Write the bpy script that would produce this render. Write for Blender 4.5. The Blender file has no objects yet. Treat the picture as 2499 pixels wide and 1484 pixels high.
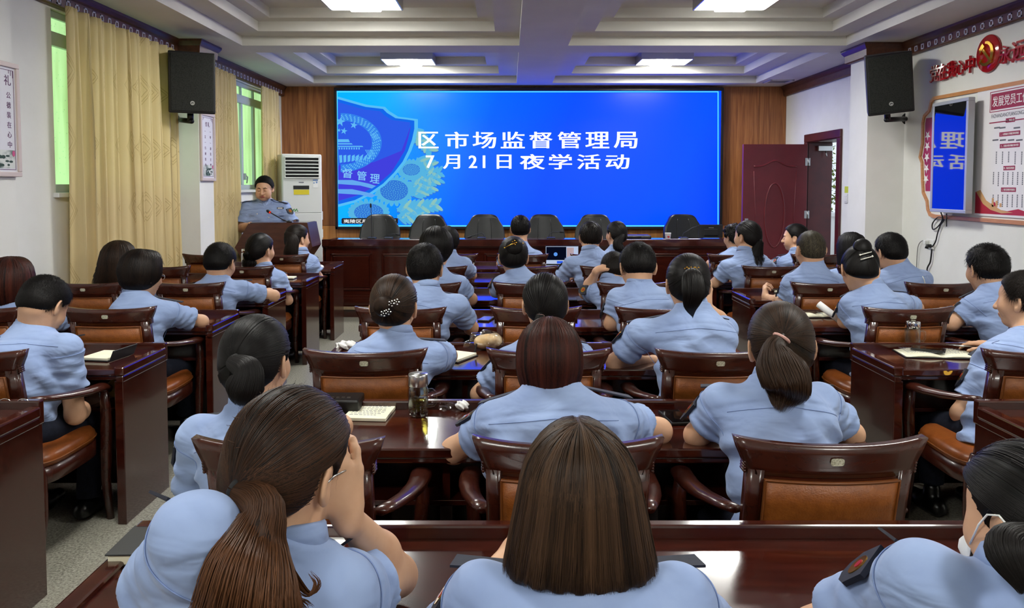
import bpy, bmesh, math, random
import numpy as np
from mathutils import Vector, Matrix
sc = bpy.context.scene
COL = sc.collection
pi = math.pi

# ------------------------------------------------------------------ camera
F, CX, CY, H = 1880.0, 1243.0, 547.0, 1.55
TH = math.atan((547 - 453) / F)
cam = bpy.data.cameras.new('camera')
cam.sensor_width = 36.0
cam.lens = F / 2499 * 36
cam.shift_x = (1249.5 - CX) / 2499
cam.shift_y = (CY - 742) / 2499
cam.clip_start = 0.05
cam_ob = bpy.data.objects.new('camera', cam)
COL.objects.link(cam_ob)
cam_ob.location = (0, 0, H)
cam_ob.rotation_euler = (pi / 2 - TH, 0, 0)
sc.camera = cam_ob

# ------------------------------------------------------------------ world, exposure
world = bpy.data.worlds.new('world')
sc.world = world
world.use_nodes = True
world.node_tree.nodes['Background'].inputs[0].default_value = (0.75, 0.85, 1.0, 1)
world.node_tree.nodes['Background'].inputs[1].default_value = 1.2
sc.view_settings.view_transform = 'Standard'
sc.view_settings.look = 'None'
sc.view_settings.exposure = 0.0
sc.view_settings.gamma = 1.0
sc.view_settings.use_curve_mapping = False
LAMP = 66.0         # strength of the ceiling lamps
SCREEN = 1.0        # strength of the video wall
sc.cycles.max_bounces = 7
sc.cycles.diffuse_bounces = 4
sc.cycles.glossy_bounces = 4
sc.cycles.transmission_bounces = 6
sc.cycles.transparent_max_bounces = 8
sc.cycles.caustics_reflective = False
sc.cycles.caustics_refractive = False
sc.cycles.sample_clamp_indirect = 4.0
sc.cycles.use_denoising = True

# ------------------------------------------------------------------ helpers
def ray(px, py):
    xr, yr = (px - CX) / F, (CY - py) / F
    return np.array([xr, yr * math.sin(TH) + math.cos(TH), yr * math.cos(TH) - math.sin(TH)])
def P(px, py, d):
    """point of the room at distance d along the hall that the photo shows at px, py"""
    r = ray(px, py); s = d / r[1]
    return np.array([r[0] * s, d, H + r[2] * s])
def PX(px, py, X):
    """point on the plane x = X"""
    r = ray(px, py); s = X / r[0]
    return np.array([X, r[1] * s, H + r[2] * s])
def PZ(px, py, z):
    r = ray(px, py); s = (z - H) / r[2]
    return np.array([r[0] * s, r[1] * s, z])
def lin(c):
    return tuple(((v / 255) / 12.92 if v / 255 <= .04045 else ((v / 255 + .055) / 1.055) ** 2.4) for v in c)

def tag(o, label=None, cat=None, group=None, kind=None):
    if label: o['label'] = label
    if cat: o['category'] = cat
    if group: o['group'] = group
    if kind: o['kind'] = kind
    return o
def thing(name, label, cat, loc=(0, 0, 0), rz=0.0, group=None):
    o = bpy.data.objects.new(name, None)
    o.empty_display_size = 0.1
    COL.objects.link(o)
    o.location = loc; o.rotation_euler = (0, 0, rz)
    return tag(o, label, cat, group)
def copy_tree(o, parent=None):
    c = o.copy(); COL.objects.link(c); c.parent = parent
    for ch in list(o.children): copy_tree(ch, c)
    return c
def mesh_np(name, V, Fq, mat, parent=None, smooth=True, attrs=None, mats=None, mi=None):
    """mesh object from numpy arrays; Fq is (n,4) or (n,3)"""
    V = np.asarray(V, np.float32); Fq = np.asarray(Fq, np.int32)
    me = bpy.data.meshes.new(name)
    n, k = Fq.shape
    me.vertices.add(len(V)); me.vertices.foreach_set('co', V.ravel())
    me.loops.add(n * k); me.loops.foreach_set('vertex_index', Fq.ravel())
    me.polygons.add(n)
    me.polygons.foreach_set('loop_start', np.arange(0, n * k, k, dtype=np.int32))
    me.polygons.foreach_set('use_smooth', np.full(n, smooth))
    for m in (mats or [mat]): me.materials.append(m)
    if mi is not None: me.polygons.foreach_set('material_index', np.asarray(mi, np.int32))
    if attrs:
        for a, val in attrs.items():
            at = me.attributes.new(a, 'FLOAT', 'POINT'); at.data.foreach_set('value', np.asarray(val, np.float32))
    me.update(); me.validate()
    o = bpy.data.objects.new(name, me); COL.objects.link(o)
    if parent: o.parent = parent
    return o

class MB:
    """collects shapes into one mesh"""
    def __init__(s): s.v = []; s.f = []; s.sm = []
    def add(s, V, Fs, smooth=False, M=None):
        b = len(s.v)
        for p in V:
            p = Vector(p)
            s.v.append(tuple(M @ p) if M else tuple(p))
        for f in Fs:
            s.f.append([b + i for i in f]); s.sm.append(smooth)
        return s
    def box(s, x0, x1, y0, y1, z0, z1, bev=0.0, M=None, seg=2):
        if bev <= 0:
            V = [(x, y, z) for x in (x0, x1) for y in (y0, y1) for z in (z0, z1)]
            Fs = [(0, 1, 3, 2), (4, 6, 7, 5), (0, 4, 5, 1), (2, 3, 7, 6), (0, 2, 6, 4), (1, 5, 7, 3)]
            return s.add(V, Fs, False, M)
        bm = bmesh.new(); bmesh.ops.create_cube(bm, size=1)
        for v in bm.verts:
            v.co = Vector(((x0 + x1) / 2 + v.co.x * (x1 - x0), (y0 + y1) / 2 + v.co.y * (y1 - y0), (z0 + z1) / 2 + v.co.z * (z1 - z0)))
        bmesh.ops.bevel(bm, geom=bm.edges[:], offset=bev, segments=seg, affect='EDGES', profile=.5)
        return s.bm(bm, M, False)
    def bm(s, bm, M=None, smooth=False):
        bm.verts.ensure_lookup_table(); bm.verts.index_update()
        s.add([v.co[:] for v in bm.verts], [[v.index for v in f.verts] for f in bm.faces], smooth, M)
        bm.free(); return s
    def tube(s, pts, r, n=10, cap=True, M=None, smooth=True, flat=1.0):
        pts = [Vector(p) for p in pts]; rs = r if hasattr(r, '__len__') else [r] * len(pts)
        V = []; Fs = []; t0 = (pts[1] - pts[0]).normalized()
        up = Vector((0, 0, 1)) if abs(t0.z) < .9 else Vector((0, 1, 0))
        e1 = t0.cross(up).normalized()
        for i, p in enumerate(pts):
            t = (pts[min(i + 1, len(pts) - 1)] - pts[max(i - 1, 0)]).normalized()
            e1 = (e1 - t * e1.dot(t)).normalized(); e2 = t.cross(e1)
            for k in range(n):
                a = 2 * pi * k / n
                V.append(p + e1 * math.cos(a) * rs[i] + e2 * math.sin(a) * rs[i] * flat)
        for i in range(len(pts) - 1):
            for k in range(n):
                Fs.append((i * n + k, i * n + (k + 1) % n, (i + 1) * n + (k + 1) % n, (i + 1) * n + k))
        if cap:
            Fs.append(list(range(n))[::-1]); Fs.append([(len(pts) - 1) * n + k for k in range(n)])
        return s.add(V, Fs, smooth, M)
    def lathe(s, prof, n=28, M=None, smooth=True, close=False):
        V = []; Fs = []; m = len(prof)
        for k in range(n):
            a = 2 * pi * k / n
            for r, z in prof: V.append((r * math.cos(a), r * math.sin(a), z))
        for k in range(n):
            for j in range(m - 1):
                Fs.append((k * m + j, ((k + 1) % n) * m + j, ((k + 1) % n) * m + j + 1, k * m + j + 1))
        return s.add(V, Fs, smooth, M)
    def prism(s, poly, h0, h1, M=None):
        """polygon in xy extruded along z"""
        n = len(poly)
        V = [(x, y, h0) for x, y in poly] + [(x, y, h1) for x, y in poly]
        Fs = [list(range(n))[::-1], list(range(n, 2 * n))] + [(i, (i + 1) % n, n + (i + 1) % n, n + i) for i in range(n)]
        return s.add(V, Fs, False, M)
    def build(s, name, mat, parent=None, loc=None):
        me = bpy.data.meshes.new(name)
        me.from_pydata([tuple(v) for v in s.v], [], s.f)
        me.polygons.foreach_set('use_smooth', s.sm)
        me.materials.append(mat)
        bm = bmesh.new(); bm.from_mesh(me); bmesh.ops.recalc_face_normals(bm, faces=bm.faces); bm.to_mesh(me); bm.free()
        me.update()
        o = bpy.data.objects.new(name, me); COL.objects.link(o)
        if parent: o.parent = parent
        if loc is not None: o.location = loc
        return o
def struct(o): o['kind'] = 'structure'; return o
def mat4(x, y, z, o):
    return Matrix(((x[0], y[0], z[0], o[0]), (x[1], y[1], z[1], o[1]), (x[2], y[2], z[2], o[2]), (0, 0, 0, 1)))
def text_mb(chars, mb, depth=.004, offset=.0):
    """chars: list of (string, matrix, width, height): glyph fitted in a w x h box centred on the matrix origin"""
    for ch, M, w, h in chars:
        cu = bpy.data.curves.new('t', 'FONT'); cu.body = ch; cu.extrude = .5; cu.resolution_u = 3; cu.offset = offset
        to = bpy.data.objects.new('t', cu); COL.objects.link(to)
        me = bpy.data.meshes.new_from_object(to)
        V = np.array([v.co[:] for v in me.vertices])
        if len(V):
            lo, hi = V.min(0), V.max(0); c = (lo + hi) / 2; s = np.maximum(hi - lo, 1e-6)
            sx = w / s[0] if w else h / s[1]; sy = h / s[1] if h else w / s[0]
            if len(ch) == 1 and s[0] > 3 * s[1]: sy = sx
            V = (V - c) * np.array([sx, sy, depth / s[2]]); V[:, 2] += depth / 2
            mb.add(V.tolist(), [list(p.vertices) for p in me.polygons], False, M)
        bpy.data.objects.remove(to); bpy.data.curves.remove(cu); bpy.data.meshes.remove(me)
    return mb

# ------------------------------------------------------------------ materials
def mat(name, col=(128, 128, 128), rough=.5, metal=0.0, spec=.5, coat=0.0, **kw):
    m = bpy.data.materials.new(name); m.use_nodes = True
    b = m.node_tree.nodes['Principled BSDF']
    b.inputs['Base Color'].default_value = lin(col) + (1,)
    b.inputs['Roughness'].default_value = rough
    b.inputs['Metallic'].default_value = metal
    b.inputs['Specular IOR Level'].default_value = spec
    b.inputs['Coat Weight'].default_value = coat
    for k, v in kw.items(): b.inputs[k].default_value = v
    return m
def nd(m, t, **kw):
    n = m.node_tree.nodes.new(t)
    for k, v in kw.items(): setattr(n, k, v)
    return n
def lk(m, a, b): m.node_tree.links.new(a, b)
def bsdf(m): return m.node_tree.nodes['Principled BSDF']
def ramp(m, fac, stops, interp='LINEAR'):
    r = nd(m, 'ShaderNodeValToRGB'); r.color_ramp.interpolation = interp
    e = r.color_ramp.elements
    while len(e) < len(stops): e.new(.5)
    for i, (p, c) in enumerate(stops):
        e[i].position = p; e[i].color = lin(c) + (1,)
    lk(m, fac, r.inputs[0]); return r
def coords(m, kind='Object', scale=(1, 1, 1)):
    t = nd(m, 'ShaderNodeTexCoord'); mp = nd(m, 'ShaderNodeMapping'); mp.inputs['Scale'].default_value = scale
    lk(m, t.outputs[kind], mp.inputs[0]); return mp.outputs[0]
def noise(m, vec, scale, detail=4, rough=.55):
    n = nd(m, 'ShaderNodeTexNoise'); n.inputs['Scale'].default_value = scale; n.inputs['Detail'].default_value = detail
    n.inputs['Roughness'].default_value = rough
    if vec is not None: lk(m, vec, n.inputs['Vector'])
    return n.outputs['Fac']
def bump(m, h, strength=.3, dist=.01):
    b = nd(m, 'ShaderNodeBump'); b.inputs['Strength'].default_value = strength; b.inputs['Distance'].default_value = dist
    lk(m, h, b.inputs['Height']); lk(m, b.outputs[0], bsdf(m).inputs['Normal']); return b
def noisy(name, c0, c1, scale, rough=.5, sc3=(1, 1, 1), bmp=0.0, bscale=None, kind='Object', lo=.35, hi=.65, **kw):
    m = mat(name, c0, rough, **kw)
    v = coords(m, kind, sc3)
    f = noise(m, v, scale)
    r = ramp(m, f, [(lo, c0), (hi, c1)])
    lk(m, r.outputs[0], bsdf(m).inputs['Base Color'])
    if bmp: bump(m, noise(m, v, bscale or scale, 3), bmp, .004)
    return m
def emis(name, col, strength):
    m = mat(name, (0, 0, 0), .5)
    b = bsdf(m); b.inputs['Emission Color'].default_value = lin(col) + (1,); b.inputs['Emission Strength'].default_value = strength
    b.inputs['Specular IOR Level'].default_value = .0
    return m

M = {}
M['wall'] = noisy('white_plaster', (226, 226, 221), (231, 231, 227), 3, .85, bmp=.08, bscale=120, spec=.2)
M['ceil'] = noisy('ceiling_paint', (216, 214, 206), (222, 220, 213), 2, .8, spec=.2)
M['wood'] = noisy('red_lacquered_wood', (48, 15, 9), (64, 22, 13), 6, .16, sc3=(1, 9, 9), spec=.5, coat=.7)
M['wood'].node_tree.nodes['Principled BSDF'].inputs['Coat Roughness'].default_value = .06
M['chairwood'] = noisy('chair_lacquer', (52, 20, 12), (66, 26, 15), 7, .27, sc3=(1, 8, 3), spec=.5, coat=.2)
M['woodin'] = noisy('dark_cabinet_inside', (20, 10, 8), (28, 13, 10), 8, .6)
M['leather'] = noisy('tan_leather', (128, 70, 25), (148, 84, 33), 40, .38, bmp=.35, bscale=190, spec=.5)
M['seatleather'] = noisy('brown_leather', (124, 66, 27), (142, 77, 34), 25, .3, bmp=.15, bscale=150, spec=.5)
M['piping'] = mat('leather_piping', (120, 66, 26), .4)
M['blackleather'] = noisy('black_leather', (11, 13, 14), (17, 20, 21), 30, .35, bmp=.12, bscale=160)
M['cornice'] = noisy('carved_brown_moulding', (74, 42, 28), (92, 54, 36), 8, .4, sc3=(4, 1, 4))
M['doorred'] = noisy('maroon_door_skin', (98, 26, 34), (108, 30, 38), 5, .38, bmp=.05, bscale=150)
M['doorframe'] = noisy('maroon_door_frame', (70, 22, 24), (84, 28, 28), 6, .35)
M['black'] = mat('black_plastic', (14, 14, 15), .42)
M['blackmatt'] = mat('black_matt', (9, 9, 10), .7)
M['metal'] = mat('brushed_steel', (190, 190, 188), .28, 1.0)
M['chrome'] = mat('chrome', (225, 225, 225), .08, 1.0)
M['gold'] = mat('gold_metal', (235, 180, 70), .22, 1.0)
M['silver'] = mat('silver_paint', (176, 180, 186), .35, .25)
M['white'] = mat('white_plastic', (225, 226, 222), .35)
M['paper'] = noisy('cream_paper', (236, 232, 205), (242, 239, 216), 12, .8, spec=.2)
M['whitepaper'] = mat('white_paper', (240, 240, 238), .8, spec=.2)
M['ink'] = mat('grey_ink', (105, 105, 115), .8)
M['cover'] = mat('black_notebook_cover', (20, 21, 24), .5)
M['phone'] = mat('phone_glass', (8, 9, 11), .06)
M['navy'] = noisy('navy_cloth', (16, 19, 30), (24, 27, 40), 60, .85, bmp=.2, bscale=300, spec=.2)
M['navyboard'] = noisy('navy_board', (14, 17, 32), (20, 24, 42), 60, .65)
M['red'] = mat('red_enamel', (170, 28, 36), .3)
M['green'] = mat('green_print', (60, 140, 60), .6)
M['yellow'] = mat('yellow_print', (226, 205, 40), .6)
M['shoe'] = mat('black_shoe_leather', (10, 10, 11), .3)
M['skin'] = noisy('skin', (205, 158, 126), (214, 170, 138), 14, .5, spec=.35)
b_ = bsdf(M['skin']); b_.inputs['Subsurface Weight'].default_value = .0
M['lip'] = mat('lips', (168, 92, 82), .45)
M['glass'] = mat('clear_glass', (255, 255, 255), .02, **{'Transmission Weight': 1.0, 'IOR': 1.12})
def film(name, fac, col=(255, 255, 255), rough=.05):
    """thin clear sheet: mostly see-through with a glossy skin"""
    m = bpy.data.materials.new(name); m.use_nodes = True; nt = m.node_tree
    for n in list(nt.nodes): nt.nodes.remove(n)
    out = nd(m, 'ShaderNodeOutputMaterial'); mx = nd(m, 'ShaderNodeMixShader'); tr = nd(m, 'ShaderNodeBsdfTransparent'); gl = nd(m, 'ShaderNodeBsdfGlossy')
    tr.inputs[0].default_value = lin(col) + (1,); gl.inputs['Roughness'].default_value = rough
    fr = nd(m, 'ShaderNodeLayerWeight'); fr.inputs[0].default_value = fac
    lk(m, fr.outputs['Facing'], mx.inputs[0]); lk(m, tr.outputs[0], mx.inputs[1]); lk(m, gl.outputs[0], mx.inputs[2]); lk(m, mx.outputs[0], out.inputs[0])
    return m
M['film'] = film('clear_film', .25)
M['jar'] = film('clear_jar', .22, (244, 247, 244), .03)
def shirt_mat():
    m = mat('light_blue_shirt_cloth', (147, 167, 207), .85, spec=.15)
    v = coords(m, 'Object')
    r = ramp(m, noise(m, v, 9, 3), [(.3, (140, 160, 202)), (.7, (149, 169, 208))])
    lk(m, r.outputs[0], bsdf(m).inputs['Base Color'])
    mp = nd(m, 'ShaderNodeMapping'); mp.inputs['Scale'].default_value = (6, 6, 13); lk(m, v, mp.inputs[0])
    n1 = nd(m, 'ShaderNodeTexNoise'); n1.inputs['Scale'].default_value = 1.0; n1.inputs['Detail'].default_value = 2.5; n1.inputs['Distortion'].default_value = .45
    lk(m, mp.outputs[0], n1.inputs['Vector'])
    bump(m, n1.outputs['Fac'], .75, .03)
    bsdf(m).inputs['Sheen Weight'].default_value = .15
    return m
M['shirt'] = shirt_mat()
M['stitch'] = mat('shirt_stitching', (128, 147, 190), .85, spec=.1)
def hair_mat(name, c0, c1, rough=.46):
    m = mat(name, c0, rough, spec=.16)
    a = nd(m, 'ShaderNodeAttribute'); a.attribute_name = 'tone'
    r = ramp(m, a.outputs['Fac'], [(0.0, c0), (1.0, c1)])
    lk(m, r.outputs[0], bsdf(m).inputs['Base Color'])
    return m
M['h_black'] = hair_mat('black_hair', (8, 7, 7), (26, 22, 21))
M['h_dark'] = hair_mat('dark_brown_hair', (11, 8, 7), (38, 28, 22))
M['h_brown'] = hair_mat('brown_hair', (16, 11, 8), (64, 44, 30))
M['h_light'] = hair_mat('chestnut_hair', (24, 16, 11), (88, 64, 45))
M['h_red'] = hair_mat('dark_red_brown_hair', (17, 8, 7), (84, 38, 27))
M['h_ombre'] = hair_mat('dark_hair_with_chestnut_ends', (10, 8, 7), (112, 72, 46))
M['h_grey'] = hair_mat('greying_hair', (46, 42, 34), (104, 94, 74), .5)
def floor_mat():
    m = mat('speckled_terrazzo', (150, 148, 136), .35)
    v = coords(m, 'Object')
    n = noise(m, v, 95, 5, .75)
    r = ramp(m, n, [(.36, (78, 76, 66)), (.47, (138, 135, 122)), (.56, (158, 155, 142)), (.68, (196, 194, 184))])
    lk(m, r.outputs[0], bsdf(m).inputs['Base Color']); return m
M['floor'] = floor_mat()
def veneer(name, a, b, c):
    m = mat(name, b, .42)
    v = coords(m, 'Object', (14, 14, .7))
    n = nd(m, 'ShaderNodeTexNoise'); n.inputs['Scale'].default_value = 2.2; n.inputs['Detail'].default_value = 6; n.inputs['Distortion'].default_value = .6
    lk(m, v, n.inputs['Vector'])
    r = ramp(m, n.outputs['Fac'], [(.3, a), (.5, b), (.72, c)])
    lk(m, r.outputs[0], bsdf(m).inputs['Base Color']); return m
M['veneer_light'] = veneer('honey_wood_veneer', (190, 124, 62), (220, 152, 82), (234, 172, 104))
M['veneer'] = veneer('brown_wood_veneer', (118, 70, 38), (150, 94, 52), (174, 116, 68))
def curtain_mat():
    m = mat('gold_damask_curtain', (196, 172, 112), .75, spec=.25)
    uv = nd(m, 'ShaderNodeAttribute'); uv.attribute_name = 'cu'
    vv = nd(m, 'ShaderNodeAttribute'); vv.attribute_name = 'cv'
    def tri(src, per, ph):
        a = nd(m, 'ShaderNodeMath', operation='MULTIPLY_ADD'); a.inputs[1].default_value = 1 / per; a.inputs[2].default_value = ph; lk(m, src, a.inputs[0])
        p = nd(m, 'ShaderNodeMath', operation='PINGPONG'); p.inputs[1].default_value = .5; lk(m, a.outputs[0], p.inputs[0]); return p.outputs[0]
    s = nd(m, 'ShaderNodeMath', operation='ADD'); lk(m, tri(uv.outputs['Fac'], .34, 0), s.inputs[0]); lk(m, tri(vv.outputs['Fac'], .5, .1), s.inputs[1])
    mask = None
    for lo in (.12, .2, .25):
        c = nd(m, 'ShaderNodeMath', operation='COMPARE'); c.inputs[1].default_value = lo; c.inputs[2].default_value = .012; lk(m, s.outputs[0], c.inputs[0])
        if mask is None: mask = c.outputs[0]
        else:
            a = nd(m, 'ShaderNodeMath', operation='MAXIMUM'); lk(m, mask, a.inputs[0]); lk(m, c.outputs[0], a.inputs[1]); mask = a.outputs[0]
    mx = nd(m, 'ShaderNodeMix', data_type='RGBA'); mx.inputs['A'].default_value = lin((236, 219, 172)) + (1,); mx.inputs['B'].default_value = lin((206, 186, 138)) + (1,)
    lk(m, mask, mx.inputs['Factor']); lk(m, mx.outputs['Result'], bsdf(m).inputs['Base Color'])
    # thin enough that the window behind glows through
    tr = nd(m, 'ShaderNodeBsdfTranslucent'); tr.inputs[0].default_value = lin((240, 220, 150)) + (1,)
    ms = nd(m, 'ShaderNodeMixShader'); ms.inputs[0].default_value = .35
    out = m.node_tree.nodes['Material Output']
    lk(m, bsdf(m).outputs[0], ms.inputs[1]); lk(m, tr.outputs[0], ms.inputs[2]); lk(m, ms.outputs[0], out.inputs[0])
    return m
M['curtain'] = curtain_mat()
# ================================================================== THE ROOM
XL, XR, YB, YN, ZC = -3.235, 3.93, 11.0, -2.6, 2.954
struct(MB().box(XL - .4, XR + .4, YN - .2, YB + .2, -.12, 0).build('floor', M['floor']))
# left wall with two window openings (sill at 1.5 m)
W1, W2, ZS, ZT = (5.50, 7.42), (8.55, 10.35), 1.50, 2.80
mb = MB()
for y0, y1 in ((YN, W1[0]), (W1[1], W2[0]), (W2[1], YB)): mb.box(XL - .25, XL, y0, y1, 0, ZC + .5)
for y0, y1 in (W1, W2): mb.box(XL - .25, XL, y0, y1, 0, ZS); mb.box(XL - .25, XL, y0, y1, ZT, ZC + .5)
mb.box(XL - .01, -3.02, 7.52, 7.88, 0, ZC); mb.box(XL - .01, -3.02, 4.12, 4.72, 0, ZC)
struct(mb.build('wall_left', M['wall']))
# right wall with the door opening
DY0, DY1, DZ = 9.205, 10.16, 2.16
mb = MB()
mb.box(XR, XR + .3, YN, DY0, 0, ZC + .5); mb.box(XR, XR + .3, DY1, YB, 0, ZC + .5); mb.box(XR, XR + .3, DY0, DY1, DZ, ZC + .5)
mb.box(3.56, XR + .01, 7.70, 8.10, 0, ZC); mb.box(3.56, XR + .01, 4.3, 4.7, 0, ZC)
struct(mb.build('wall_right', M['wall']))
struct(MB().box(XL - .3, XR + .3, YN - .2, YN, 0, ZC + .5).build('wall_back', M['wall']))
# front wall: veneer panels with fine seams
mb = MB(); mb.box(XL - .3, XR + .3, YB + .02, YB + .2, 0, ZC + .5)
seams = [XL, P(748, 300, YB)[0], P(818, 300, YB)[0], -.9, .3, 1.6, P(1762, 300, YB)[0], P(1853, 300, YB)[0], XR]
for a, b in zip(seams, seams[1:]):
    mb.box(a + .002, b - .002, YB, YB + .03, .98, ZC, .003)
wf = struct(mb.build('wall_front', M['veneer']))
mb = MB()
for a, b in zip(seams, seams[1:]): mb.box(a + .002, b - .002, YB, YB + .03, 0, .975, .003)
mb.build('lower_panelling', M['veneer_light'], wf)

# ceiling: soffits and beams at ZC, coffers stepping up
cof_y = ((8.22, 10.64), (4.80, 7.81), (1.38, 4.39), (-2.04, .97))
cof_x = ((-2.68, .10), (.59, 3.38))
mb = MB()
xs = [XL - .3, cof_x[0][0], cof_x[0][1], cof_x[1][0], cof_x[1][1], XR + .3]
for i in (0, 2, 4): mb.box(xs[i], xs[i + 1], YN - .2, YB + .2, ZC, ZC + .5)
ye = [YN - .2]
for a, b in sorted(cof_y): ye += [a, b]
ye.append(YB + .2)
for x0, x1 in cof_x:
    for i in range(0, len(ye), 2): mb.box(x0, x1, ye[i], ye[i + 1], ZC, ZC + .5)
    for a, b in cof_y:
        for ins0, ins1, z in ((0, .24, .095), (.24, .40, .19), (.40, 9, .285)):
            X0, X1, Y0, Y1 = x0 + ins0, x1 - ins0, a + ins0, b - ins0
            if ins1 == 9: mb.box(X0, X1, Y0, Y1, ZC + z, ZC + .5); continue
            w = ins1 - ins0
            mb.box(X0, X1, Y0, Y0 + w, ZC + z, ZC + .5); mb.box(X0, X1, Y1 - w, Y1, ZC + z, ZC + .5)
            mb.box(X0, X0 + w, Y0 + w, Y1 - w, ZC + z, ZC + .5); mb.box(X1 - w, X1, Y0 + w, Y1 - w, ZC + z, ZC + .5)
struct(mb.build('ceiling', M['ceil']))
# ceiling lamps
M['lampglass'] = emis('lamp_diffuser', (252, 252, 246), LAMP)
def lamp_parts(root):
    f = MB()
    f.box(-.34, .34, -.26, .26, -.02, .0, .004)
    for x in (-.345, .345): f.box(x - .008, x + .008, -.27, .27, -.085, 0)
    for y in (-.265, .265): f.box(-.35, .35, y - .008, y + .008, -.085, 0)
    f.box(-.16, -.152, -.26, .26, -.06, 0); f.box(.152, .16, -.26, .26, -.06, 0)
    f.build('frame', M['metal'], root)
    for x0, x1, z in ((-.335, -.165, -.08), (-.148, .148, -.10), (.165, .335, -.08)):
        MB().box(x0, x1, -.255, .255, z, z + .07, .01).build('diffuser', M['lampglass'], root)
lamp_where = {0: 'over the presidium near the video wall', 1: 'cut by the top of the picture'}
lamp0 = None
for ix, (x0, x1) in enumerate(cof_x):
    for iy, (a, b) in enumerate(cof_y):
        side = ('left', 'right')[ix]
        lab = f'bright rectangular ceiling lamp in the {side} coffer ' + ('nearest the video wall' if iy == 0 else 'cut off by the top of the photo' if iy == 1 else 'above the camera' if iy == 2 else 'behind the camera')
        loc = ((x0 + x1) / 2, 10.0 if iy == 0 else (a + b) / 2 + (.5 if iy == 1 else 0), ZC + .285)
        if lamp0 is None:
            lamp0 = thing('ceiling_lamp', lab, 'lamp', loc, 0, 'ceiling lamps in the coffers'); lamp_parts(lamp0)
        else:
            c = copy_tree(lamp0); c.location = loc; tag(c, lab)
for o in [o for o in COL.objects if o.name.startswith('ceiling_lamp')]: o.scale = (.93, .93, 1.25)
# carved cornice along both walls
def cornice_prof(): return [(0, 0), (.08, 0), (.078, -.02), (.062, -.045), (.05, -.06), (.045, -.13), (.03, -.14), (0, -.14)]
def cornice_run(mb, a, b, nrm, e0=0, e1=0):
    d = Vector((b[0] - a[0], b[1] - a[1], 0)); L = d.length; d.normalize(); n = Vector((nrm[0], nrm[1], 0))
    pr = cornice_prof(); k = len(pr)
    V = [Vector((a[0], a[1], ZC)) + n * u - d * (e0 * u) + Vector((0, 0, w)) for u, w in pr] + [Vector((b[0], b[1], ZC)) + n * u + d * (e1 * u) + Vector((0, 0, w)) for u, w in pr]
    mb.add(V, [(i, (i + 1) % k, k + (i + 1) % k, k + i) for i in range(k)] + [list(range(k))[::-1], list(range(k, 2 * k))])
def fret(mb, a, b, nrm, step=.115):
    d = Vector((b[0] - a[0], b[1] - a[1], 0)); L = d.length; d.normalize(); n = Vector((nrm[0], nrm[1], 0)); up = Vector((0, 0, 1))
    for i in range(int(L / step)):
        o = Vector((a[0], a[1], ZC - .097)) + d * (step * (i + .5)) + n * .0465
        Mx = mat4(d, up, n, o); s = .026; t = .011
        for bx in ((-s, s, s - t, s), (-s, s, -s, -s + t), (-s, -s + t, -s, s), (s - t, s, -s, s)): mb.box(bx[0], bx[1], bx[2], bx[3], -.003, .004, M=Mx)
M['fret'] = mat('pale_fret_inlay', (196, 198, 222), .3)
for nm, X, s, pil in (('trim_1', XL, 1, (-3.02, ((7.52, 7.88), (4.12, 4.72)))), ('trim_2', XR, -1, (3.56, ((7.70, 8.10), (4.3, 4.7))))):
    mb = MB(); fb = MB(); y = YB
    for p0, p1 in pil[1]:
        cornice_run(mb, (X, y), (X, p1), (s, 0), 0 if y == YB else -1, -1); cornice_run(mb, (X, p1), (pil[0], p1), (0, 1), -1, 1); cornice_run(mb, (pil[0], p1), (pil[0], p0), (s, 0), 1, 1); cornice_run(mb, (X, p0), (pil[0], p0), (0, -1), -1, 1)
        (None if s < 0 and y == YB else fret(fb, (X, y - .1), (X, p1 + .12), (s, 0))); y = p0
    cornice_run(mb, (X, y), (X, YN), (s, 0), -1, 0); fret(fb, (X, y - .12), (X, 2.0), (s, 0))
    t = struct(mb.build(nm, M['cornice'])); fb.build('fret_inlay', M['fret'], t)
# windows
M['alu'] = mat('grey_aluminium_frame', (178, 190, 198), .4)
def pane_mat():
    m = mat('lit_green_frosted_pane', (120, 160, 110), .25)
    v = coords(m, 'Object'); vo = nd(m, 'ShaderNodeTexVoronoi'); vo.inputs['Scale'].default_value = 28; lk(m, v, vo.inputs['Vector'])
    r = ramp(m, vo.outputs['Distance'], [(.10, (150, 205, 150)), (.17, (190, 242, 172))])
    nz = ramp(m, noise(m, coords(m, 'Object', (1, 3, .5)), 2.2, 2), [(.35, (205, 205, 190)), (.65, (255, 255, 255))])
    mx = nd(m, 'ShaderNodeMix', data_type='RGBA', blend_type='MULTIPLY'); mx.inputs['Factor'].default_value = 1
    lk(m, r.outputs[0], mx.inputs['A']); lk(m, nz.outputs[0], mx.inputs['B'])
    lk(m, mx.outputs['Result'], bsdf(m).inputs['Emission Color']); bsdf(m).inputs['Emission Strength'].default_value = 1.0
    return m
M['pane'] = pane_mat()
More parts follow.
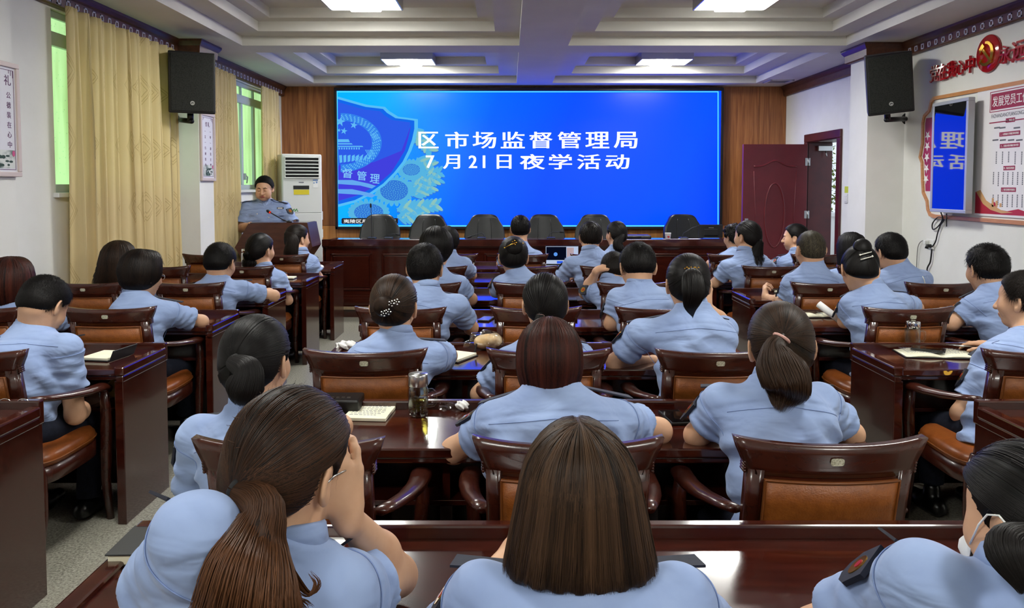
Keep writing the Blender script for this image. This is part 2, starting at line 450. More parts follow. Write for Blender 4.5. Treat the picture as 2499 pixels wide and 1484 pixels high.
for k, (y0, y1) in enumerate((W1, W2)):
    X = XL - .03; ztr = 2.60
    fr = MB(); n = 4
    fr.box(X - .05, X + .0, y0, y1, ZS, ZS + .06, .004); fr.box(X - .05, X, y0, y1, ZT - .05, ZT, .004); fr.box(X - .055, X + .01, y0, y1, ztr - .05, ztr + .05, .004)
    for y in (y0, y1 - .045): fr.box(X - .05, X, y, y + .045, ZS, ZT, .004)
    for i in range(1, n):
        yy = y0 + (y1 - y0) * i / n
        fr.box(X - .05, X + .004, yy - .03, yy + .03, ZS + .06, ztr - .05, .004); fr.box(X - .05, X, yy - .018, yy + .018, ztr + .05, ZT - .05, .004)
    w = struct(fr.build(f'window_{k+1}', M['alu']))
    MB().box(X - .035, X - .025, y0 + .04, y1 - .04, ZS + .05, ztr - .04).build('pane', M['pane'], w)
    MB().box(X - .035, X - .025, y0 + .04, y1 - .04, ztr + .04, ZT - .04).build('pane', M['pane'], w)
    yy = y0 + (y1 - y0) * .52
    hd = MB(); hd.box(X, X + .03, yy - .012, yy + .012, 1.62, 1.70, .004); hd.tube([(X + .03, yy, 1.67), (X + .045, yy + .01, 1.66), (X + .03, yy + .02, 1.58)], .008); hd.build('window_handle', M['metal'], w)
    MB().box(XL - .03, XL + .04, y0 - .03, y1 + .03, ZS - .035, ZS, .006).build('window_sill', M['white'], w)
# curtains: gathered cloth
def curtain(name, label, y0, y1, top, bot, nf, amp, seed, Xc=-3.11, squeeze=None):
    rng = np.random.default_rng(seed); nu, nv = nf * 14, 40
    u = np.linspace(0, 1, nu); v = np.linspace(0, 1, nv)
    ph = np.cumsum(np.interp(np.arange(nu), np.arange(0, nu + 9, 9), rng.uniform(.45, 1.6, len(np.arange(0, nu + 9, 9))))); ph = (ph - ph[0]) / (ph[-1] - ph[0]) * nf * 2 * pi
    am = amp * np.interp(np.arange(nu), np.arange(0, nu + 17, 17), rng.uniform(.45, 1.25, len(np.arange(0, nu + 17, 17))))
    V = []; cu = []; cv = []
    for j in range(nv):
        t = v[j]
        a = am * (.55 + .55 * t ** .5)
        drift = .35 * np.sin(t * 2.2 + u * 5 + seed)
        x = Xc + a * np.sin(ph + drift) + .012 * np.sin(3 * ph + t * 4)
        lo, hi = y0, y1
        if squeeze: lo, hi = y0 + squeeze[0] * (1 - t), y1 - squeeze[1] * (1 - t)
        y = lo + (hi - lo) * u + .35 * a * np.sin(2 * ph + drift)
        z = np.full(nu, top + (bot - top) * t) + .006 * np.sin(ph) * (t > .97)
        V.append(np.stack([x, y, z], 1)); cu.append(u * (y1 - y0) * 2.0); cv.append(np.full(nu, t * (top - bot)))
    V = np.concatenate(V); n = nu
    Fq = [(j * n + i, j * n + i + 1, (j + 1) * n + i + 1, (j + 1) * n + i) for j in range(nv - 1) for i in range(nu - 1)]
    o = mesh_np(name, V, Fq, M['curtain'], attrs={'cu': np.concatenate(cu), 'cv': np.concatenate(cv)})
    so = o.modifiers.new('thickness', 'SOLIDIFY'); so.thickness = .003
    return tag(o, label, 'curtain')
curtain('curtain', 'wide gold damask curtain drawn over the near window', 5.51, 7.34, 2.82, .03, 10, .055, 3, Xc=-3.14, squeeze=(.0, .06))
curtain('curtain', 'narrow gold curtain beside the pillar at the far window', 8.02, 8.94, 2.80, .03, 5, .035, 8, squeeze=(.05, .12))
curtain('curtain', 'bunched curtain in the corner by the floor air conditioner', 9.72, 10.55, 2.80, .03, 6, .045, 5, squeeze=(.02, .15))
# door
mb = MB()
for y in (DY0, DY1): 
    s = 1 if y == DY0 else -1
    mb.box(XR - .015, XR + .31, min(y, y + s * .02), max(y, y + s * .02), 0, DZ - .051, .004)
    mb.box(XR - .03, XR - .0, min(y + s * .02, y - s * .08), max(y + s * .02, y - s * .08), 0, DZ - .041, .004)
mb.box(XR - .014, XR + .31, DY0, DY1, DZ - .05, DZ, .004); mb.box(XR - .031, XR, DY0 - .08, DY1 + .08, DZ - .04, DZ + .06, .006)
d1 = struct(mb.build('door_1', M['doorframe']))
mb = MB(); mb.box(XR + .0, XR + .03, DY0 + .018, DY0 + .024, .5, .6); mb.build('strike_plate', M['metal'], d1)
# leaf swung open, square to the wall
leaf = MB(); Lw, LY, X1 = .84, DY1 - .055, XR - .03
X0 = X1 - Lw; zt = 2.09
leaf.box(X0, X1, LY, LY + .045, .012, zt, .004)
cxm, zc_ = (X0 + X1) / 2, 1.12
def arc(cx, cz, rx, rz, a0, a1, n=26): return [(cx + rx * math.cos(a0 + (a1 - a0) * i / n), LY - .001, cz + rz * math.sin(a0 + (a1 - a0) * i / n)) for i in range(n + 1)]
lf = leaf.build('door_leaf', M['doorred'], d1)
mo = MB()
mo.tube(arc(cxm, 1.16, .13, .42, 0, 2 * pi, 40), .011, 8, False)
def wave(z, s): return [(X0 + .14 + (Lw - .28) * i / 24, LY - .001, z + s * .075 * math.sin(pi * i / 24) ** 2 - s * .02 * math.sin(2 * pi * i / 24) ** 2) for i in range(25)]
mo.tube(wave(1.80, 1), .012, 8); mo.tube(wave(.52, -1), .012, 8)
mo.tube(wave(.40, 0.2), .01, 8); mo.tube([(X0 + .14, LY - .001, .14), (X1 - .14, LY - .001, .14)], .01, 8)
for x in (X0 + .14, X1 - .14): mo.tube([(x, LY - .001, .58), (x + (.03 if x < cxm else -.03), LY - .001, 1.16), (x, LY - .001, 1.74)], .005, 6)
mo.build('raised_moulding', M['doorred'], lf)
hn = MB(); hn.box(X0 + .03, X0 + .075, LY - .008, LY, .92, 1.12, .003); hn.tube([(X0 + .052, LY - .01, 1.05), (X0 + .052, LY - .05, 1.05), (X0 + .16, LY - .055, 1.05)], .009); hn.build('door_handle', M['metal'], lf)
for z in (1.86, 1.17, .5):
    h = MB(); h.tube([(X1 + .012, LY - .006, z - .05), (X1 + .012, LY - .006, z + .05)], .009, 10); h.box(X1 - .03, X1 + .035, LY - .004, LY, z - .05, z + .05); h.build('hinge', M['metal'], d1)
cl = MB(); cl.box(XR + .1, XR + .28, DY1 - .09, DY1 - .052, 2.0, 2.07, .005); cl.tube([(XR + .2, DY1 - .07, 2.0), (XR + .2, DY1 - .1, 1.93)], .008); cl.build('door_closer', M['metal'], d1)
# corridor outside the door
cm = MB(); cm.box(XR + .3, XR + 3.2, 7, 17, -.12, 0); struct(cm.build('floor', M['floor']))
cm = MB(); cm.box(XR + 1.9, XR + 2.0, 7, 17, 0, 1.0); cm.box(XR + 1.85, XR + 2.05, 7, 17, 1.0, 1.06); struct(cm.build('wall_corridor', M['wall']))
rng = random.Random(4)
tr = thing('garden_tree', 'green tree outside seen through the gap of the open door', 'tree', (XR + 2.65, 15.2, 0))
MB().tube([(0, 0, 0), (.05, 0, 1.0), (0, .05, 2.0)], [.09, .07, .04]).build('trunk', M['cornice'], tr)
lv = MB()
for i in range(1500):
    p = Vector((rng.gauss(0, .5), rng.gauss(0, .55), 1.75 + rng.gauss(0, .5))); q = Vector((rng.gauss(0, 1), rng.gauss(0, 1), rng.gauss(0, .6))).normalized() * .09; r_ = q.cross(Vector((0, 0, 1))).normalized() * .035
    lv.add([p, p + q * .5 + r_, p + q, p + q * .5 - r_], [(0, 1, 2, 3)])
M['leaf'] = noisy('green_leaves', (70, 100, 30), (150, 160, 70), 3, .6)
lv.build('foliage', M['leaf'], tr)

# ================================================================== VIDEO WALL
SY = 10.90
s0, s1 = P(822, 222, SY), P(1755, 553, SY)
scr = thing('video_wall', 'large blue video wall showing the white title of the evening class', 'screen', ((s0[0] + s1[0]) / 2, SY, 0))
ox = (s0[0] + s1[0]) / 2
def rel(p): return (p[0] - ox, p[1] - SY, p[2])
fx0, fx1, fz0, fz1 = s0[0] - ox, s1[0] - ox, s1[2], s0[2]
fr = MB()
for b in ((fx0 - .035, fx1 + .035, fz1, fz1 + .045), (fx0 - .035, fx1 + .035, fz0 - .035, fz0), (fx0 - .035, fx0, fz0 - .035, fz1), (fx1, fx1 + .035, fz0 - .035, fz1)):
    fr.box(b[0], b[1], -.03, .10, b[2], b[3], .004)
fr.build('frame', M['black'], scr)
def screen_mat():
    m = mat('led_panel', (2, 4, 10), .3, spec=.2)
    v = coords(m, 'Object'); sp = nd(m, 'ShaderNodeSeparateXYZ'); lk(m, v, sp.inputs[0])
    a = nd(m, 'ShaderNodeMapRange'); a.inputs['From Min'].default_value = fx0; a.inputs['From Max'].default_value = fx1; lk(m, sp.outputs['X'], a.inputs['Value'])
    b = nd(m, 'ShaderNodeMapRange'); b.inputs['From Min'].default_value = fz0; b.inputs['From Max'].default_value = fz1; b.inputs['To Max'].default_value = -.13; lk(m, sp.outputs['Z'], b.inputs['Value'])
    s = nd(m, 'ShaderNodeMath', operation='ADD'); lk(m, a.outputs[0], s.inputs[0]); lk(m, b.outputs[0], s.inputs[1])
    r = ramp(m, s.outputs[0], [(0, (0, 176, 246)), (.12, (0, 140, 246)), (.3, (0, 98, 238)), (.5, (0, 78, 232)), (.85, (0, 82, 236)), (1, (0, 66, 236))])
    ad = nd(m, 'ShaderNodeMix', data_type='RGBA', blend_type='ADD'); ad.clamp_result = False; ad.inputs['Factor'].default_value = 1; ad.inputs['B'].default_value = (0, 0, 1.2, 1)
    lk(m, r.outputs[0], ad.inputs['A']); lk(m, ad.outputs['Result'], bsdf(m).inputs['Emission Color']); bsdf(m).inputs['Emission Strength'].default_value = SCREEN * 1.05
    return m
MB().box(fx0, fx1, .0, .09, fz0, fz1).build('display', screen_mat(), scr)
EM = {}
def em(c, k=1.0):
    if (c, k) not in EM: EM[(c, k)] = emis('screen_light', c, SCREEN * k)
    return EM[(c, k)]
def S(cx, cy, lay=0):  # a point given on the 2.5x enlargement of the screen
    p = P(780 + cx / 2.499, 180 + cy / 2.499, SY); return (min(max(p[0] - ox, fx0 + .004), fx1 - .004), -.002 - .0015 * lay, p[2])
def flat(name, pts, col, lay, k=1.0):
    mb = MB(); poly_add(mb, pts, lay); return mb.build(name, em(col, k), scr)
def poly_add(mb, pts, lay):
    q = [S(x, y, lay) for x, y in pts]; n = len(q)
    mb.add(q + [(x, y + .001, z) for x, y, z in q], [list(range(n)), list(range(n, 2 * n))[::-1]] + [(i, (i + 1) % n, n + (i + 1) % n, n + i) for i in range(n)])
def ell_pts(cx, cy, rx, ry, rot=0, n=18, a0=0, a1=2 * pi):
    o = []
    for i in range(n):
        t = a0 + (a1 - a0) * i / (n if a1 - a0 > 6.2 else n - 1); x, y = rx * math.cos(t), ry * math.sin(t)
        o.append((cx + x * math.cos(rot) - y * math.sin(rot), cy + x * math.sin(rot) + y * math.cos(rot)))
    return o
def star_pts(cx, cy, r, rot=0): return [(cx + (r if i % 2 == 0 else r * .4) * math.sin(pi * i / 5 + rot), cy - (r if i % 2 == 0 else r * .4) * math.cos(pi * i / 5 + rot)) for i in range(10)]
# sprigs and flower heads behind the shield
sp = MB(); spd = MB(); spy = MB()
rng = random.Random(2)
for (x0, y0, x1, y1, n, w) in ((540, 640, 735, 600, 7, 30), (540, 690, 735, 640, 7, 30), (470, 830, 720, 800, 9, 34), (470, 870, 640, 880, 6, 30), (560, 330, 680, 470, 8, 32), (590, 520, 690, 560, 5, 30), (560, 740, 690, 690, 6, 30)):
    for i in range(n):
        t = (i + .5) / n; x, y = x0 + (x1 - x0) * t, y0 + (y1 - y0) * t
        for sgn in (-1, 1):
            a = math.atan2(y1 - y0, x1 - x0) + sgn * .75
            L = w * 1.5 * (1 - .3 * t)
            poly_add(spd, ell_pts(x + math.cos(a) * L * .6, y + math.sin(a) * L * .6 + 5, L, w * .42, a, 12), 1)
            poly_add(sp if (i + sgn) % 3 else spy, ell_pts(x + math.cos(a) * L * .6, y + math.sin(a) * L * .6, L * .95, w * .36, a, 12), 2)
for (cx, cy, rx, ry) in ((560, 585, 62, 42), (455, 712, 100, 74), (300, 845, 105, 62)):
    for i in range(22):
        a = 2 * pi * i / 22
        poly_add(sp, ell_pts(cx + rx * .98 * math.cos(a), cy + ry * .98 * math.sin(a), 26, 14, math.atan2(ry * math.sin(a), rx * math.cos(a)), 10), 3)
    poly_add(spd, ell_pts(cx, cy, rx * .85, ry * .85, 0, 24), 4)
    for i in range(90):
        a = i * 2.4; r = math.sqrt(i / 90) * .8
        poly_add(sp, ell_pts(cx + rx * r * math.cos(a), cy + ry * r * math.sin(a), 3.4, 2.6, 0, 6), 5)
sp.build('petal_graphic', em((86, 180, 226)), scr); spd.build('petal_shade_graphic', em((52, 120, 216)), scr); spy.build('petal_tint_graphic', em((140, 196, 190)), scr)
outline = [(112, 140), (200, 165), (290, 190), (400, 203), (425, 228), (480, 262), (560, 272), (600, 278), (600, 330), (585, 400), (560, 470), (525, 540), (470, 610), (400, 680), (320, 735), (220, 785), (112, 812)]
def shrink(pts, c, k): return [(c[0] + (x - c[0]) * k if x > 115 else x, c[1] + (y - c[1]) * k) for x, y in pts]
flat('shield_edge_graphic', outline, (88, 190, 246), 5)
flat('shield_rim_graphic', shrink(outline, (112, 470), .955), (20, 104, 236), 6)
flat('shield_field_graphic', shrink(outline, (112, 470), .90), (46, 92, 232), 7)
flat('shield_base_graphic', [(114, 560), (330, 540), (500, 470), (540, 400), (560, 310), (520, 470), (440, 600), (350, 680), (250, 735), (114, 775)], (66, 64, 222), 8)
rg = MB(); rd = MB()
cx, cy, R1, R2 = 130, 420, 250, 190
ring = [(x, y) for x, y in ell_pts(cx, cy, R1, R1 * .72, 0, 40, -pi / 2, pi / 2)] + [(x, y) for x, y in ell_pts(cx, cy, R2, R2 * .70, 0, 40, pi / 2, -pi / 2)]
poly_add(rd, ring, 9); rd.build('wreath_shade_graphic', em((52, 130, 236)), scr)
for i in range(120):
    a = -pi / 2 + pi * (i / 120); r = R2 + 6 + (i * 37 % 48)
    poly_add(rg, ell_pts(cx + r * math.cos(a), cy + r * .71 * math.sin(a), 7, 3.2, a + .8, 7), 10)
for (x, y) in ((300, 480), (330, 380), (225, 520)):
    for k in range(5): poly_add(rg, [(x - 22 + k * 9, y - 16), (x - 18 + k * 9, y - 16), (x + 2 + k * 9, y + 18), (x - 2 + k * 9, y + 18)], 10)
for (x, y, r) in ((128, 292, 32), (210, 314, 24), (150, 350, 22), (120, 345, 12)): poly_add(rg, star_pts(x, y, r, .2), 10)
poly_add(rg, [(114, 400), (178, 400), (186, 418), (114, 418)], 10); poly_add(rg, [(114, 424), (196, 424), (204, 432), (114, 432)], 10)
poly_add(rg, [(114, 440), (262, 440), (268, 447), (114, 447)], 10)
for k in range(9): poly_add(rg, [(118 + k * 15, 450), (126 + k * 15, 450), (126 + k * 15, 462), (118 + k * 15, 462)], 10)
for k in range(8): poly_add(rg, [(120 + k * 26, 498 + k), (138 + k * 26, 496 - k), (140 + k * 24, 540 - k * 3), (124 + k * 24, 545 - k * 3)], 10)
rg.build('emblem_graphic', em((96, 186, 246)), scr)
st = MB()
for dy, w in ((648, 24), (704, 26)):
    poly_add(st, [(114, dy), (200, dy), (300, dy + 22), (345, dy + 36), (320, dy + 52), (250, dy + 34), (114, dy + w)], 10)
st.build('ribbon_graphic', em((100, 168, 240)), scr)
def SM(cx, cy, lay, rot=0):
    o = S(cx, cy, lay); c, s_ = math.cos(rot), math.sin(rot)
    return mat4((c, 0, s_), (-s_, 0, c), (0, -1, 0), o)
pxm = SY / F / 2.499
BOLD = ((-2, 0), (2, 0), (0, 0))
t = MB(); text_mb([(ch, SM(x, y, 10, -.08), w * pxm, 56 * pxm) for ch, x, y, w in (('督', 172, 608, 62), ('管', 258, 622, 58), ('理', 338, 640, 58))], t, .001, .01); t.build('shield_text', em((130, 200, 250)), scr)
t = MB(); text_mb([(ch, SM(x + ex, 405 + ey, 12), w * pxm, 100 * pxm) for ch, x, w in zip('区市场监督管理局', (665, 838, 1005, 1178, 1350, 1522, 1693, 1865), (118, 138, 140, 142, 136, 138, 142, 140)) for ex, ey in BOLD], t, .002, .006)
t.build('title_text', em((255, 255, 255), 1.25), scr)
t = MB(); text_mb([(ch, SM(x + ex, 537 + ey, 12), w and w * pxm, h * pxm) for ch, x, w, h in (('7', 675, None, 76), ('月', 805, 100, 86), ('2', 935, None, 76), ('1', 1003, None, 76), ('日', 1125, 86, 86), ('夜', 1297, 150, 92), ('学', 1468, 138, 92), ('活', 1640, 138, 90), ('动', 1815, 142, 88)) for ex, ey in BOLD], t, .002, .006)
t.build('title_text', em((255, 255, 255), 1.25), scr)
bd = MB()
for q in ([(105, 108), (2431, 108), (2431, 114), (105, 114)], [(105, 924), (2431, 924), (2431, 931), (105, 931)], [(105, 108), (111, 108), (111, 931), (105, 931)], [(2425, 108), (2431, 108), (2431, 931), (2425, 931)]): poly_add(bd, q, 11)
bd.build('window_border_graphic', em((90, 225, 250), 1.1), scr)
cb = MB(); poly_add(cb, [(135, 886), (141, 880), (474, 880), (480, 886), (480, 910), (474, 916), (141, 916), (135, 910)], 12); cb.build('caption_box', M['blackmatt'], scr)
t = MB(); text_mb([('夷陵区局201会议室', SM(306, 899, 13), 318 * pxm, 24 * pxm)], t, .001, .012); t.build('caption_text', em((255, 255, 255), .9), scr)
# ================================================================== DESKS AND CHAIRS
LIP0, PITCH = 1.794, 1.048
def lip(r): return LIP0 + PITCH * 'ABCDEFG'.index(r)
DT = .72                                   # desk surface height
def desk_parts(root, L, seats):
    D = .45; h = L / 2
    t = MB(); t.box(-h + .012, h - .012, -D, -.02, DT - .03, DT, .005); t.box(-h + .02, h - .02, -D + .012, -.02, DT - .052, DT - .03, .006)
    t.build('desktop', M['wood'], root)
    MB().box(-h, h, -.022, .012, DT - .06, DT + .032, .006).build('raised_ledge', M['wood'], root)
    for s in (-1, 1):
        e = MB(); a, b = sorted((s * (h + .006), s * (h - .04)))
        e.box(a, b, -D - .004, -.02, DT - .03, DT + .012, .007); a, b = sorted((s * (h), s * (h - .034))); e.box(a, b, -D + .002, -.02, DT - .06, DT - .03, .005)
        e.build('edge_rim', M['wood'], root)
        a, b = sorted((s * (h - .006), s * (h - .046)))
        MB().box(a, b, -D + .012, .006, 0, DT - .055, .003).build('side_panel', M['wood'], root)
    MB().box(-h + .046, h - .046, -.02, .0, .03, DT - .06).build('modesty_panel', M['wood'], root)
    MB().box(-h + .046, h - .046, -D + .09, -.02, .50, .518, .002).build('shelf', M['wood'], root)
    for k in range(1, seats):
        x = -h + L * k / seats
        MB().box(x - .012, x + .012, -D + .09, -.02, .518, DT - .055).build('shelf_divider', M['wood'], root)
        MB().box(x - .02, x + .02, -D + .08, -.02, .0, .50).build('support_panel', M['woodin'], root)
cols = {'left': (-3.015, -1.745, 2), 'center': (-.88, 1.14, 3), 'right': (1.74, 3.10, 2)}
rown = {'A': 'nearest the camera', 'B': 'second from the camera', 'C': 'third from the camera', 'D': 'fourth from the camera', 'E': 'fifth from the camera', 'F': 'sixth from the camera', 'G': 'farthest from the camera'}
first = {}
for cn, (x0, x1, n) in cols.items():
    for r in 'ABCDEFG':
        if r == 'A' and cn != 'center': continue
        where = {'left': 'in the column by the curtains', 'center': 'in the middle column', 'right': 'in the column by the door wall'}[cn]
        lab = f'dark red lacquered {"three" if n == 3 else "two"}-seat desk {where}, {rown[r]}'
        if r == 'B' and cn != 'center': lab = lab.replace('second from', 'nearest')
        if r in 'CDE' and cn != 'center': lab = lab.replace({'C': 'third', 'D': 'fourth', 'E': 'fifth'}[r], {'C': 'second', 'D': 'third', 'E': 'fourth'}[r])
        if r == 'F' and cn != 'center': lab = lab.replace('sixth', 'fifth')
        loc = ((x0 + x1) / 2, lip(r), 0)
        if cn not in first:
            first[cn] = thing('conference_desk', lab, 'desk', loc, 0, 'rows of lacquered desks'); desk_parts(first[cn], x1 - x0, n)
        else:
            c = copy_tree(first[cn]); c.location = loc; tag(c, lab)

def bent_plate(mb, outline, y_of, th, nx=16):
    """upright plate between lower z0(x) and upper z1(x), its plan following y_of(x,z)"""
    V = []; n = 0
    rows = 5
    for side in (0, 1):
        for i in range(nx + 1):
            s = -1 + 2 * i / nx
            for j in range(rows):
                x, z = outline(s, j / (rows - 1))
                V.append((x, y_of(x, z) + (th / 2 if side else -th / 2), z))
    m = (nx + 1) * rows; Fs = []
    for side in (0, 1):
        for i in range(nx):
            for j in range(rows - 1):
                a = side * m + i * rows + j; Fs.append((a, a + rows, a + rows + 1, a + 1))
    for i in range(nx):
        for j in (0, rows - 1):
            a = i * rows + j; Fs.append((a, a + rows, m + a + rows, m + a))
    for i in (0, nx):
        for j in range(rows - 1):
            a = i * rows + j; Fs.append((a, a + 1, m + a + 1, m + a))
    mb.add(V, Fs, True)
BZ0, BZ1 = .47, .905
def back_y(x, z): return -.235 - .10 * (z - .45) / .45 - .045 * (1 - (x / .24) ** 2) + .0
def chair_parts(root, tagx=.0):
    w = M['chairwood']
    b = MB()
    def rail(s, t):
        z = .822 + (BZ1 - .822) * t; hw = .208 + .034 * t ** 1.3
        return s * hw, z + (.012 * abs(s) ** 3 if t == 1 else 0)
    bent_plate(b, rail, back_y, .034, 20)
    for s in (-1, 1):   # stiles, kept in the back frame
        def stile(q, t, s=s): return s * (.188 + q * .019), .40 + .435 * t
        bent_plate(b, stile, back_y, .034, 3)
        for k in range(4):
            z = .828 + k * .008; b.tube([(s * .214, back_y(.21, z) - .016, z), (s * .214, back_y(.21, z) + .016, z)], .0045, 8)
    def low(s, t): return s * .18, .445 + .075 * t
    bent_plate(b, low, back_y, .03, 12)
    def mid(s, t): return s * .18, .80 + .03 * t
    bent_plate(b, mid, back_y, .03, 12)
    b.build('back_frame', w, root)
    c = MB()
    def pan(s, t): return s * .168, .515 + .297 * t
    bent_plate(c, pan, lambda x, z: back_y(x, z) - .004, .046, 16)
    cp = c.build('back_cushion', M['leather'], root)
    pp = MB(); pts = [pan(-1 + 2 * i / 12, 1) for i in range(13)] + [pan(1, 1 - i / 6) for i in range(1, 7)] + [pan(1 - 2 * i / 12, 0) for i in range(1, 13)] + [pan(-1, i / 6) for i in range(1, 7)]
    pp.tube([(x, back_y(x, z) - .027, z) for x, z in pts], .0035, 6, False); pp.build('piping', M['piping'], cp)
    # seat
    s = MB(); bm = bmesh.new()
    n = 20; pl = [(.235 * math.copysign(abs(math.cos(2 * pi * i / 40)) ** .45, math.cos(2 * pi * i / 40)), .23 * math.copysign(abs(math.sin(2 * pi * i / 40)) ** .5, math.sin(2 * pi * i / 40))) for i in range(40)]
    rings = [(1.0, .395), (1.03, .415), (1.02, .435), (.96, .455), (.8, .467), (.5, .473), (.2, .475)]
    V = [(x * k, y * k - .01, z) for k, z in rings for x, y in pl]; Fs = []
    for j in range(len(rings) - 1):
        for i in range(40): Fs.append((j * 40 + i, j * 40 + (i + 1) % 40, (j + 1) * 40 + (i + 1) % 40, (j + 1) * 40 + i))
    Fs.append([(len(rings) - 1) * 40 + i for i in range(40)]); Fs.append(list(range(40))[::-1])
    s.add(V, Fs, True); sc_ = s.build('seat_cushion', M['seatleather'], root)
    pp = MB(); pp.tube([(x * 1.035, y * 1.035 - .01, .417) for x, y in pl] + [(pl[0][0] * 1.035, pl[0][1] * 1.035 - .01, .417)], .004, 6, False); pp.build('piping', M['piping'], sc_)
    f = MB(); V = [(x * k, y * k - .01, z) for k, z in ((1.0, .325), (1.03, .33), (1.03, .395), (.98, .397), (.85, .397), (.85, .325)) for x, y in pl]; Fs = []
    for j in range(6):
        for i in range(40): Fs.append((j * 40 + i, j * 40 + (i + 1) % 40, ((j + 1) % 6) * 40 + (i + 1) % 40, ((j + 1) % 6) * 40 + i))
    f.add(V, Fs, True); f.build('seat_frame', w, root)
    for s in (-1, 1):
        a = MB()
        pts = [(.215, -.275, .70), (.235, -.20, .685), (.258, -.10, .668), (.27, .0, .655), (.272, .08, .648), (.268, .15, .640), (.262, .19, .628), (.258, .205, .61)]
        a.tube([(s * x, y, z) for x, y, z in pts], [.02, .024, .028, .031, .033, .034, .030, .022], 12, flat=.55)
        a.build('armrest', w, root)
        l = MB(); l.tube([(s * .262, .165, .63), (s * .268, .17, .55), (s * .262, .185, .46), (s * .248, .205, .36), (s * .245, .20, .2), (s * .25, .225, 0)], [.021, .023, .026, .027, .022, .017], 10, flat=.9); l.build('front_leg', w, root)
        l = MB(); l.tube([(s * .20, -.245, .46), (s * .208, -.225, .36), (s * .212, -.225, .2), (s * .22, -.275, 0)], [.022, .026, .023, .017], 10); l.build('rear_leg', w, root)
    lb = MB(); yy = back_y(tagx, .87)
    Mx = mat4((1, 0, 0), (0, -.2, .98), (0, -.98, -.2), (tagx, yy - .0185, .868))
    pl2 = [(.0165 * math.copysign(abs(math.cos(2 * pi * i / 20)) ** .5, math.cos(2 * pi * i / 20)), .010 * math.copysign(abs(math.sin(2 * pi * i / 20)) ** .5, math.sin(2 * pi * i / 20))) for i in range(20)]
    lb.prism(pl2, 0, .002, Mx); lb.build('asset_sticker', M['sticker'], root)
M['sticker'] = noisy('worn_white_sticker', (150, 148, 120), (226, 226, 206), 220, .5)
SEATS = {'left': (-2.80, -2.10), 'center': (-.555, .14, .81), 'right': (2.10, 2.85)}
def chair_y(r): return lip(r) - .58
tilt = random.Random(12)
chair0 = None
chair_lab = {
 ('left', 0, 'D'): 'wooden armchair of the bob-haired woman cut by the left edge',
 ('left', 1, 'C'): 'wooden armchair behind the man with bowed head by the left edge',
 ('left', 1, 'D'): 'wooden armchair behind the woman with short bob and glasses',
 ('left', 0, 'E'): 'wooden armchair of the woman with long wavy hair by the curtain',
 ('left', 1, 'E'): 'wooden armchair of the hunched man by the curtain column aisle',
 ('left', 0, 'F'): 'empty wooden armchair at the curtain end, in front of the wavy-haired woman',
 ('left', 1, 'F'): 'wooden armchair of the woman with a low black ponytail near the podium',
 ('left', 0, 'G'): 'empty wooden armchair against the wall side of the podium',
 ('left', 1, 'G'): 'wooden armchair of the ponytail woman right below the podium',
 ('center', 0, 'A'): 'wooden armchair of the woman resting her cheek on her hand',
 ('center', 1, 'A'): 'wooden armchair of the woman with long straight brown hair',
 ('center', 2, 'A'): 'wooden armchair of the woman wearing a mask at the right edge',
 ('center', 0, 'B'): 'armchair with tan back panel partly hidden by the cheek-on-hand woman',
 ('center', 1, 'B'): 'armchair behind the straight brown hair, under the broad-shouldered woman',
 ('center', 2, 'B'): 'large armchair with full tan back panel, right of the long brown hair',
 ('center', 0, 'C'): 'armchair with worn sticker directly behind the glass tea bottle',
 ('center', 1, 'C'): 'armchair half hidden by the red-brown bob',
 ('center', 2, 'C'): 'armchair with sticker left of the curly brown ponytail',
 ('center', 0, 'D'): 'armchair of the man with thick black hair beyond the hair-bun woman',
 ('center', 1, 'D'): 'empty armchair facing the phone on the blue-reflecting desk',
 ('center', 2, 'D'): 'armchair of the man bowing his head, left of the gold clip ponytail',
 ('center', 0, 'E'): 'armchair of the large dark-haired person in front of the thick-haired man',
 ('center', 1, 'E'): 'armchair of the woman whose updo has a gold branch pin',
 ('center', 2, 'E'): 'armchair of the man holding a hand on his head',
 ('center', 0, 'F'): 'armchair of the mostly hidden person near the table front, left of middle',
 ('center', 1, 'F'): 'empty armchair beyond the woman with the gold branch pin',
 ('center', 2, 'F'): 'armchair of the man with cropped hair facing the laptop side',
 ('center', 0, 'G'): 'empty armchair in the front row, left of the conference laptop',
 ('center', 1, 'G'): 'armchair of the man in the middle of the front row',
 ('center', 2, 'G'): 'armchair of the woman with curled ponytail in the front row',
 ('right', 0, 'B'): 'empty armchair at the nearest desk by the door wall',
 ('right', 0, 'C'): 'armchair with brown seat at the right edge, under the older man',
 ('right', 0, 'D'): 'armchair behind the woman with two hair pins',
 ('right', 1, 'D'): 'armchair of the spiky-haired man, cut by the right edge',
 ('right', 0, 'E'): 'armchair of the balding man with his fist on the desk',
 ('right', 1, 'E'): 'armchair beside the tumbler, of the man by the wall socket',
 ('right', 0, 'F'): 'armchair of the woman with the long low ponytail before the door',
 ('right', 1, 'F'): 'armchair of the long-haired woman by the door frame',
 ('right', 0, 'G'): 'front row armchair of the curly-haired woman',
 ('right', 1, 'G'): 'front row armchair of the woman seen in profile',
}
for (cn, i, r), lab in chair_lab.items():
    x = SEATS[cn][i] + tilt.uniform(-.015, .015); loc = (x, chair_y(r) + tilt.uniform(-.012, .012), 0); rz = tilt.uniform(-.03, .03)
    if chair0 is None:
        chair0 = thing('conference_armchair', lab, 'chair', loc, rz, 'wooden armchairs at the desks'); chair_parts(chair0)
    else:
        c = copy_tree(chair0); c.location = loc; c.rotation_euler = (0, 0, rz); tag(c, lab)

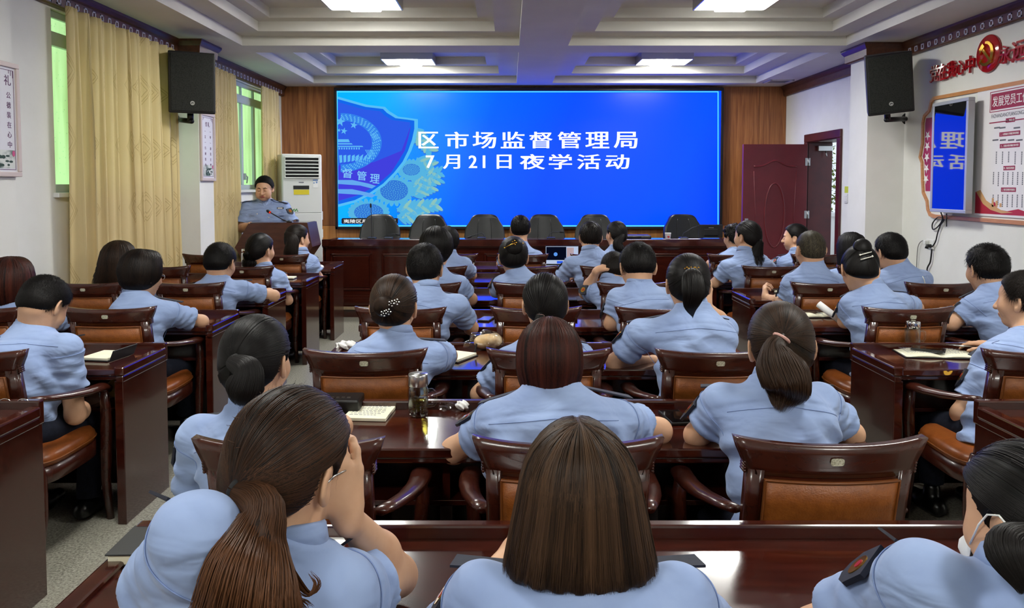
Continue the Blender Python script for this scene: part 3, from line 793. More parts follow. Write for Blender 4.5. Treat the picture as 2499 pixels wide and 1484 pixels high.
# ================================================================== PRESIDIUM
DX0, DX1, DZ0 = -2.25, 2.80, .12
d = MB(); d.box(DX0, DX1, 9.02, YB, 0, DZ0 - .025); d.box(DX0, DX1, 9.01, YB, DZ0 - .02, DZ0, .003)
d_ = struct(d.build('platform', M['wood']))
MB().box(DX0, DX1, 9.0, 9.03, DZ0 - .028, DZ0 + .004, .002).build('step_nosing', noisy('tan_nosing', (150, 128, 100), (166, 146, 118), 20, .4), d_)
TX0, TX1, TY = P(787, 585, 9.1)[0], 2.72, 9.08
tz = P(787, 584, TY)[2]
tb = thing('presidium_table', 'long dark red panelled head table in front of the video wall', 'table', ((TX0 + TX1) / 2, TY, DZ0))
hx = (TX1 - TX0) / 2; tz -= DZ0
b = MB(); b.box(-hx, hx, -.02, .03, tz - .085, tz, .006); b.box(-hx, hx, .0, .04, tz - .1, tz - .085, .004); b.build('front_ledge', M['wood'], tb)
MB().box(-hx, hx, .03, .62, tz - .06, tz - .025, .006).build('tabletop', M['wood'], tb)
b = MB(); b.box(-hx + .02, hx - .02, .03, .055, 0, tz - .09); b.box(-hx + .01, hx - .01, .005, .03, 0, .10, .004); b.box(-hx + .01, hx - .01, .012, .03, .10, .13, .003); b.build('front_board', M['wood'], tb)
n = 8; pw = (2 * hx - .06) / n
for k in range(n):
    x0 = -hx + .03 + k * pw + .06; x1 = x0 + pw - .12; z0, z1 = .19, tz - .17
    f = MB()
    for q in ((x0, x1, z1 - .025, z1), (x0, x1, z0, z0 + .025), (x0, x0 + .025, z0, z1), (x1 - .025, x1, z0, z1)): f.box(q[0], q[1], .012, .032, q[2], q[3], .008)
    f.box(x0 + .03, x1 - .03, .022, .032, z0 + .03, z1 - .03, .006); f.build('raised_panel', M['wood'], tb)
for s in (-1, 1): MB().box(*sorted((s * hx, s * (hx - .035))), .03, .60, 0, tz - .06, .003).build('side_panel', M['wood'], tb)
ttop = DZ0 + tz - .025
# leather chairs behind it
def boss_parts(root):
    bk = MB(); V = []; Fs = []; nu, nv = 22, 14
    def surf(u, v, off):
        z = .45 + .60 * v; wdt = .215 + .035 * math.sin(pi * min(v * 1.1, 1)) - .05 * max(0, v - .8) / .2
        zz = z if v < .9 else z
        x = wdt * u; y = .05 + .10 * v - .06 * u * u * (1 - .3 * v) + off * (1 - .25 * abs(u) ** 4)
        z = zz - .05 * abs(u) ** 5 * (v > .0) * v
        return x, y, z
    for off in (-.055, .055):
        for i in range(nu + 1):
            for j in range(nv + 1): V.append(surf(-1 + 2 * i / nu, j / nv, off))
    m = (nu + 1) * (nv + 1)
    for k in (0, 1):
        for i in range(nu):
            for j in range(nv):
                a = k * m + i * (nv + 1) + j; Fs.append((a, a + nv + 1, a + nv + 2, a + 1))
    for i in range(nu):
        for j in (0, nv):
            a = i * (nv + 1) + j; Fs.append((a, a + nv + 1, m + a + nv + 1, m + a))
    for j in range(nv):
        for i in (0, nu):
            a = i * (nv + 1) + j; Fs.append((a, a + 1, m + a + 1, m + a))
    bk.add(V, Fs, True); bb = bk.build('backrest', M['blackleather'], root)
    sm = MB()
    for u in (-.30, .30): sm.tube([tuple(Vector(surf(u * (1 + .2 * v / 10), v / 10, -.058))) for v in range(2, 10)], .004, 6)
    sm.build('seam', M['black'], bb)
    MB().box(-.25, .25, -.42, .08, .40, .50, .045, seg=4).build('seat', M['blackleather'], root)
    for s in (-1, 1):
        a = MB(); a.tube([(s * .27, .05, .68), (s * .285, -.1, .69), (s * .285, -.32, .67)], [.025, .03, .026], 10, flat=.6); a.tube([(s * .285, -.28, .66), (s * .28, -.2, .5), (s * .23, -.15, .42)], .017); a.build('armrest', M['black'], root)
    MB().tube([(0, -.17, .40), (0, -.17, .12)], .03).build('gas_column', M['black'], root)
    sb = MB()
    for k in range(5):
        a = 2 * pi * k / 5 + .3; sb.tube([(0, -.17, .11), (.29 * math.cos(a), -.17 + .29 * math.sin(a), .075)], [.028, .018])
    st_ = sb.build('star_base', M['black'], root)
    for k in range(5):
        a = 2 * pi * k / 5 + .3; c = MB(); x, y = .29 * math.cos(a), -.17 + .29 * math.sin(a)
        c.tube([(x - .012, y, .03), (x + .012, y, .03)], .029, 12); c.build('caster', M['black'], st_)
boss0 = None
blab = ['leftmost black leather chair at the head table, behind the upright microphone', 'black leather chair at the head table, second from the air conditioner', 'black leather chair at the head table, third from the air conditioner',
        'black leather chair at the head table, just right of the front-row man', 'black leather chair at the head table, behind the cropped-hair man', 'rightmost black leather chair at the head table, beside the black monitor']
for k, px in enumerate((925, 1044, 1182, 1331, 1453, 1674)):
    p = P(px, 560, 10.05); loc = (p[0], 10.10, DZ0); rz = (.1, -.12, 0, .08, -.1, .15)[k]
    if boss0 is None: boss0 = thing('office_chair', blab[k], 'chair', loc, rz, 'black leather chairs at the head table'); boss_parts(boss0)
    else: c = copy_tree(boss0); c.location = loc; c.rotation_euler = (0, 0, rz); tag(c, blab[k])
for o in [o for o in COL.objects if o.name.startswith('office_chair')]: o.scale = (1.08, 1, 1.0)
# gooseneck microphones
def mic(label, base, pts, r=.004):
    t = thing('gooseneck_microphone', label, 'microphone', base, 0, 'gooseneck microphones')
    b = MB(); b.box(-.05, .05, -.06, .06, 0, .028, .008); b.build('base', M['black'], t)
    p = [Vector(q) - Vector(base) for q in pts]
    MB().tube([tuple(q) for q in p], r, 8).build('gooseneck', M['black'], t)
    e = (p[-1] - p[-2]).normalized()
    MB().tube([tuple(p[-1] - e * .005), tuple(p[-1] + e * .004), tuple(p[-1] + e * .035), tuple(p[-1] + e * .05)], [.006, .011, .011, .005], 12).build('capsule', M['blackmatt'], t)
    return t
def mp(px, py, d=9.4): return tuple(P(px, py, d))
def on_table(px, d=9.4): p = P(px, 585, d); return (p[0], d, ttop)
mics = [('microphone standing upright before the leftmost head-table chair', 907, [(907, 575), (907, 550), (906, 525), (905, 506)]),
        ('microphone bent right beside the upright one, left of the head table', 948, [(930, 580), (948, 573), (960, 571), (967, 572)]),
        ('microphone lying low before the third head-table chair', 1175, [(1182, 580), (1181, 573), (1176, 568), (1150, 577)]),
        ('microphone pointing right, before the chair beside the front-row man', 1345, [(1338, 580), (1341, 571), (1350, 566), (1366, 566)]),
        ('microphone leaning toward the black monitor at the head table', 1668, [(1665, 580), (1668, 569), (1690, 556), (1705, 552)])]
for lab, px, pts in mics:
    b = on_table(px); mic(lab, b, [(b[0], 9.4, b[2] + .02)] + [mp(x, y) for x, y in pts])
# things on the head table
p = on_table(1630, 9.25)
t = thing('paper_cup', 'white paper cup with red emblem on the head table', 'cup', p)
MB().lathe([(0, 0), (.025, 0), (.037, .085), (.039, .088), (.036, .09), (.034, .085), (.022, .005), (0, .005)], 24).build('cup_body', M['whitepaper'], t)
e = MB(); e.prism(ell_pts(0, 0, .014, .014), 0, .001, mat4((1, 0, 0), (0, .14, .99), (0, -.99, .14), (0, -.0325, .045))); e.build('printed_emblem', M['red'], t)
p = on_table(1734, 9.35)
t = thing('monitor', 'black monitor seen from the back at the right end of the head table', 'monitor', p, -.05)
z0 = P(1734, 580, 9.35)[2] - ttop; z1 = P(1734, 548, 9.35)[2] - ttop; w = 58 * 9.35 / F / 2
bk = MB(); bk.box(-w, w, -.012, .012, max(.02, z0), z1, .006); bk.box(-w * .6, w * .6, -.03, -.01, .05, z1 - .05, .01); bk.build('back_shell', M['blackmatt'], t)
MB().box(-.12, .12, -.09, .09, 0, .012, .004).build('stand', M['black'], t); tm = MB(); tm.box(-.03, .03, -.0325, -.03, z1 - .04, z1 - .034); tm.build('maker_plate', M['metal'], t)
p = on_table(1545, 9.5)
t = thing('document_bag', 'flat black document bag lying on the head table', 'bag', p)
bg = MB(); bg.box(-.21, .21, -.11, .11, 0, .05, .02, seg=3); bg.build('bag_body', M['black'], t); hb = MB(); hb.tube([(-.08, -.11, .03), (-.07, -.15, .035), (.07, -.15, .035), (.08, -.11, .03)], .008); hb.build('handle', M['black'], t)
for k, (px, dd) in enumerate(((850, 9.35), (1650, 9.3), (1690, 9.3))):
    p = on_table(px, dd); t = MB().box(-.15, .15, -.10, .10, 0, .003 + k * .004).build('paper_sheet', M['whitepaper'], loc=p)
    tag(t, ['white paper lying at the left end of the head table', 'white papers beside the paper cup on the head table', 'white paper in front of the black monitor'][k], 'paper')
# conference laptop / display on the farthest middle desk
p0, p1 = P(1335, 602, 7.9), P(1408, 641, 7.9)
t = thing('laptop', 'open laptop showing a dark conference tile on the front-row desk', 'laptop', ((p0[0] + p1[0]) / 2, 7.9, DT))
w = (p1[0] - p0[0]) / 2 + .02
MB().box(-w, w, -.19, .0, 0, .016, .004).build('keyboard_base', M['metal'], t)
sz1 = max(.17, p0[2] - DT + .01)
MB().box(-w, w, .0, .012, .014, sz1, .004).build('lid', M['black'], t)
q = MB(); q.box(-w + .008, w - .008, -.003, .0, .026, sz1 - .008); q.build('display', emis('laptop_light', (190, 205, 235), .9), t)
q = MB(); q.box(-w + .012, w * .25, -.006, -.003, .065, sz1 - .012); q.build('video_tile', emis('laptop_dark', (6, 10, 28), 1.0), t)
q = MB(); q.prism(ell_pts(-w * .38, .125, .02, .02), 0, .001, mat4((1, 0, 0), (0, 0, 1), (0, -1, 0), (0, -.006, 0))); q.build('round_avatar', emis('laptop_blue', (90, 150, 235), 1.0), t)
q = MB()
for k in range(5): q.box(w * .3 + k * .014, w * .3 + k * .014 + .009, -.006, -.003, .075, sz1 - .02)
q.build('book_spines_tile', emis('laptop_tile', (196, 150, 140), .8), t)
q = MB(); q.box(-w * .3, w * .05, -.006, -.003, .03, .055); q.build('blue_button', emis('laptop_btn', (40, 90, 230), 1.0), t)

# ================================================================== PODIUM, AIR CONDITIONER
PY = 8.42
def pd(px, py): p = P(px, py, PY); return p[0], p[2]
cxp = P(668, 600, PY)[0]
t = thing('podium', 'dark brown podium with slanted hexagonal front where the speaker stands', 'podium', (cxp, PY, 0))
outl = [(606, 546), (750, 544), (762, 603), (752, 618), (733, 646), (600, 648), (582, 618), (573, 604)]
pl = [(pd(*q)[0] - cxp, pd(*q)[1]) for q in outl]
Mx = mat4((1, 0, 0), (0, 0, 1), (0, -1, 0), (0, 0, 0))
b = MB(); b.prism(pl, -.40, 0, Mx); ub = b.build('desk_box', noisy('brown_podium_wood', (66, 36, 26), (80, 46, 34), 5, .35, sc3=(1, 6, 6)), t)
b = MB(); z0 = pl[4][1]; b.box(-.24, .24, .03, .38, .06, z0 + .01, .01); b.build('column', M['wood'], t)
MB().box(-.32, .32, -.03, .44, 0, .06, .008).build('plinth', M['wood'], t)
MB().box(pl[0][0] + .01, pl[1][0] - .01, .02, .38, pl[0][1] - .004, pl[0][1] + .012, .004).build('reading_board', M['wood'], t)
ptop = pl[0][1] + .012
t = thing('podium_microphone', 'gooseneck microphone with red ring pointing at the standing speaker', 'microphone', (P(706, 545, PY + .08)[0], PY + .08, ptop))
bx, by, bz = t.location
MB().lathe([(0, 0), (.03, 0), (.03, .012), (.01, .02), (0, .02)]).build('base', M['black'], t)
c = [Vector(P(706, 543, PY + .08)), Vector(P(690, 536, PY + .10)), Vector(P(672, 526, PY + .12)), Vector(P(660, 519, PY + .14))]
MB().tube([tuple(q - Vector(t.location)) for q in [Vector((bx, by, bz + .01))] + c], .006).build('gooseneck', M['black'], t)
e = (c[-1] - c[-2]).normalized(); o = c[-1] - Vector(t.location)
MB().tube([tuple(o), tuple(o + e * .012)], .012, 12).build('light_ring', emis('red_ring', (255, 60, 30), .9), t)
MB().tube([tuple(o + e * .012), tuple(o + e * .04), tuple(o + e * .055)], [.016, .016, .008], 12).build('capsule', M['blackmatt'], t)

AY = 9.95
a0, a1 = P(688, 376, AY), P(785, 376, AY)
acx, acw, ach = (a0[0] + a1[0]) / 2, (a1[0] - a0[0]), a0[2]
t = thing('air_conditioner', 'white floor-standing air conditioner with louvred top in the corner', 'air conditioner', (acx, AY, 0), .45)
h = acw / 2
b = MB(); b.box(-h, h, 0, .36, .02, ach, .02, seg=3); b.build('cabinet', M['white'], t)
gz0, gz1 = P(730, 434, AY)[2], P(730, 384, AY)[2]
gr = MB(); gr.box(-h + .045, h - .045, -.004, .02, gz0, gz1); g_ = gr.build('air_outlet', M['blackmatt'], t)
lv = MB()
for k in range(7):
    z = gz0 + (gz1 - gz0) * k / 6; lv.box(-h + .04, h - .04, -.022, .0, z - .007, z + .007, .003)
for x in (-h + .04, h - .04): lv.box(x - .006, x + .006, -.018, .0, gz0 - .005, gz1 + .005)
lv.build('louvre', M['white'], g_)
zs = P(730, 520, AY)[2]
b = MB(); b.box(-h + .012, h - .012, -.008, .005, zs + .004, gz0 - .03, .004); b.build('front_panel', M['white'], t)
b = MB(); b.box(-h + .012, h - .012, -.008, .005, .08, zs - .004, .004); b.build('front_panel', M['white'], t)
def acp(px, py): p = P(px, py, AY); return p[0] - acx, p[2]
def plate(mb, px0, py0, px1, py1, y=-.011):
    (x0, z1), (x1, z0) = acp(px0, py0), acp(px1, py1); mb.box(x0, x1, y, -.006, z0, z1)
q = MB(); plate(q, 716, 453, 754, 462); q.build('black_label', M['black'], t)
q = MB(); plate(q, 717, 463, 754, 475); q.build('yellow_label', M['yellow'], t)
q = MB(); plate(q, 729, 444, 741, 446); q.build('maker_mark', M['ink'], t)
q = MB(); plate(q, 763, 438, 775, 458); eq = q.build('energy_label', M['whitepaper'], t)
q = MB(); plate(q, 763, 438, 775, 441.5, -.0125); plate(q, 764, 445, 767, 448, -.0125); plate(q, 770, 443, 774, 447, -.0125); q.build('blue_print', mat('blue_print', (110, 140, 190), .6), eq)
q = MB()
for i in range(7):
    x, z = acp(714 + i * 2, 516 - (i % 3) * 2); q.add([(x - .012, -.0095, z), (x + .012, -.0095, z), (x, -.0095, z + .02)], [(0, 1, 2)])
q.build('green_leaf_print', M['green'], t)
for z in (ach * .62, ach * .50, ach * .2):
    q = MB(); q.box(h - .002, h + .012, .03, .10, z - .11, z, .004); q.build('side_clip', M['white'], t)

# ================================================================== LOUDSPEAKERS
def speaker(label, c, w, hgt, dep, rot, mount, brk_side):
    t = thing('loudspeaker', label, 'loudspeaker', c, 0, 'wall loudspeakers')
    t.rotation_euler = rot
    b = MB(); pl = [(-w / 2, 0), (w / 2, 0), (w / 2 - .05, dep), (-w / 2 + .05, dep)]
    Mz = mat4((1, 0, 0), (0, 1, 0), (0, 0, 1), (0, 0, 0))
    bm = bmesh.new(); vs = [bm.verts.new((x, y, z)) for z in (-hgt / 2, hgt / 2) for x, y in pl]
    for f in ((3, 2, 1, 0), (4, 5, 6, 7), (0, 1, 5, 4), (1, 2, 6, 5), (2, 3, 7, 6), (3, 0, 4, 7)): bm.faces.new([vs[i] for i in f])
    bmesh.ops.bevel(bm, geom=bm.edges[:], offset=.012, segments=2, affect='EDGES', profile=.5)
    b.bm(bm); b.build('cabinet', M['black'], t)
    g = MB(); g.box(-w / 2 + .018, w / 2 - .018, -.008, .004, -hgt / 2 + .02, hgt / 2 - .02, .005); gg = g.build('grille', M['grille'], t)
    o = MB(); o.prism([(x, z) for x, z in ell_pts(.0, -hgt * .33, .019, .019)], 0, .004, mat4((1, 0, 0), (0, 0, 1), (0, -1, 0), (0, -.008, 0))); ob = o.build('maker_badge', M['metal'], gg)
    o = MB(); o.tube([(-.011, -.0125, -hgt * .33 - .004), (.0, -.0125, -hgt * .33 + .005), (.012, -.0125, -hgt * .33 + .0)], .0035); o.build('badge_stroke', M['black'], ob)
    br = MB(); iM = (Matrix.Translation(c) @ Matrix.LocRotScale(None, t.rotation_euler, None)).inverted()
    a = Vector((0, dep * .55, -hgt / 2)); m = iM @ Vector(mount)
    drop = a + Vector((0, 0, -.07)); elbow = Vector((m.x, drop.y, drop.z)) if False else drop.lerp(m, .5)
    br.tube([tuple(a + Vector((0, 0, .01))), tuple(drop)], .028, 12); br.tube([tuple(drop - (m - drop).normalized() * .03), tuple(m)], .024, 12)
    br.build('wall_bracket', M['black'], t)
    pm = MB(); d_ = (iM.to_3x3() @ Vector((0, 1, 0))).normalized(); pm.tube([tuple(m - d_ * .012), tuple(m)], .06, 16); pm.build('mount_plate', M['black'], t)
    return t
def grille_mat():
    m = mat('perforated_black_grille', (22, 24, 22), .55, spec=.3)
    vo = nd(m, 'ShaderNodeTexVoronoi'); vo.inputs['Scale'].default_value = 120; lk(m, coords(m), vo.inputs['Vector'])
    r = ramp(m, vo.outputs['Distance'], [(.25, (6, 6, 6)), (.45, (34, 36, 33))]); lk(m, r.outputs[0], bsdf(m).inputs['Base Color']); return m
M['grille'] = grille_mat()
c = P(469, 202, 7.0)
speaker('black loudspeaker on the pillar between the curtains', tuple(c), .40, .55, .33, (math.radians(5), 0, math.radians(28)), (P(424, 290, 7.52)[0], 7.52, P(440, 291, 7.52)[2]), 1)
c = P(2172, 205, 7.12)
speaker('black loudspeaker on the pillar by the red wall slogan', tuple(c), .40, .55, .32, (math.radians(10), math.radians(-6), math.radians(-15)), (P(2214, 293, 7.70)[0], 7.70, P(2214, 290, 7.70)[2]), 1)

# ================================================================== PICTURES ON THE LEFT PILLARS
M['picframe'] = mat('pale_pink_frame', (206, 190, 184), .5)
M['picpaper'] = mat('pale_lilac_print', (222, 221, 228), .6)
M['plum'] = mat('plum_print', (92, 52, 92), .7)
M['mist'] = noisy('ink_wash_landscape', (70, 96, 88), (214, 218, 214), 9, .7, lo=.38, hi=.6)
def wall_pic(label, px0, py0, px1, py1, X, full_w, cols, head):
    a, b = PX(px0, py0, X), PX(px1, py1, X)
    y1 = b[1]; y0 = y1 - full_w; z1 = PX(px1, py0, X)[2]; z0 = PX(px1, py1, X)[2]
    yc, zc_ = (y0 + y1) / 2, (z0 + z1) / 2; hw, hh = full_w / 2, (z1 - z0) / 2
    t = thing('framed_print', label, 'picture', (X, yc, zc_), 0, 'framed prints on the pillars')
    f = MB()
    for q in ((-hw, hw, hh - .03, hh), (-hw, hw, -hh, -hh + .03), (-hw, -hw + .03, -hh + .0302, hh - .0302), (hw - .03, hw, -hh + .0302, hh - .0302)): f.box(0, .022, q[0], q[1], q[2], q[3], .004)
    f.build('frame', M['picframe'], t)
    MB().box(.002, .010, -hw + .02, hw - .02, -hh + .02, hh - .02).build('print', M['picpaper'], t)
    l = MB()
    for q in ((-hw + .045, hw - .045, hh - .048, hh - .045), (-hw + .045, hw - .045, -hh + .042, -hh + .045), (-hw + .045, -hw + .048, -hh + .045, hh - .045), (hw - .048, hw - .045, -hh + .045, hh - .045)): l.box(.010, .0112, q[0], q[1], q[2], q[3])
    for s in (-1, 1):
        for k in range(3): l.box(.010, .0114, *sorted((s * (hw - .05 - k * .018), s * (hw - .053 - k * .018))), hh - .09 + k * .012, hh - .048)
    l.build('line_border', M['plum'], t)
    def G(u, v): return mat4((0, 1, 0), (0, 0, 1), (1, 0, 0), (.010, u, v))
    tx = MB(); L = []
    for u, s, v0, stp, sz in cols:
        for i, ch in enumerate(s): L.append((ch, G(u, v0 - i * stp), sz, sz))
    for ch, u, v, sz in head: L.append((ch, G(u, v), sz, sz))
    for part in (L[:len(cols[0][1])], L[len(cols[0][1]):-len(head)], L[-len(head):]):
        tx = MB(); text_mb(part, tx, .0012, .004); tx.build('lettering', M['plum'], t)
    m_ = MB(); m_.box(.0098, .0108, -hw + .05, hw - .05, -hh + .05, -hh + .16); m_.build('landscape_print', M['mist'], t)
    r = random.Random(3); hl = MB()
    for k in range(14):
        u = r.uniform(-hw + .08, hw - .08); v = -hh + .065 + r.uniform(0, .06)
        hl.prism(ell_pts(u, v, r.uniform(.010, .022), r.uniform(.005, .012), 0, 10), 0, .0006 + k * .00005, mat4((0, 1, 0), (0, 0, 1), (1, 0, 0), (.0108, 0, 0)))
    hl.build('tree_print', mat('dark_green_ink', (38, 64, 52), .7), t)
    bl = MB(); bl.prism(ell_pts(hw - .065, -hh + .14, .012, .018), 0, .002, mat4((0, 1, 0), (0, 0, 1), (1, 0, 0), (.0108, 0, 0))); bl.build('blossom_print', mat('pink_ink', (196, 80, 130), .7), t)
    return t
hw = .22
wall_pic('framed calligraphy print on the near left pillar, cut by the picture edge', 0, 160, 47, 432, -3.018, .44, [(.125, '公德装在心中', .146, .059, .038), (-.02, '文明记在心中', .146, .059, .038)], [('礼', .12, .235, .062), ('仪', .02, .235, .05)])
wall_pic('framed calligraphy print under the black loudspeaker on the far pillar', 490, 281, 523, 442, -3.018, .36, [(.07, '一举一动见文明', .155, .0555, .030), (-.06, '一言一行树形象', .155, .0555, .030)], [('礼', .03, .225, .050), ('仪', -.03, .225, .045)])

# ================================================================== RIGHT WALL
def WR(px, py, X=XR): p = PX(px, py, X); return p[1], p[2]
def Rm(y, z, X): return mat4((0, -1, 0), (0, 0, 1), (-1, 0, 0), (X, y, z))   # text facing -x, reading towards the camera
M['redsign'] = mat('red_acrylic', (168, 22, 32), .12, coat=.4)
t = thing('wall_slogan', 'raised red slogan characters on the right wall around a party emblem', 'sign', (XR, 6.7, 2.3))
for ch, x0, y0, x1, y1 in (('党', 2276, 160, 2297, 200), ('在', 2297, 155, 2317, 196), ('我', 2318, 149, 2339, 189), ('心', 2340, 147, 2362, 182), ('中', 2364, 136, 2385, 178), ('永', 2448, 110, 2475, 155), ('远', 2477, 99, 2511, 149)):
    ya, yb = WR(x0, (y0 + y1) / 2)[0], WR(x1, (y0 + y1) / 2)[0]; za, zb = WR((x0 + x1) / 2, y1)[1], WR((x0 + x1) / 2, y0)[1]
    cb = MB(); text_mb([(ch, mat4((0, -1, 0), (0, 0, 1), (-1, 0, 0), (-.012, (ya + yb) / 2 - 6.7, (za + zb) / 2 - 2.3)), abs(ya - yb), zb - za)], cb, .018, .012)
    for k in (0,): cb.box(-.012, -.0005, (ya + yb) / 2 - 6.7 - .004, (ya + yb) / 2 - 6.7 + .004, (za + zb) / 2 - 2.304, (za + zb) / 2 - 2.296)
    cb.build('character', M['redsign'], t)
ya, yb = WR(2393, 130)[0], WR(2442, 130)[0]; za, zb = WR(2417, 177)[1], WR(2417, 85)[1]
yc, zc_ = (ya + yb) / 2, (za + zb) / 2; R_ = max(abs(ya - yb), zb - za) / 2
t = thing('party_emblem', 'round red disc with gold hammer and sickle on the right wall', 'emblem', (XR, yc, zc_))
Mx = mat4((0, -1, 0), (0, 0, 1), (-1, 0, 0), (0, 0, 0))
d = MB(); d.lathe([(0, .0), (R_, 0), (R_, .018), (R_ - .008, .026), (0, .028)], 48, Mx); d.build('disc', M['redsign'], t)
g = MB(); k = R_ * .62
sick = [(x * k * 1.05, y * k * 1.05) for x, y in ell_pts(0, 0, 1, 1, 0, 28, math.radians(-128), math.radians(95))] + [(x * k * .98 - k * .10, y * k * .98 + k * .03) for x, y in ell_pts(0, 0, .80, .84, 0, 28, math.radians(92), math.radians(-126))]
g.prism(sick, .024, .040, Mx)
def rp(pts, a, cx=0, cy=0): return [(cx + (x * math.cos(a) - y * math.sin(a)) * k, cy + (x * math.sin(a) + y * math.cos(a)) * k) for x, y in pts]
g.prism(rp([(-.13, -1.15), (.13, -1.15), (.13, .75), (-.13, .75)], math.radians(45)), .026, .043, Mx)
g.prism(rp([(-.50, .55), (.36, .55), (.36, .95), (-.30, .95)], math.radians(45)), .026, .045, Mx)
g.prism(rp([(-.11, -.35), (.11, -.35), (.11, .05), (-.11, .05)], math.radians(-35), -k * .62, -k * .45), .024, .041, Mx)
g.build('hammer_and_sickle', M['gold'], t)
# ornate board behind the screen
M['boardwood'] = noisy('light_orange_wood', (186, 126, 76), (200, 142, 90), 10, .4, sc3=(3, 1, 6))
M['magenta'] = noisy('magenta_print', (150, 24, 78), (186, 36, 92), 4, .5)
ctr = [(2499 + 120, 170), (2497, 196), (2283, 236), (2275, 246), (2270, 268), (2258, 281), (2254, 300), (2253, 350), (2249, 374), (2247, 384), (2252, 398), (2253, 440), (2255, 472), (2264, 492), (2266, 512), (2272, 527), (2284, 532), (2370, 539), (2497, 549), (2499 + 120, 558)]
yz = [WR(x, y) for x, y in ctr]
t = thing('notice_board', 'ornate wood-edged notice board with magenta star end behind the wall screen', 'board', (XR, 6.6, 1.6))
def loop_off(pts, d):
    n = len(pts); o = []
    for i in range(n):
        a, b, c = Vector(pts[i - 1]), Vector(pts[i]), Vector(pts[(i + 1) % n]); e1 = (b - a).normalized(); e2 = (c - b).normalized()
        nn = Vector((-(e1.y + e2.y), e1.x + e2.x)); nn = nn.normalized() if nn.length > 1e-6 else Vector((0, 0)); o.append(tuple(b + nn * d))
    return o
loc_ = [(y - 6.6, z - 1.6) for y, z in yz]
def area(p): return sum(p[i - 1][0] * p[i][1] - p[i][0] * p[i - 1][1] for i in range(len(p))) / 2
if area(loc_) < 0: loc_ = loc_[::-1]
inn = loop_off(loc_, .032); inn2 = loop_off(loc_, .05)
Mb = mat4((0, 1, 0), (0, 0, 1), (-1, 0, 0), (0, 0, 0))
Mb = Matrix(((0, 0, -1, 0), (1, 0, 0, 0), (0, 1, 0, 0), (0, 0, 0, 1)))
fr = MB(); n = len(loc_)
V = [(x, y, 0) for x, y in loc_] + [(x, y, .022) for x, y in loc_] + [(x, y, .022) for x, y in inn] + [(x, y, .008) for x, y in inn]
Fs = []
for a in range(3):
    for i in range(n): Fs.append((a * n + i, a * n + (i + 1) % n, (a + 1) * n + (i + 1) % n, (a + 1) * n + i))
fr.add(V, Fs, False, Mb); fr.build('frame', M['boardwood'], t)
b = MB(); b.prism(inn, .002, .008, Mb); b.build('backing', M['wall'], t)
yl = WR(2330, 380)[0] - 6.6
mg = [(y, z) for y, z in inn2 if y > yl]
mg = [p for p in mg if p[0] > WR(2268, 300)[0] - 6.6 and WR(2262, 500)[1] - 1.6 < p[1] < WR(2262, 272)[1] - 1.6]
zz = sorted(p[1] for p in mg); mg2 = sorted(mg, key=lambda p: p[1]); mg2 = mg2 + [(yl, zz[-1]), (yl, zz[0])]
b = MB(); b.prism(mg2, .008, .011, Mb); b.build('magenta_panel', M['magenta'], t)
b = MB()
for px, py in ((2267, 331), (2266, 357), (2265, 384), (2264, 411), (2263, 437)):
    y, z = WR(px, py); b.prism(star_pts(y - 6.6, z - 1.6, .048), .011, .013, Mb)
b.build('white_star', M['whitepaper'], t)
# poster
XPz = XR - .012
y0, y1 = WR(2389, 300)[0], WR(2389, 300)[0] - 1.15
za, zb = WR(2385, 526)[1], WR(2392, 222)[1]
t = thing('flowchart_poster', 'white poster with red headed flow chart of membership steps', 'poster', (XPz, y0, za))
MB().box(-.006, 0, y1 - y0, 0, 0, zb - za, .002).build('sheet', mat('poster_paper', (232, 229, 232), .6), t)
def wp(px, py): p = PX(px, py, XPz - .006); return p[1] - y0, p[2] - za
def pbox(mb, px0, py0, px1, py1, th=.0012, off=0):
    (a, b1), (c, b0) = wp(px0, (py0 + py1) / 2), wp(px1, (py0 + py1) / 2); zc0 = wp((px0 + px1) / 2, py1)[1]; zc1 = wp((px0 + px1) / 2, py0)[1]
    mb.box(-.006 - off - th, -.006 - off, min(a, c), max(a, c), zc0, zc1)
def wtext(s, px, py, hgt, wdt):
    y, z = wp(px, py); return (s, mat4((0, -1, 0), (0, 0, 1), (-1, 0, 0), (-.0074, y, z)), wdt, hgt)
M['claret'] = mat('claret_print', (150, 30, 66), .6)
yA, zA = wp(2419, 250); hh_ = .13
b = MB(); b.box(-.0074, -.006, yA - .62, yA, zA - hh_ / 2, zA + hh_ / 2); 
fz = MB()
for q in ((yA - .64, yA + .015, zA + hh_ / 2 + .012, zA + hh_ / 2 + .018), (yA - .64, yA + .015, zA - hh_ / 2 - .018, zA - hh_ / 2 - .012), (yA + .009, yA + .015, zA - hh_ / 2 - .018, zA + hh_ / 2 + .018)): b.box(-.0074, -.006, *q)
b.box(-.0074, -.006, yA - .64, yA + .015, zA - .172, zA - .163)
hd = b.build('title_block', M['claret'], t)
tx = MB(); text_mb([('发展党员工作流程', mat4((0, -1, 0), (0, 0, 1), (-1, 0, 0), (-.0075, yA - .31, zA)), .58, .085)], tx, .001, .003); tx.build('title_text', M['whitepaper'], hd)
tx = MB(); text_mb([('FAZHANDANGYUANGONGZUOLIUCHENG', mat4((0, -1, 0), (0, 0, 1), (-1, 0, 0), (-.006, yA - .31, zA - .115)), .60, .03)], tx, .001); tx.build('pinyin_line', M['ink'], t)
heads = (('一、申请入党', 2466, 293, .11), ('二、入党积极分子的确定和培养教育', 2464, 326, .25), ('三、发展对象的确定和考察', 2464, 355, .24), ('四、预备党员的接收', 2463, 410, .14), ('五、预备党员的教育考察和转正', 2461, 463, .18))
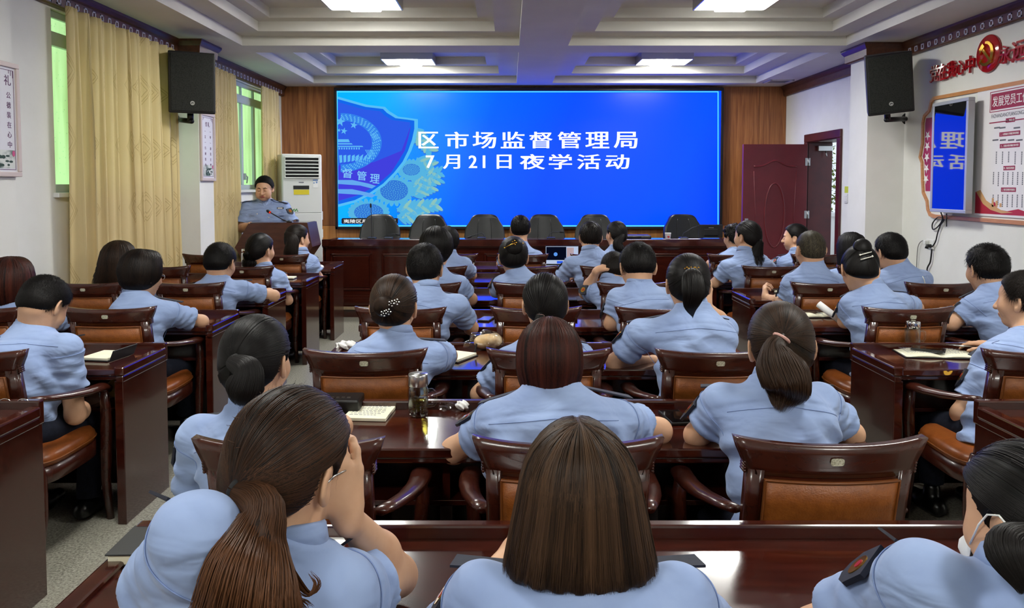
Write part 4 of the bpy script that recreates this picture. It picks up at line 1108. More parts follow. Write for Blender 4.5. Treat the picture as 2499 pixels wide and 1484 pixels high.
for s, px, py, wd in heads:
    y, z = wp(px, py); b = MB(); b.box(-.0074, -.006, y - wd / 2, y + wd / 2, z - .017, z + .017); hb = b.build('heading_block', M['claret'], t)
    tx = MB(); text_mb([(s, mat4((0, -1, 0), (0, 0, 1), (-1, 0, 0), (-.0074, y, z)), wd * .9, .018)], tx, .0008); tx.build('heading_text', M['whitepaper'], hb)
b = MB(); r = random.Random(7)
for py, pxs in ((312, (2432, 2445, 2480)), (342, (2428, 2446, 2466, 2486))):
    for px in pxs:
        y, z = wp(px, py); b.box(-.0068, -.006, y - .045, y + .03, z - .006, z + .006)
for py0, py1, pxs in ((370, 402, (2432, 2447, 2462, 2478, 2494)), (420, 452, (2425, 2437, 2449, 2460, 2472, 2484, 2496)), (475, 507, (2424, 2436, 2447, 2459, 2471, 2483, 2495))):
    for px in pxs:
        (y, zt_), (_, zb_) = wp(px, py0), wp(px, py1); z = zt_
        while z > zb_ + r.uniform(0, .02): b.box(-.0066, -.006, y - .006, y + .006, z - .011, z); z -= .0145
b.build('small_print', M['ink'], t)
b = MB(); (ya_, zt_), (yb_, _) = wp(2384, 470), wp(2499, 500)
pts = [(0, .02), (0, .20), (-.10, .15), (-.2, .10), (-.26, .12), (-.3, .06), (-.42, .05), (-.55, .07), (-.7, .04), (-.9, .06), (-1.12, .03), (-1.12, .02)]
b.prism([(y - .012, z) for y, z in pts], .006, .0068, Mb); wv = b.build('red_wave_print', mat('wave_red', (176, 32, 60), .6), t)
b = MB(); b.prism([(-.02, .20), (-.08, .215), (-.16, .13), (-.26, .09), (-.36, .055), (-.5, .04), (-.36, .03), (-.22, .055), (-.12, .10)], .0068, .0076, Mb)
for k in range(3): b.box(-.0076, -.0068, -.26 - .05 * k, -.235 - .05 * k, .08, .15 - .02 * k)
b.build('wall_print', mat('wave_tan', (206, 160, 112), .6), t)
# wall screen (switched off, mirrors the video wall)
XT = 3.80
(yA, _), (yB, _) = WR(2275, 380, XT), WR(2361, 380, XT)
zt_, zb_ = PX(2361, 237, XT)[2], PX(2361, 522, XT)[2]
t = thing('wall_screen', 'silver-framed upright screen on the right wall mirroring the blue title', 'screen', (XT, (yA + yB) / 2, (zt_ + zb_) / 2), .011)
hw, hh = abs(yA - yB) / 2, (zt_ - zb_) / 2
f = MB()
for q in ((-hw, hw, hh - .03, hh), (-hw, hw, -hh, -hh + .03), (-hw, -hw + .03, -hh + .0302, hh - .0302), (hw - .03, hw, -hh + .0302, hh - .0302)): f.box(-.008, .05, q[0], q[1], q[2], q[3], .004)
f.build('bezel', M['silver'] if 'silver' in M else M['metal'], t)
g = MB(); g.box(-.004, .03, -hw + .025, hw - .025, -hh + .025, hh - .025); gm = mat('dark_screen_glass', (6, 8, 14), .03, spec=1.0); bsdf(gm).inputs['Coat Weight'].default_value = 1.0; bsdf(gm).inputs['Coat IOR'].default_value = 2.2; bsdf(gm).inputs['Coat Roughness'].default_value = .02
g.build('glass', gm, t)
g = MB(); g.box(.03, .062, -hw + .02, hw - .02, -hh + .03, hh - .03, .01); g.box(.06, .12, -hw * .4, hw * .4, -hh * .35, hh * .35, .01); g.build('back_shell', M['black'], t)
# cables, socket
def cable(label, pts, r, m): 
    o = MB().tube(pts, r, 8).build('power_cable', m); return tag(o, label, 'cable', 'cables under the wall screen')
def smooth(pts, n=6):
    pts = [Vector(p) for p in pts]; o = []
    for i in range(len(pts) - 1):
        p0, p1, p2, p3 = pts[max(i - 1, 0)], pts[i], pts[i + 1], pts[min(i + 2, len(pts) - 1)]
        for k in range(n):
            t_ = k / n; o.append(.5 * ((2 * p1) + (p2 - p0) * t_ + (2 * p0 - 5 * p1 + 4 * p2 - p3) * t_ ** 2 + (3 * p1 - p0 - 3 * p2 + p3) * t_ ** 3))
    o.append(pts[-1]); return [tuple(p) for p in o]
def wr3(px, py, X=XR - .02): return tuple(PX(px, py, X))
cable('looped black cable hanging from the wall screen to the socket', smooth([wr3(2296, 518, 3.86), wr3(2300, 535), wr3(2290, 552), wr3(2277, 560), wr3(2276, 545), wr3(2290, 530), wr3(2303, 536), wr3(2295, 550), wr3(2288, 570), wr3(2283, 590), wr3(2275, 602)]), .006, M['black'])
cable('short black cable end hanging below the wall screen', smooth([wr3(2310, 522, 3.86), wr3(2310, 536), wr3(2310, 553)]), .005, M['black'])
cable('black cable dropping from the socket to the floor', smooth([wr3(2274, 608), wr3(2273, 620), wr3(2270, 640), wr3(2263, 655), wr3(2262, 680), (XR - .02, WR(2262, 680)[0], .05)]), .007, M['black'])
cable('thin grey cable curving from the socket to the left', smooth([wr3(2264, 588), wr3(2250, 588), wr3(2241, 600), wr3(2238, 625), wr3(2237, 645), (XR - .02, WR(2237, 645)[0], .05)]), .004, mat('grey_cable', (120, 120, 118), .5))
y, z = WR(2272, 596)
t = thing('wall_socket', 'white double wall socket with plugs below the wall screen', 'socket', (XR, y, z))
MB().box(-.012, 0, -.065, .065, -.045, .045, .005).build('plate', M['white'], t)
q = MB(); q.box(-.05, -.012, .01, .05, -.005, .035, .006); q.build('white_plug', M['white'], t)
q = MB(); q.tube([(-.012, -.02, -.015), (-.045, -.02, -.015), (-.05, -.02, -.04)], .018); q.build('black_plug', M['black'], t)
y, z = WR(2066, 477)
t = thing('light_switch', 'white switch under a yellow-green notice beside the door', 'switch', (XR, y, z - .03))
q = MB(); q.box(-.012, 0, -.045, .045, -.06, .05, .005); q.box(-.017, -.012, -.03, .03, -.04, .03, .003); q.build('plate', M['white'], t)
q = MB(); q.box(-.003, 0, -.05, .05, .06, .135); q.build('notice', mat('notice_green', (196, 206, 60), .6), t)
p = P(1850, 203, 10.6); t = thing('ceiling_vent', 'small square vent in the soffit above the door corner', 'vent', (3.62, 10.45, ZC))
q = MB()
for b in ((-.16, .16, .13, .16), (-.16, .16, -.16, -.13), (-.16, -.13, -.16, .16), (.13, .16, -.16, .16)): q.box(b[0], b[1], b[2], b[3], -.012, .002, .003)
q.build('frame', M['white'], t); q = MB(); q.box(-.13, .13, -.13, .13, -.004, .001); q.build('grille', mat('vent_grey', (120, 120, 122), .6), t)
# ================================================================== PEOPLE: implicit surfaces turned into one continuous mesh
def nv(v): v = np.asarray(v, float); return v / max(np.linalg.norm(v), 1e-9)
def smin(a, b, k):
    h = np.maximum(k - np.abs(a - b), 0) / k
    return np.minimum(a, b) - h * h * k * .25
class Sdf:
    def __init__(s): s.ops = []; s.post = []
    def add(s, f, lo, hi, k=.02, op='u'): s.ops.append((f, np.asarray(lo, float), np.asarray(hi, float), k, op)); return s
    def cone(s, a, b, ra, rb, k=.02, op='u', cut=None):
        a = np.asarray(a, float); b = np.asarray(b, float); ab = b - a; L2 = max(ab @ ab, 1e-9)
        n = ab / math.sqrt(L2)
        def f(p):
            q = p - a; t = np.clip(q @ ab / L2, 0, 1)
            d = np.linalg.norm(q - t[:, None] * ab, axis=1) - (ra + (rb - ra) * t)
            if cut is not None: d = np.maximum(d, (p - b) @ n - cut)
            return d
        r = max(ra, rb); return s.add(f, np.minimum(a, b) - r, np.maximum(a, b) + r, k, op)
    def ell(s, c, r, R=None, k=.02, op='u'):
        c = np.asarray(c, float); r = np.asarray(r, float)
        def f(p):
            q = p - c
            if R is not None: q = q @ R          # R columns are the local axes
            k0 = np.linalg.norm(q / r, axis=1); k1 = np.linalg.norm(q / (r * r), axis=1)
            return k0 * (k0 - 1) / np.maximum(k1, 1e-9)
        m = r.max() if R is not None else r
        return s.add(f, c - m, c + m, k, op)
    def ev(s, p):
        d = np.full(len(p), .09)
        for f, lo, hi, k, op in s.ops:
            m = ((p > lo - .06) & (p < hi + .06)).all(1); i = np.nonzero(m)[0]
            if not len(i): continue
            v = f(p[i])
            if op == 'u': d[i] = smin(d[i], v, k)
            elif op == 's': d[i] = -smin(-d[i], v, k)
        for g in s.post: d = g(p, d)
        return d
    def ev1(s, p): return float(s.ev(np.asarray(p, float)[None])[0])
    def march(s, p, n, L=.3, step=.004):
        p = np.asarray(p, float); n = nv(n); t = np.arange(0, L, step)
        d = s.ev(p + t[:, None] * n); i = np.nonzero(d < 0)[0]
        if not len(i): return p + n * L * .5
        k = i[0]
        return p + n * (t[k] - step * (d[k] / (d[k] - d[k - 1])) if k > 0 and d[k - 1] > d[k] else t[k])
    def mesh(s, h):
        us = [o for o in s.ops if o[4] == 'u']
        lo = np.min([o[1] for o in us], 0) - .03; hi = np.max([o[2] for o in us], 0) + .03
        c = 4; n = np.ceil((hi - lo) / (h * c)).astype(int) + 1
        g = np.stack(np.meshgrid(*[np.arange(k) for k in n], indexing='ij'), -1).reshape(-1, 3)
        dc = s.ev(lo + (g + .5) * h * c - .5 * h)
        act = (np.abs(dc) < h * c * 1.25).reshape(n)
        big = np.repeat(np.repeat(np.repeat(act, c, 0), c, 1), c, 2)
        D = np.repeat(np.repeat(np.repeat(dc.reshape(n), c, 0), c, 1), c, 2)
        idx = np.argwhere(big); D[big] = s.ev(lo + idx * h)
        return nets(D, lo, h)
def nets(D, org, h):
    nx, ny, nz = D.shape; S = D < 0
    cr = [(i, j, k) for i in (0, 1) for j in (0, 1) for k in (0, 1)]
    cnt = np.zeros((nx - 1, ny - 1, nz - 1), np.int8)
    for i, j, k in cr: cnt += S[i:nx - 1 + i, j:ny - 1 + j, k:nz - 1 + k]
    mixed = (cnt > 0) & (cnt < 8); idx = np.argwhere(mixed)
    vid = np.full(mixed.shape, -1, np.int32); vid[mixed] = np.arange(len(idx))
    val = {c: D[idx[:, 0] + c[0], idx[:, 1] + c[1], idx[:, 2] + c[2]] for c in cr}
    acc = np.zeros((len(idx), 3)); nn = np.zeros(len(idx))
    for c in cr:
        for ax in range(3):
            if c[ax]: continue
            e = list(c); e[ax] = 1; a, b = val[c], val[tuple(e)]
            m = (a < 0) != (b < 0); t = np.where(m, a / np.where(m, a - b, 1), 0)
            pos = np.tile(np.array(c, float), (len(idx), 1)); pos[:, ax] = t
            acc[m] += pos[m]; nn[m] += 1
    V = org + h * (idx + acc / nn[:, None])
    Fs = []
    for ax in range(3):
        o = [a for a in range(3) if a != ax]
        sl0 = [slice(1, None)] * 3; sl1 = [slice(1, None)] * 3
        sl0[ax] = slice(0, -1); sl1[ax] = slice(1, None)
        A, B = S[tuple(sl0)], S[tuple(sl1)]
        e = np.argwhere(A != B); e[:, o[0]] += 1; e[:, o[1]] += 1
        ok = (e[:, o[0]] < D.shape[o[0]] - 1) & (e[:, o[1]] < D.shape[o[1]] - 1); e = e[ok]
        ins = S[e[:, 0], e[:, 1], e[:, 2]]
        q = []
        for d0, d1 in ((-1, -1), (0, -1), (0, 0), (-1, 0)):
            f = e.copy(); f[:, o[0]] += d0; f[:, o[1]] += d1; q.append(vid[f[:, 0], f[:, 1], f[:, 2]])
        q = np.stack(q, 1)
        flip = ins if ax != 1 else ~ins
        q[~flip] = q[~flip][:, ::-1]
        Fs.append(q[(q >= 0).all(1)])
    return V, np.concatenate(Fs)

# ------------------------------------------------------------------ hair strands as thin ribbons
def ribbons(paths, width, center, tone, taper=.5, name='strands'):
    """paths (N,n,3) head-local; returns V,F,tone"""
    N, n, _ = paths.shape
    t = np.gradient(paths, axis=1); t /= np.maximum(np.linalg.norm(t, axis=2, keepdims=True), 1e-9)
    out = paths - center; out -= (out * t).sum(2, keepdims=True) * t; out /= np.maximum(np.linalg.norm(out, axis=2, keepdims=True), 1e-9)
    b = np.cross(t, out)
    s = np.linspace(0, 1, n)[None, :, None]
    w = (width[:, None, None] if hasattr(width, '__len__') else width) * np.where(s < taper, 1, 1 - .85 * (s - taper) / (1 - taper)) * .5
    V = np.stack([paths - b * w, paths + out * w * .45, paths + b * w], 2).reshape(-1, 3)
    i = np.arange(N)[:, None] * n * 3 + np.arange(n - 1)[None, :] * 3; i = i.ravel()
    Fq = np.concatenate([np.stack([i, i + 1, i + 4, i + 3], 1), np.stack([i + 1, i + 2, i + 5, i + 4], 1)])
    tt = np.repeat(tone, n * 3) if tone.ndim == 1 else np.repeat(tone.ravel(), 3)
    return V, Fq, np.clip(tt, 0, 1)
def catmull(pts, n):
    pts = np.asarray(pts, float)
    p = np.vstack([2 * pts[0] - pts[1], pts, 2 * pts[-1] - pts[-2]]); m = len(pts) - 1
    u = np.linspace(0, m - 1e-6, n); i = u.astype(int); t = (u - i)[:, None]
    p0, p1, p2, p3 = p[i], p[i + 1], p[i + 2], p[i + 3]
    return .5 * ((2 * p1) + (p2 - p0) * t + (2 * p0 - 5 * p1 + 4 * p2 - p3) * t ** 2 + (3 * p1 - p0 - 3 * p2 + p3) * t ** 3)
def tail_paths(rng, cl, rad, N, n, wave=0.0, wl=3.0, spread=1.0, ln=(.75, 1.0)):
    C = catmull(cl, n); R = np.interp(np.linspace(0, 1, n), np.linspace(0, 1, len(rad)), rad)
    t = np.gradient(C, axis=0); t /= np.linalg.norm(t, axis=1, keepdims=True)
    e1 = np.empty_like(t); e = np.cross(t[0], [1., 0, 0]); e = e if np.linalg.norm(e) > .1 else np.cross(t[0], [0, 1., 0])
    for k in range(n):
        e = e - t[k] * (e @ t[k]); e = e / np.linalg.norm(e); e1[k] = e
    e2 = np.cross(t, e1)
    rho = np.sqrt(rng.uniform(.25, 1.05, N)); ph = rng.uniform(0, 2 * pi, N)
    s = np.linspace(0, 1, n)
    L = rng.uniform(ln[0], ln[1], N)
    out = np.empty((N, n, 3))
    for k in range(N):
        u = s * L[k] * (n - 1); i = np.clip(u.astype(int), 0, n - 2); f = (u - i)[:, None]
        c = C[i] * (1 - f) + C[i + 1] * f; r = R[i] * (1 - f[:, 0]) + R[i + 1] * f[:, 0]
        wv = wave * s * np.sin(2 * pi * wl * s * L[k] + ph[k] * 1.0 + rng.uniform(0, .8))
        a = ph[k] + .5 * wave * 20 * s
        out[k] = c + (r * rho[k] * np.cos(a) + wv)[:, None] * e1[i] + (r * rho[k] * np.sin(a) + wv * .6)[:, None] * e2[i]
    return out

SK = (np.array([.076, .095, .087]))        # skull half axes
def hairline(y, nape):
    return np.interp(y, [-.12, -.075, -.045, -.025, .018, .03, .055, .088], [nape, nape, -.075, -.052, -.045, .005, .042, .066])
def hand_prims(S, W, f, up, side, curl, spread=.12, sc=1.0, k=.006):
    """W wrist; f along the hand; up = back of the hand; side = towards the thumb"""
    f, up, side = nv(f), nv(up), nv(side)
    pal = W + f * .02 * sc
    kn = [W + f * (.088 - .006 * abs(i - 1.2)) * sc + side * (.030 - .0205 * i) * sc + up * (.004 - .003 * abs(i - 1.3)) * sc for i in range(4)]
    S.cone(W - f * .015, pal, .020 * sc, .021 * sc, .02)
    for i in range(4): S.cone(pal + side * (.016 - .011 * i) * sc, kn[i], .0165 * sc, .0115 * sc, .014)
    for i in range(4):
        a = (1.5 - i) * spread; d = nv(f * math.cos(a) + side * math.sin(a)); p = kn[i]; L = (.042, .047, .043, .033)[i] * sc
        c = curl[i] if hasattr(curl, '__len__') else curl
        for j, (l, r) in enumerate(((L, .0098), (L * .66, .0088), (L * .52, .0080))):
            ang = c * (.55 + .45 * j); dd = d * math.cos(c * (.35 + .55 * j)) - up * math.sin(c * (.35 + .55 * j))
            q = p + dd * l; S.cone(p, q, r * sc, (r - .0008) * sc, k); p = q
    p = W + f * .022 * sc + side * .022 * sc - up * .006 * sc
    d1 = nv(f * .75 + side * .75 - up * .25); q = p + d1 * .045 * sc; S.cone(p, q, .0155 * sc, .0115 * sc, .012)
    d2 = nv(f * .95 + side * .35 - up * .3); r2 = q + d2 * .032 * sc; S.cone(q, r2, .0112 * sc, .0100 * sc, k); d3 = nv(f + side * .1 - up * .45); S.cone(r2, r2 + d3 * .026 * sc, .0102 * sc, .0085 * sc, k)

PEOPLE = []
def person(label, seat=None, h=None, hd=3.0, yaw=0, pitch=8, roll=0, hs=1.0, sex='f', nb=None, nd=None, sh=None, sd=None, hump=.02, bulk=1.0,
           el=None, er=None, wl=None, wr=None, handl=None, handr=None, hair=None, style='short', tail=None, face=False, badge=True, boards=True,
           front=0, legs=True, root=None, near=1, pel=None, glasses=False, mask=False, extras=None, slv=.66, standing=False, bodyscale=1.0):
    rng = np.random.default_rng(abs(hash_(label)) % 99991)
    facing = -1.0 if standing else 1.0
    cn = seat
    if pel is None:
        sx = SEATS[seat[0]][seat[1]]; pel = np.array([sx, chair_y(seat[2]) - .06, .50])
    else: pel = np.asarray(pel, float)
    Hc = P(h[0], h[1], hd)
    ny, pt, rl = math.radians(yaw), math.radians(pitch), math.radians(roll)
    R = np.array(Matrix.Rotation(ny, 3, 'Z') @ Matrix.Rotation(-pt, 3, 'X') @ Matrix.Rotation(rl, 3, 'Y'))
    def hl(x, y, z): return Hc + R @ (np.array([x, y, z]) * hs)
    NB = P(nb[0], nb[1], nd); SL, SR = P(sh[0], sh[1], sd[0] if sd else nd + .02), P(sh[2], sh[3], sd[1] if sd else nd + .02)
    if standing: SL, SR = SR, SL            # his left is on the right of the picture
    org = np.array([pel[0], pel[1], 0.0])
    rt = thing('person', label, 'person', tuple(org), 0, 'people in light blue uniform shirts')
    hres = {1: .0075, 2: .006, 3: .005}[near]
    # torso frame
    v = nv(NB - pel); L = np.linalg.norm(NB - pel)
    u = SR - SL; u = nv(u - v * (u @ v)); w = nv(np.cross(v, u))
    half = np.linalg.norm(SR - SL) / 2 / .185
    TS = [-.25, -.1, 0, .25, .55, .74, .84, .92, 1.0]
    A = np.array([.172, .17, .168, .155, .172, .172, .14, .092, .066]) * (.45 + .55 * half) * bulk
    B = np.array([.135, .13, .125, .112, .120, .115, .095, .075, .062]) * (.5 + .5 * bulk)
    ph = rng.uniform(0, 6.28, 8)
    def torso(ins, wr_):
        def f(p):
            q = p - pel; t = q @ v / L; uu = q @ u; ww = q @ w + hump * np.sin(pi * np.clip(t, 0, 1))
            a = np.interp(t, TS, A) - ins; b = np.interp(t, TS, B) - ins
            d = (np.sqrt((np.abs(uu) / a) ** 2.2 + (np.abs(ww) / b) ** 2.2) - 1) * np.minimum(a, b) * .92
            if wr_:
                x, y = uu * 60, t * L * 60
                n1 = np.sin(y * .75 + .55 * x + 1.5 * np.sin(.3 * x + ph[0]) + ph[1]); n2 = np.sin(y * .55 - .6 * x + 1.8 * np.sin(.25 * y + ph[2]) + ph[3]); n3 = np.sin(y * 1.5 + .25 * x + 2 * np.sin(.2 * x + ph[4]) + ph[5])
                amp = .55 + .65 * np.clip((.75 - t) / .6, 0, 1) + .6 * np.exp(-((t - .62) / .12) ** 2) * np.clip(np.abs(uu) / .15, 0, 1)
                d = d - .0042 * amp * (np.abs(n1) ** .7 * np.sign(n1) + .8 * n2 + .6 * n3 * np.clip(np.abs(uu) / .12, 0, 1))
                d = d + .0045 * np.exp(-((t - .80 - .04 * np.cos(uu * 9)) * L / .006) ** 2) * (ww < .02)
            d = np.maximum(d, (t - 1.0) * L); d = np.maximum(d, (-.24 - t) * L)
            return d
        c = pel + v * L * .4; e = np.array([.26, .26, .26]) + np.abs(v) * L * .62
        return f, c - e, c + e
    # arms
    arms = {}
    for s_, Sj, E, Wt, hp in ((-1, SL, el, wl, handl), (1, SR, er, wr, handr)):
        inn = Sj - u * s_ * .035 - np.array([0, 0, .03])
        if E is None:
            E = inn + u * s_ * .06 + w * .19 + np.array([0, 0, -.20]); E[2] = max(E[2], DT + .05)
        else: E = P(*E)
        if Wt is None:
            Wt = E + nv(w * .75 - u * s_ * .62 + np.array([0, 0, 0.0])) * .23; Wt[2] = max(E[2] - .005, DT + .032)
        else: Wt = P(*Wt)
        arms[s_] = (inn, E, Wt, hp)
    # ---- body
    S = Sdf(); f, lo, hi = torso(.023, False); S.add(f, lo, hi, .03)
    fat = 1.0 if sex == 'f' else 1.12
    S.cone(hl(0, -.022, -.055), NB + v * -.01, .050 * fat * hs, .056 * fat, .03)
    S.cone(NB - v * .005, NB - v * .08, .050 * fat, .05, .04)
    S.ell(Hc, SK * hs, R, .02)
    S.ell(hl(0, -.02, -.045), np.array([.062, .07, .06]) * hs, R, .03)
    S.ell(hl(0, .030, -.062), np.array([.060 if sex == 'f' else .064, .058, .072]) * hs, R, .03)
    S.ell(hl(0, .058, -.108), np.array([.030, .028, .022]) * hs, R, .03)
    for s_ in (-1, 1):
        S.ell(hl(s_ * .040, .058, -.045), np.array([.026, .026, .028]) * hs, R, .03)
        Re = R @ np.array(Matrix.Rotation(s_ * .42, 3, 'Z') @ Matrix.Rotation(.18, 3, 'X'))
        S.ell(hl(s_ * .083, -.008, -.028), np.array([.0075, .0185, .032]) * hs, Re, .008)
        S.ell(hl(s_ * .089, -.006, -.024), np.array([.005, .009, .017]) * hs, Re, .006, 's')
        S.ell(hl(s_ * .080, .0, -.052), np.array([.006, .009, .011]) * hs, Re, .008)
        S.ell(hl(s_ * .032, .098, -.020), np.array([.017, .014, .011]) * hs, R, .02, 's')
    S.cone(hl(0, .092, -.018), hl(0, .112, -.052), .0085 * hs, .0125 * hs, .014)
    for s_ in (-1, 1): S.ell(hl(s_ * .012, .100, -.054), np.array([.009, .010, .008]) * hs, R, .01)
    S.ell(hl(0, .090, -.078), np.array([.025, .012, .008]) * hs, R, .008); S.ell(hl(0, .088, -.089), np.array([.021, .012, .008]) * hs, R, .008)
    S.cone(hl(-.021, .101, -.0835), hl(.021, .101, -.0835), .0022, .0022, .004, 's')
    if face:
        for s_ in (-1, 1):
            S.ell(hl(s_ * .032, .083, -.020), np.array([.015, .012, .011]) * hs, R, .005)
            S.cone(hl(s_ * .016, .093, .003), hl(s_ * .046, .084, .002), .006, .005, .014)
            S.ell(hl(s_ * .046, .06, -.075), np.array([.022, .026, .03]) * hs * (1.15 if standing else .8), R, .03)
    for s_, (inn, E, Wt, hp) in arms.items():
        k = bulk ** .5 * (1.0 if sex == 'f' else 1.08)
        S.cone(inn, E, .044 * k, .0375 * k, .03); S.cone(E, E + (Wt - E) * .4, .0385 * k, .0385 * k, .02); S.cone(E + (Wt - E) * .4, Wt, .0385 * k, .0225 * k, .02)
        if hp is None:
            fd = nv((Wt - E)); fd = nv(fd * 1.0 + w * .3); fd[2] = min(fd[2], 0) * .2; up = np.array([0, 0, 1.0]); hand_prims(S, Wt + np.array([0, 0, .004]), fd, up, np.cross(up, fd) * (1 if s_ > 0 else -1), .55)
        else: hand_prims(S, Wt, *hp)
    V, Fq = S.mesh(hres)
    # lips keep their own colour
    loc = (V - Hc) @ R / hs
    lipm = (np.abs(loc[:, 0]) < .024) & (loc[:, 1] < .112) & (loc[:, 1] > .075) & (np.abs(loc[:, 2] + .0835) < .0105 - 7 * loc[:, 0] ** 2)
    mi = lipm[Fq].all(1).astype(int)
    body = mesh_np('body', V - org, Fq, None, rt, mats=[M['skin'], M['lip']], mi=mi)
    # ---- shirt
    T = Sdf(); f, lo, hi = torso(0, True); T.add(f, lo, hi, .03)
    kb = bulk ** .6
    for s_, (inn, E, Wt, hp) in arms.items():
        T.cone(pel + v * L * .80 + u * s_ * .05 * half, inn + np.array([0, 0, .006]), .070 * kb, .060 * kb, .06)
        en = inn + (E - inn) * slv; ax = nv(E - inn)
        a0 = inn; p_ = rng.uniform(0, 6.28, 3)
        def slf(p, a0=inn, en=en, ax=ax, p_=p_):
            q = p - a0; LL = np.linalg.norm(en - a0); t = np.clip(q @ ax / LL, 0, 1); rad = q - (t * LL)[:, None] * ax
            d = np.linalg.norm(rad, axis=1) - (.060 + .008 * t) * kb
            ang = rad @ np.array([.6, .3, .74]) * 70
            d = d - .0042 * np.sin(t * 13 + ang * .5 + p_[0] + 1.2 * np.sin(ang * .4 + p_[1])) * (.4 + .6 * t) - .0022 * np.sin(t * 22 - ang + p_[2])
            d = d + .0045 * np.exp(-((q @ ax - .005) / .006) ** 2)
            d = np.maximum(d, (p - en) @ ax)
            # open cuff around the arm
            i = (q @ ax) / LL
            inner = np.linalg.norm(rad, axis=1) - (.048 + .007 * t) * kb
            return np.where(i > .84, np.maximum(d, -np.maximum(inner, (.88 - i) * LL)), d)
        r = .08 * kb; T.add(slf, np.minimum(inn, en) - r, np.maximum(inn, en) + r, .045)
    T.cone(NB - v * .02, NB - v * .09, .058 * fat, .082, .05)
    T.cone(NB + v * .06, NB + v * .0, .052 * fat, .050 * fat, .006, 's')
    V, Fq = T.mesh(hres)
    shirt = mesh_np('shirt', V - org, Fq, M['shirt'], rt)
    if near >= 2:
        sm = MB(); back = -w if not standing else w
        ln = [T.march(pel + v * L * (.80 - .03 * abs(x)) + u * x * .162 * half + back * .32, -back, .4) + back * .0012 for x in np.linspace(-1, 1, 33)]
        sm.tube([tuple(q - org) for q in ln], .0013, 5)
        for s_, (inn, E, Wt, hp) in arms.items():
            ax = nv(E - inn); a1 = nv(np.cross(ax, [0, 0, 1.0])); a2 = np.cross(ax, a1); pts = []
            for a in np.linspace(0, 2 * pi, 72):
                dr = a1 * math.cos(a) + a2 * math.sin(a)
                if dr @ (u * -s_) > .55: pts.append(None); continue
                o = inn + ax * .012 + dr * .15; pts.append(T.march(o, -dr, .14) + dr * .0012 - org)
            i0 = next((i for i, q in enumerate(pts) if q is None), 0)
            pts = [q for q in pts[i0:] + pts[:i0] if q is not None]
            if len(pts) > 4: sm.tube([tuple(q) for q in pts], .0013, 5)
        sm.build('shirt_seam', M['stitch'], shirt)
    # collar
    nk = nv(hl(0, -.022, -.055) - NB); ax = nv(v * .6 + nk * .6); cu = nv(u - ax * (u @ ax)); cw = nv(np.cross(ax, cu))
    prof = [(.0, -.016), (.001, .010), (.003, .021), (.006, .024), (.010, .020), (.016, -.012), (.012, -.014)]
    V = []; na = 36
    for i in range(na + 1):
        a = -pi * .86 + 2 * pi * .86 * i / na; opn = max(0, abs(a) - 2.0)
        for r, z in prof:
            rx, ry = .054 * fat + r, .053 * fat + r
            V.append(NB + cu * math.sin(a) * rx - cw * math.cos(a) * ry + ax * (z + .004 - .020 * opn * (r > .012) + .006 * math.cos(a)) + cw * .02 * opn)
    m = len(prof); Fq = [(i * m + j, (i + 1) * m + j, (i + 1) * m + (j + 1) % m, i * m + (j + 1) % m) for i in range(na) for j in range(m)]
    mesh_np('collar', np.array(V) - org, Fq, M['shirt'], rt)
    # shoulder boards
    if boards:
        for s_, (inn, E, Wt, hp) in arms.items():
            tip = inn + u * s_ * .052; base = NB + u * s_ * .085
            upv = nv(v * .2 + np.array([0, 0, .8])); base = base + w * .05; tip = tip + w * .05
            a = T.march(base + upv * .2, -upv, .4) + upv * .004; b = T.march(tip - u * s_ * .012 + upv * .2, -upv, .4) + upv * .014
            b = b + nv(b - a) * .015
            x = nv(b - a); y = nv(np.cross(upv, x)); z = np.cross(x, y); Lb = np.linalg.norm(b - a)
            mb = MB(); Mx = mat4(x, y, z, a - org)
            mb.prism([(0, -.016), (.014, -.018), (Lb, -.024), (Lb, .024), (.014, .018), (0, .016)], 0, .0045, Mx)
            bo = mb.build('shoulder_board', M['navyboard'], rt)
            if standing:
                mb = MB(); mb.box(Lb - .03, Lb - .014, -.018, .018, .0043, .0058, M=Mx); mb.box(Lb * .45, Lb * .62, -.010, .010, .0043, .0060, M=Mx); mb.build('gold_insignia', M['gold'], bo)
    if badge:
        inn, E, Wt, hp = arms[-1]; ax = nv(E - inn); out = nv(-u - ax * (-u @ ax)); out = nv(-u * .85 + np.array([0, 0, .4]) + w * .4); out = nv(out - ax * (out @ ax)) if not standing else nv(out + w * .5)
        c = inn + ax * .085; c = T.march(c + out * .14, -out, .2) + out * .004
        Mx = mat4(nv(np.cross(ax, out)), -ax, out, c - org)
        mb = MB(); mb.prism([(-.034, .045), (.034, .045), (.036, -.01), (.02, -.038), (0, -.048), (-.02, -.038), (-.036, -.01)], -.006, .003, Mx); bo = mb.build('sleeve_badge', M['navyboard'], rt)
        mb = MB(); mb.prism(ell_pts(0, .006, .019, .024), .003, .0045, Mx); mb.build('gold_emblem', M['gold'], bo); mb = MB(); mb.prism(ell_pts(0, .010, .008, .010), .0045, .0055, Mx); mb.build('red_emblem', M['red'], bo)
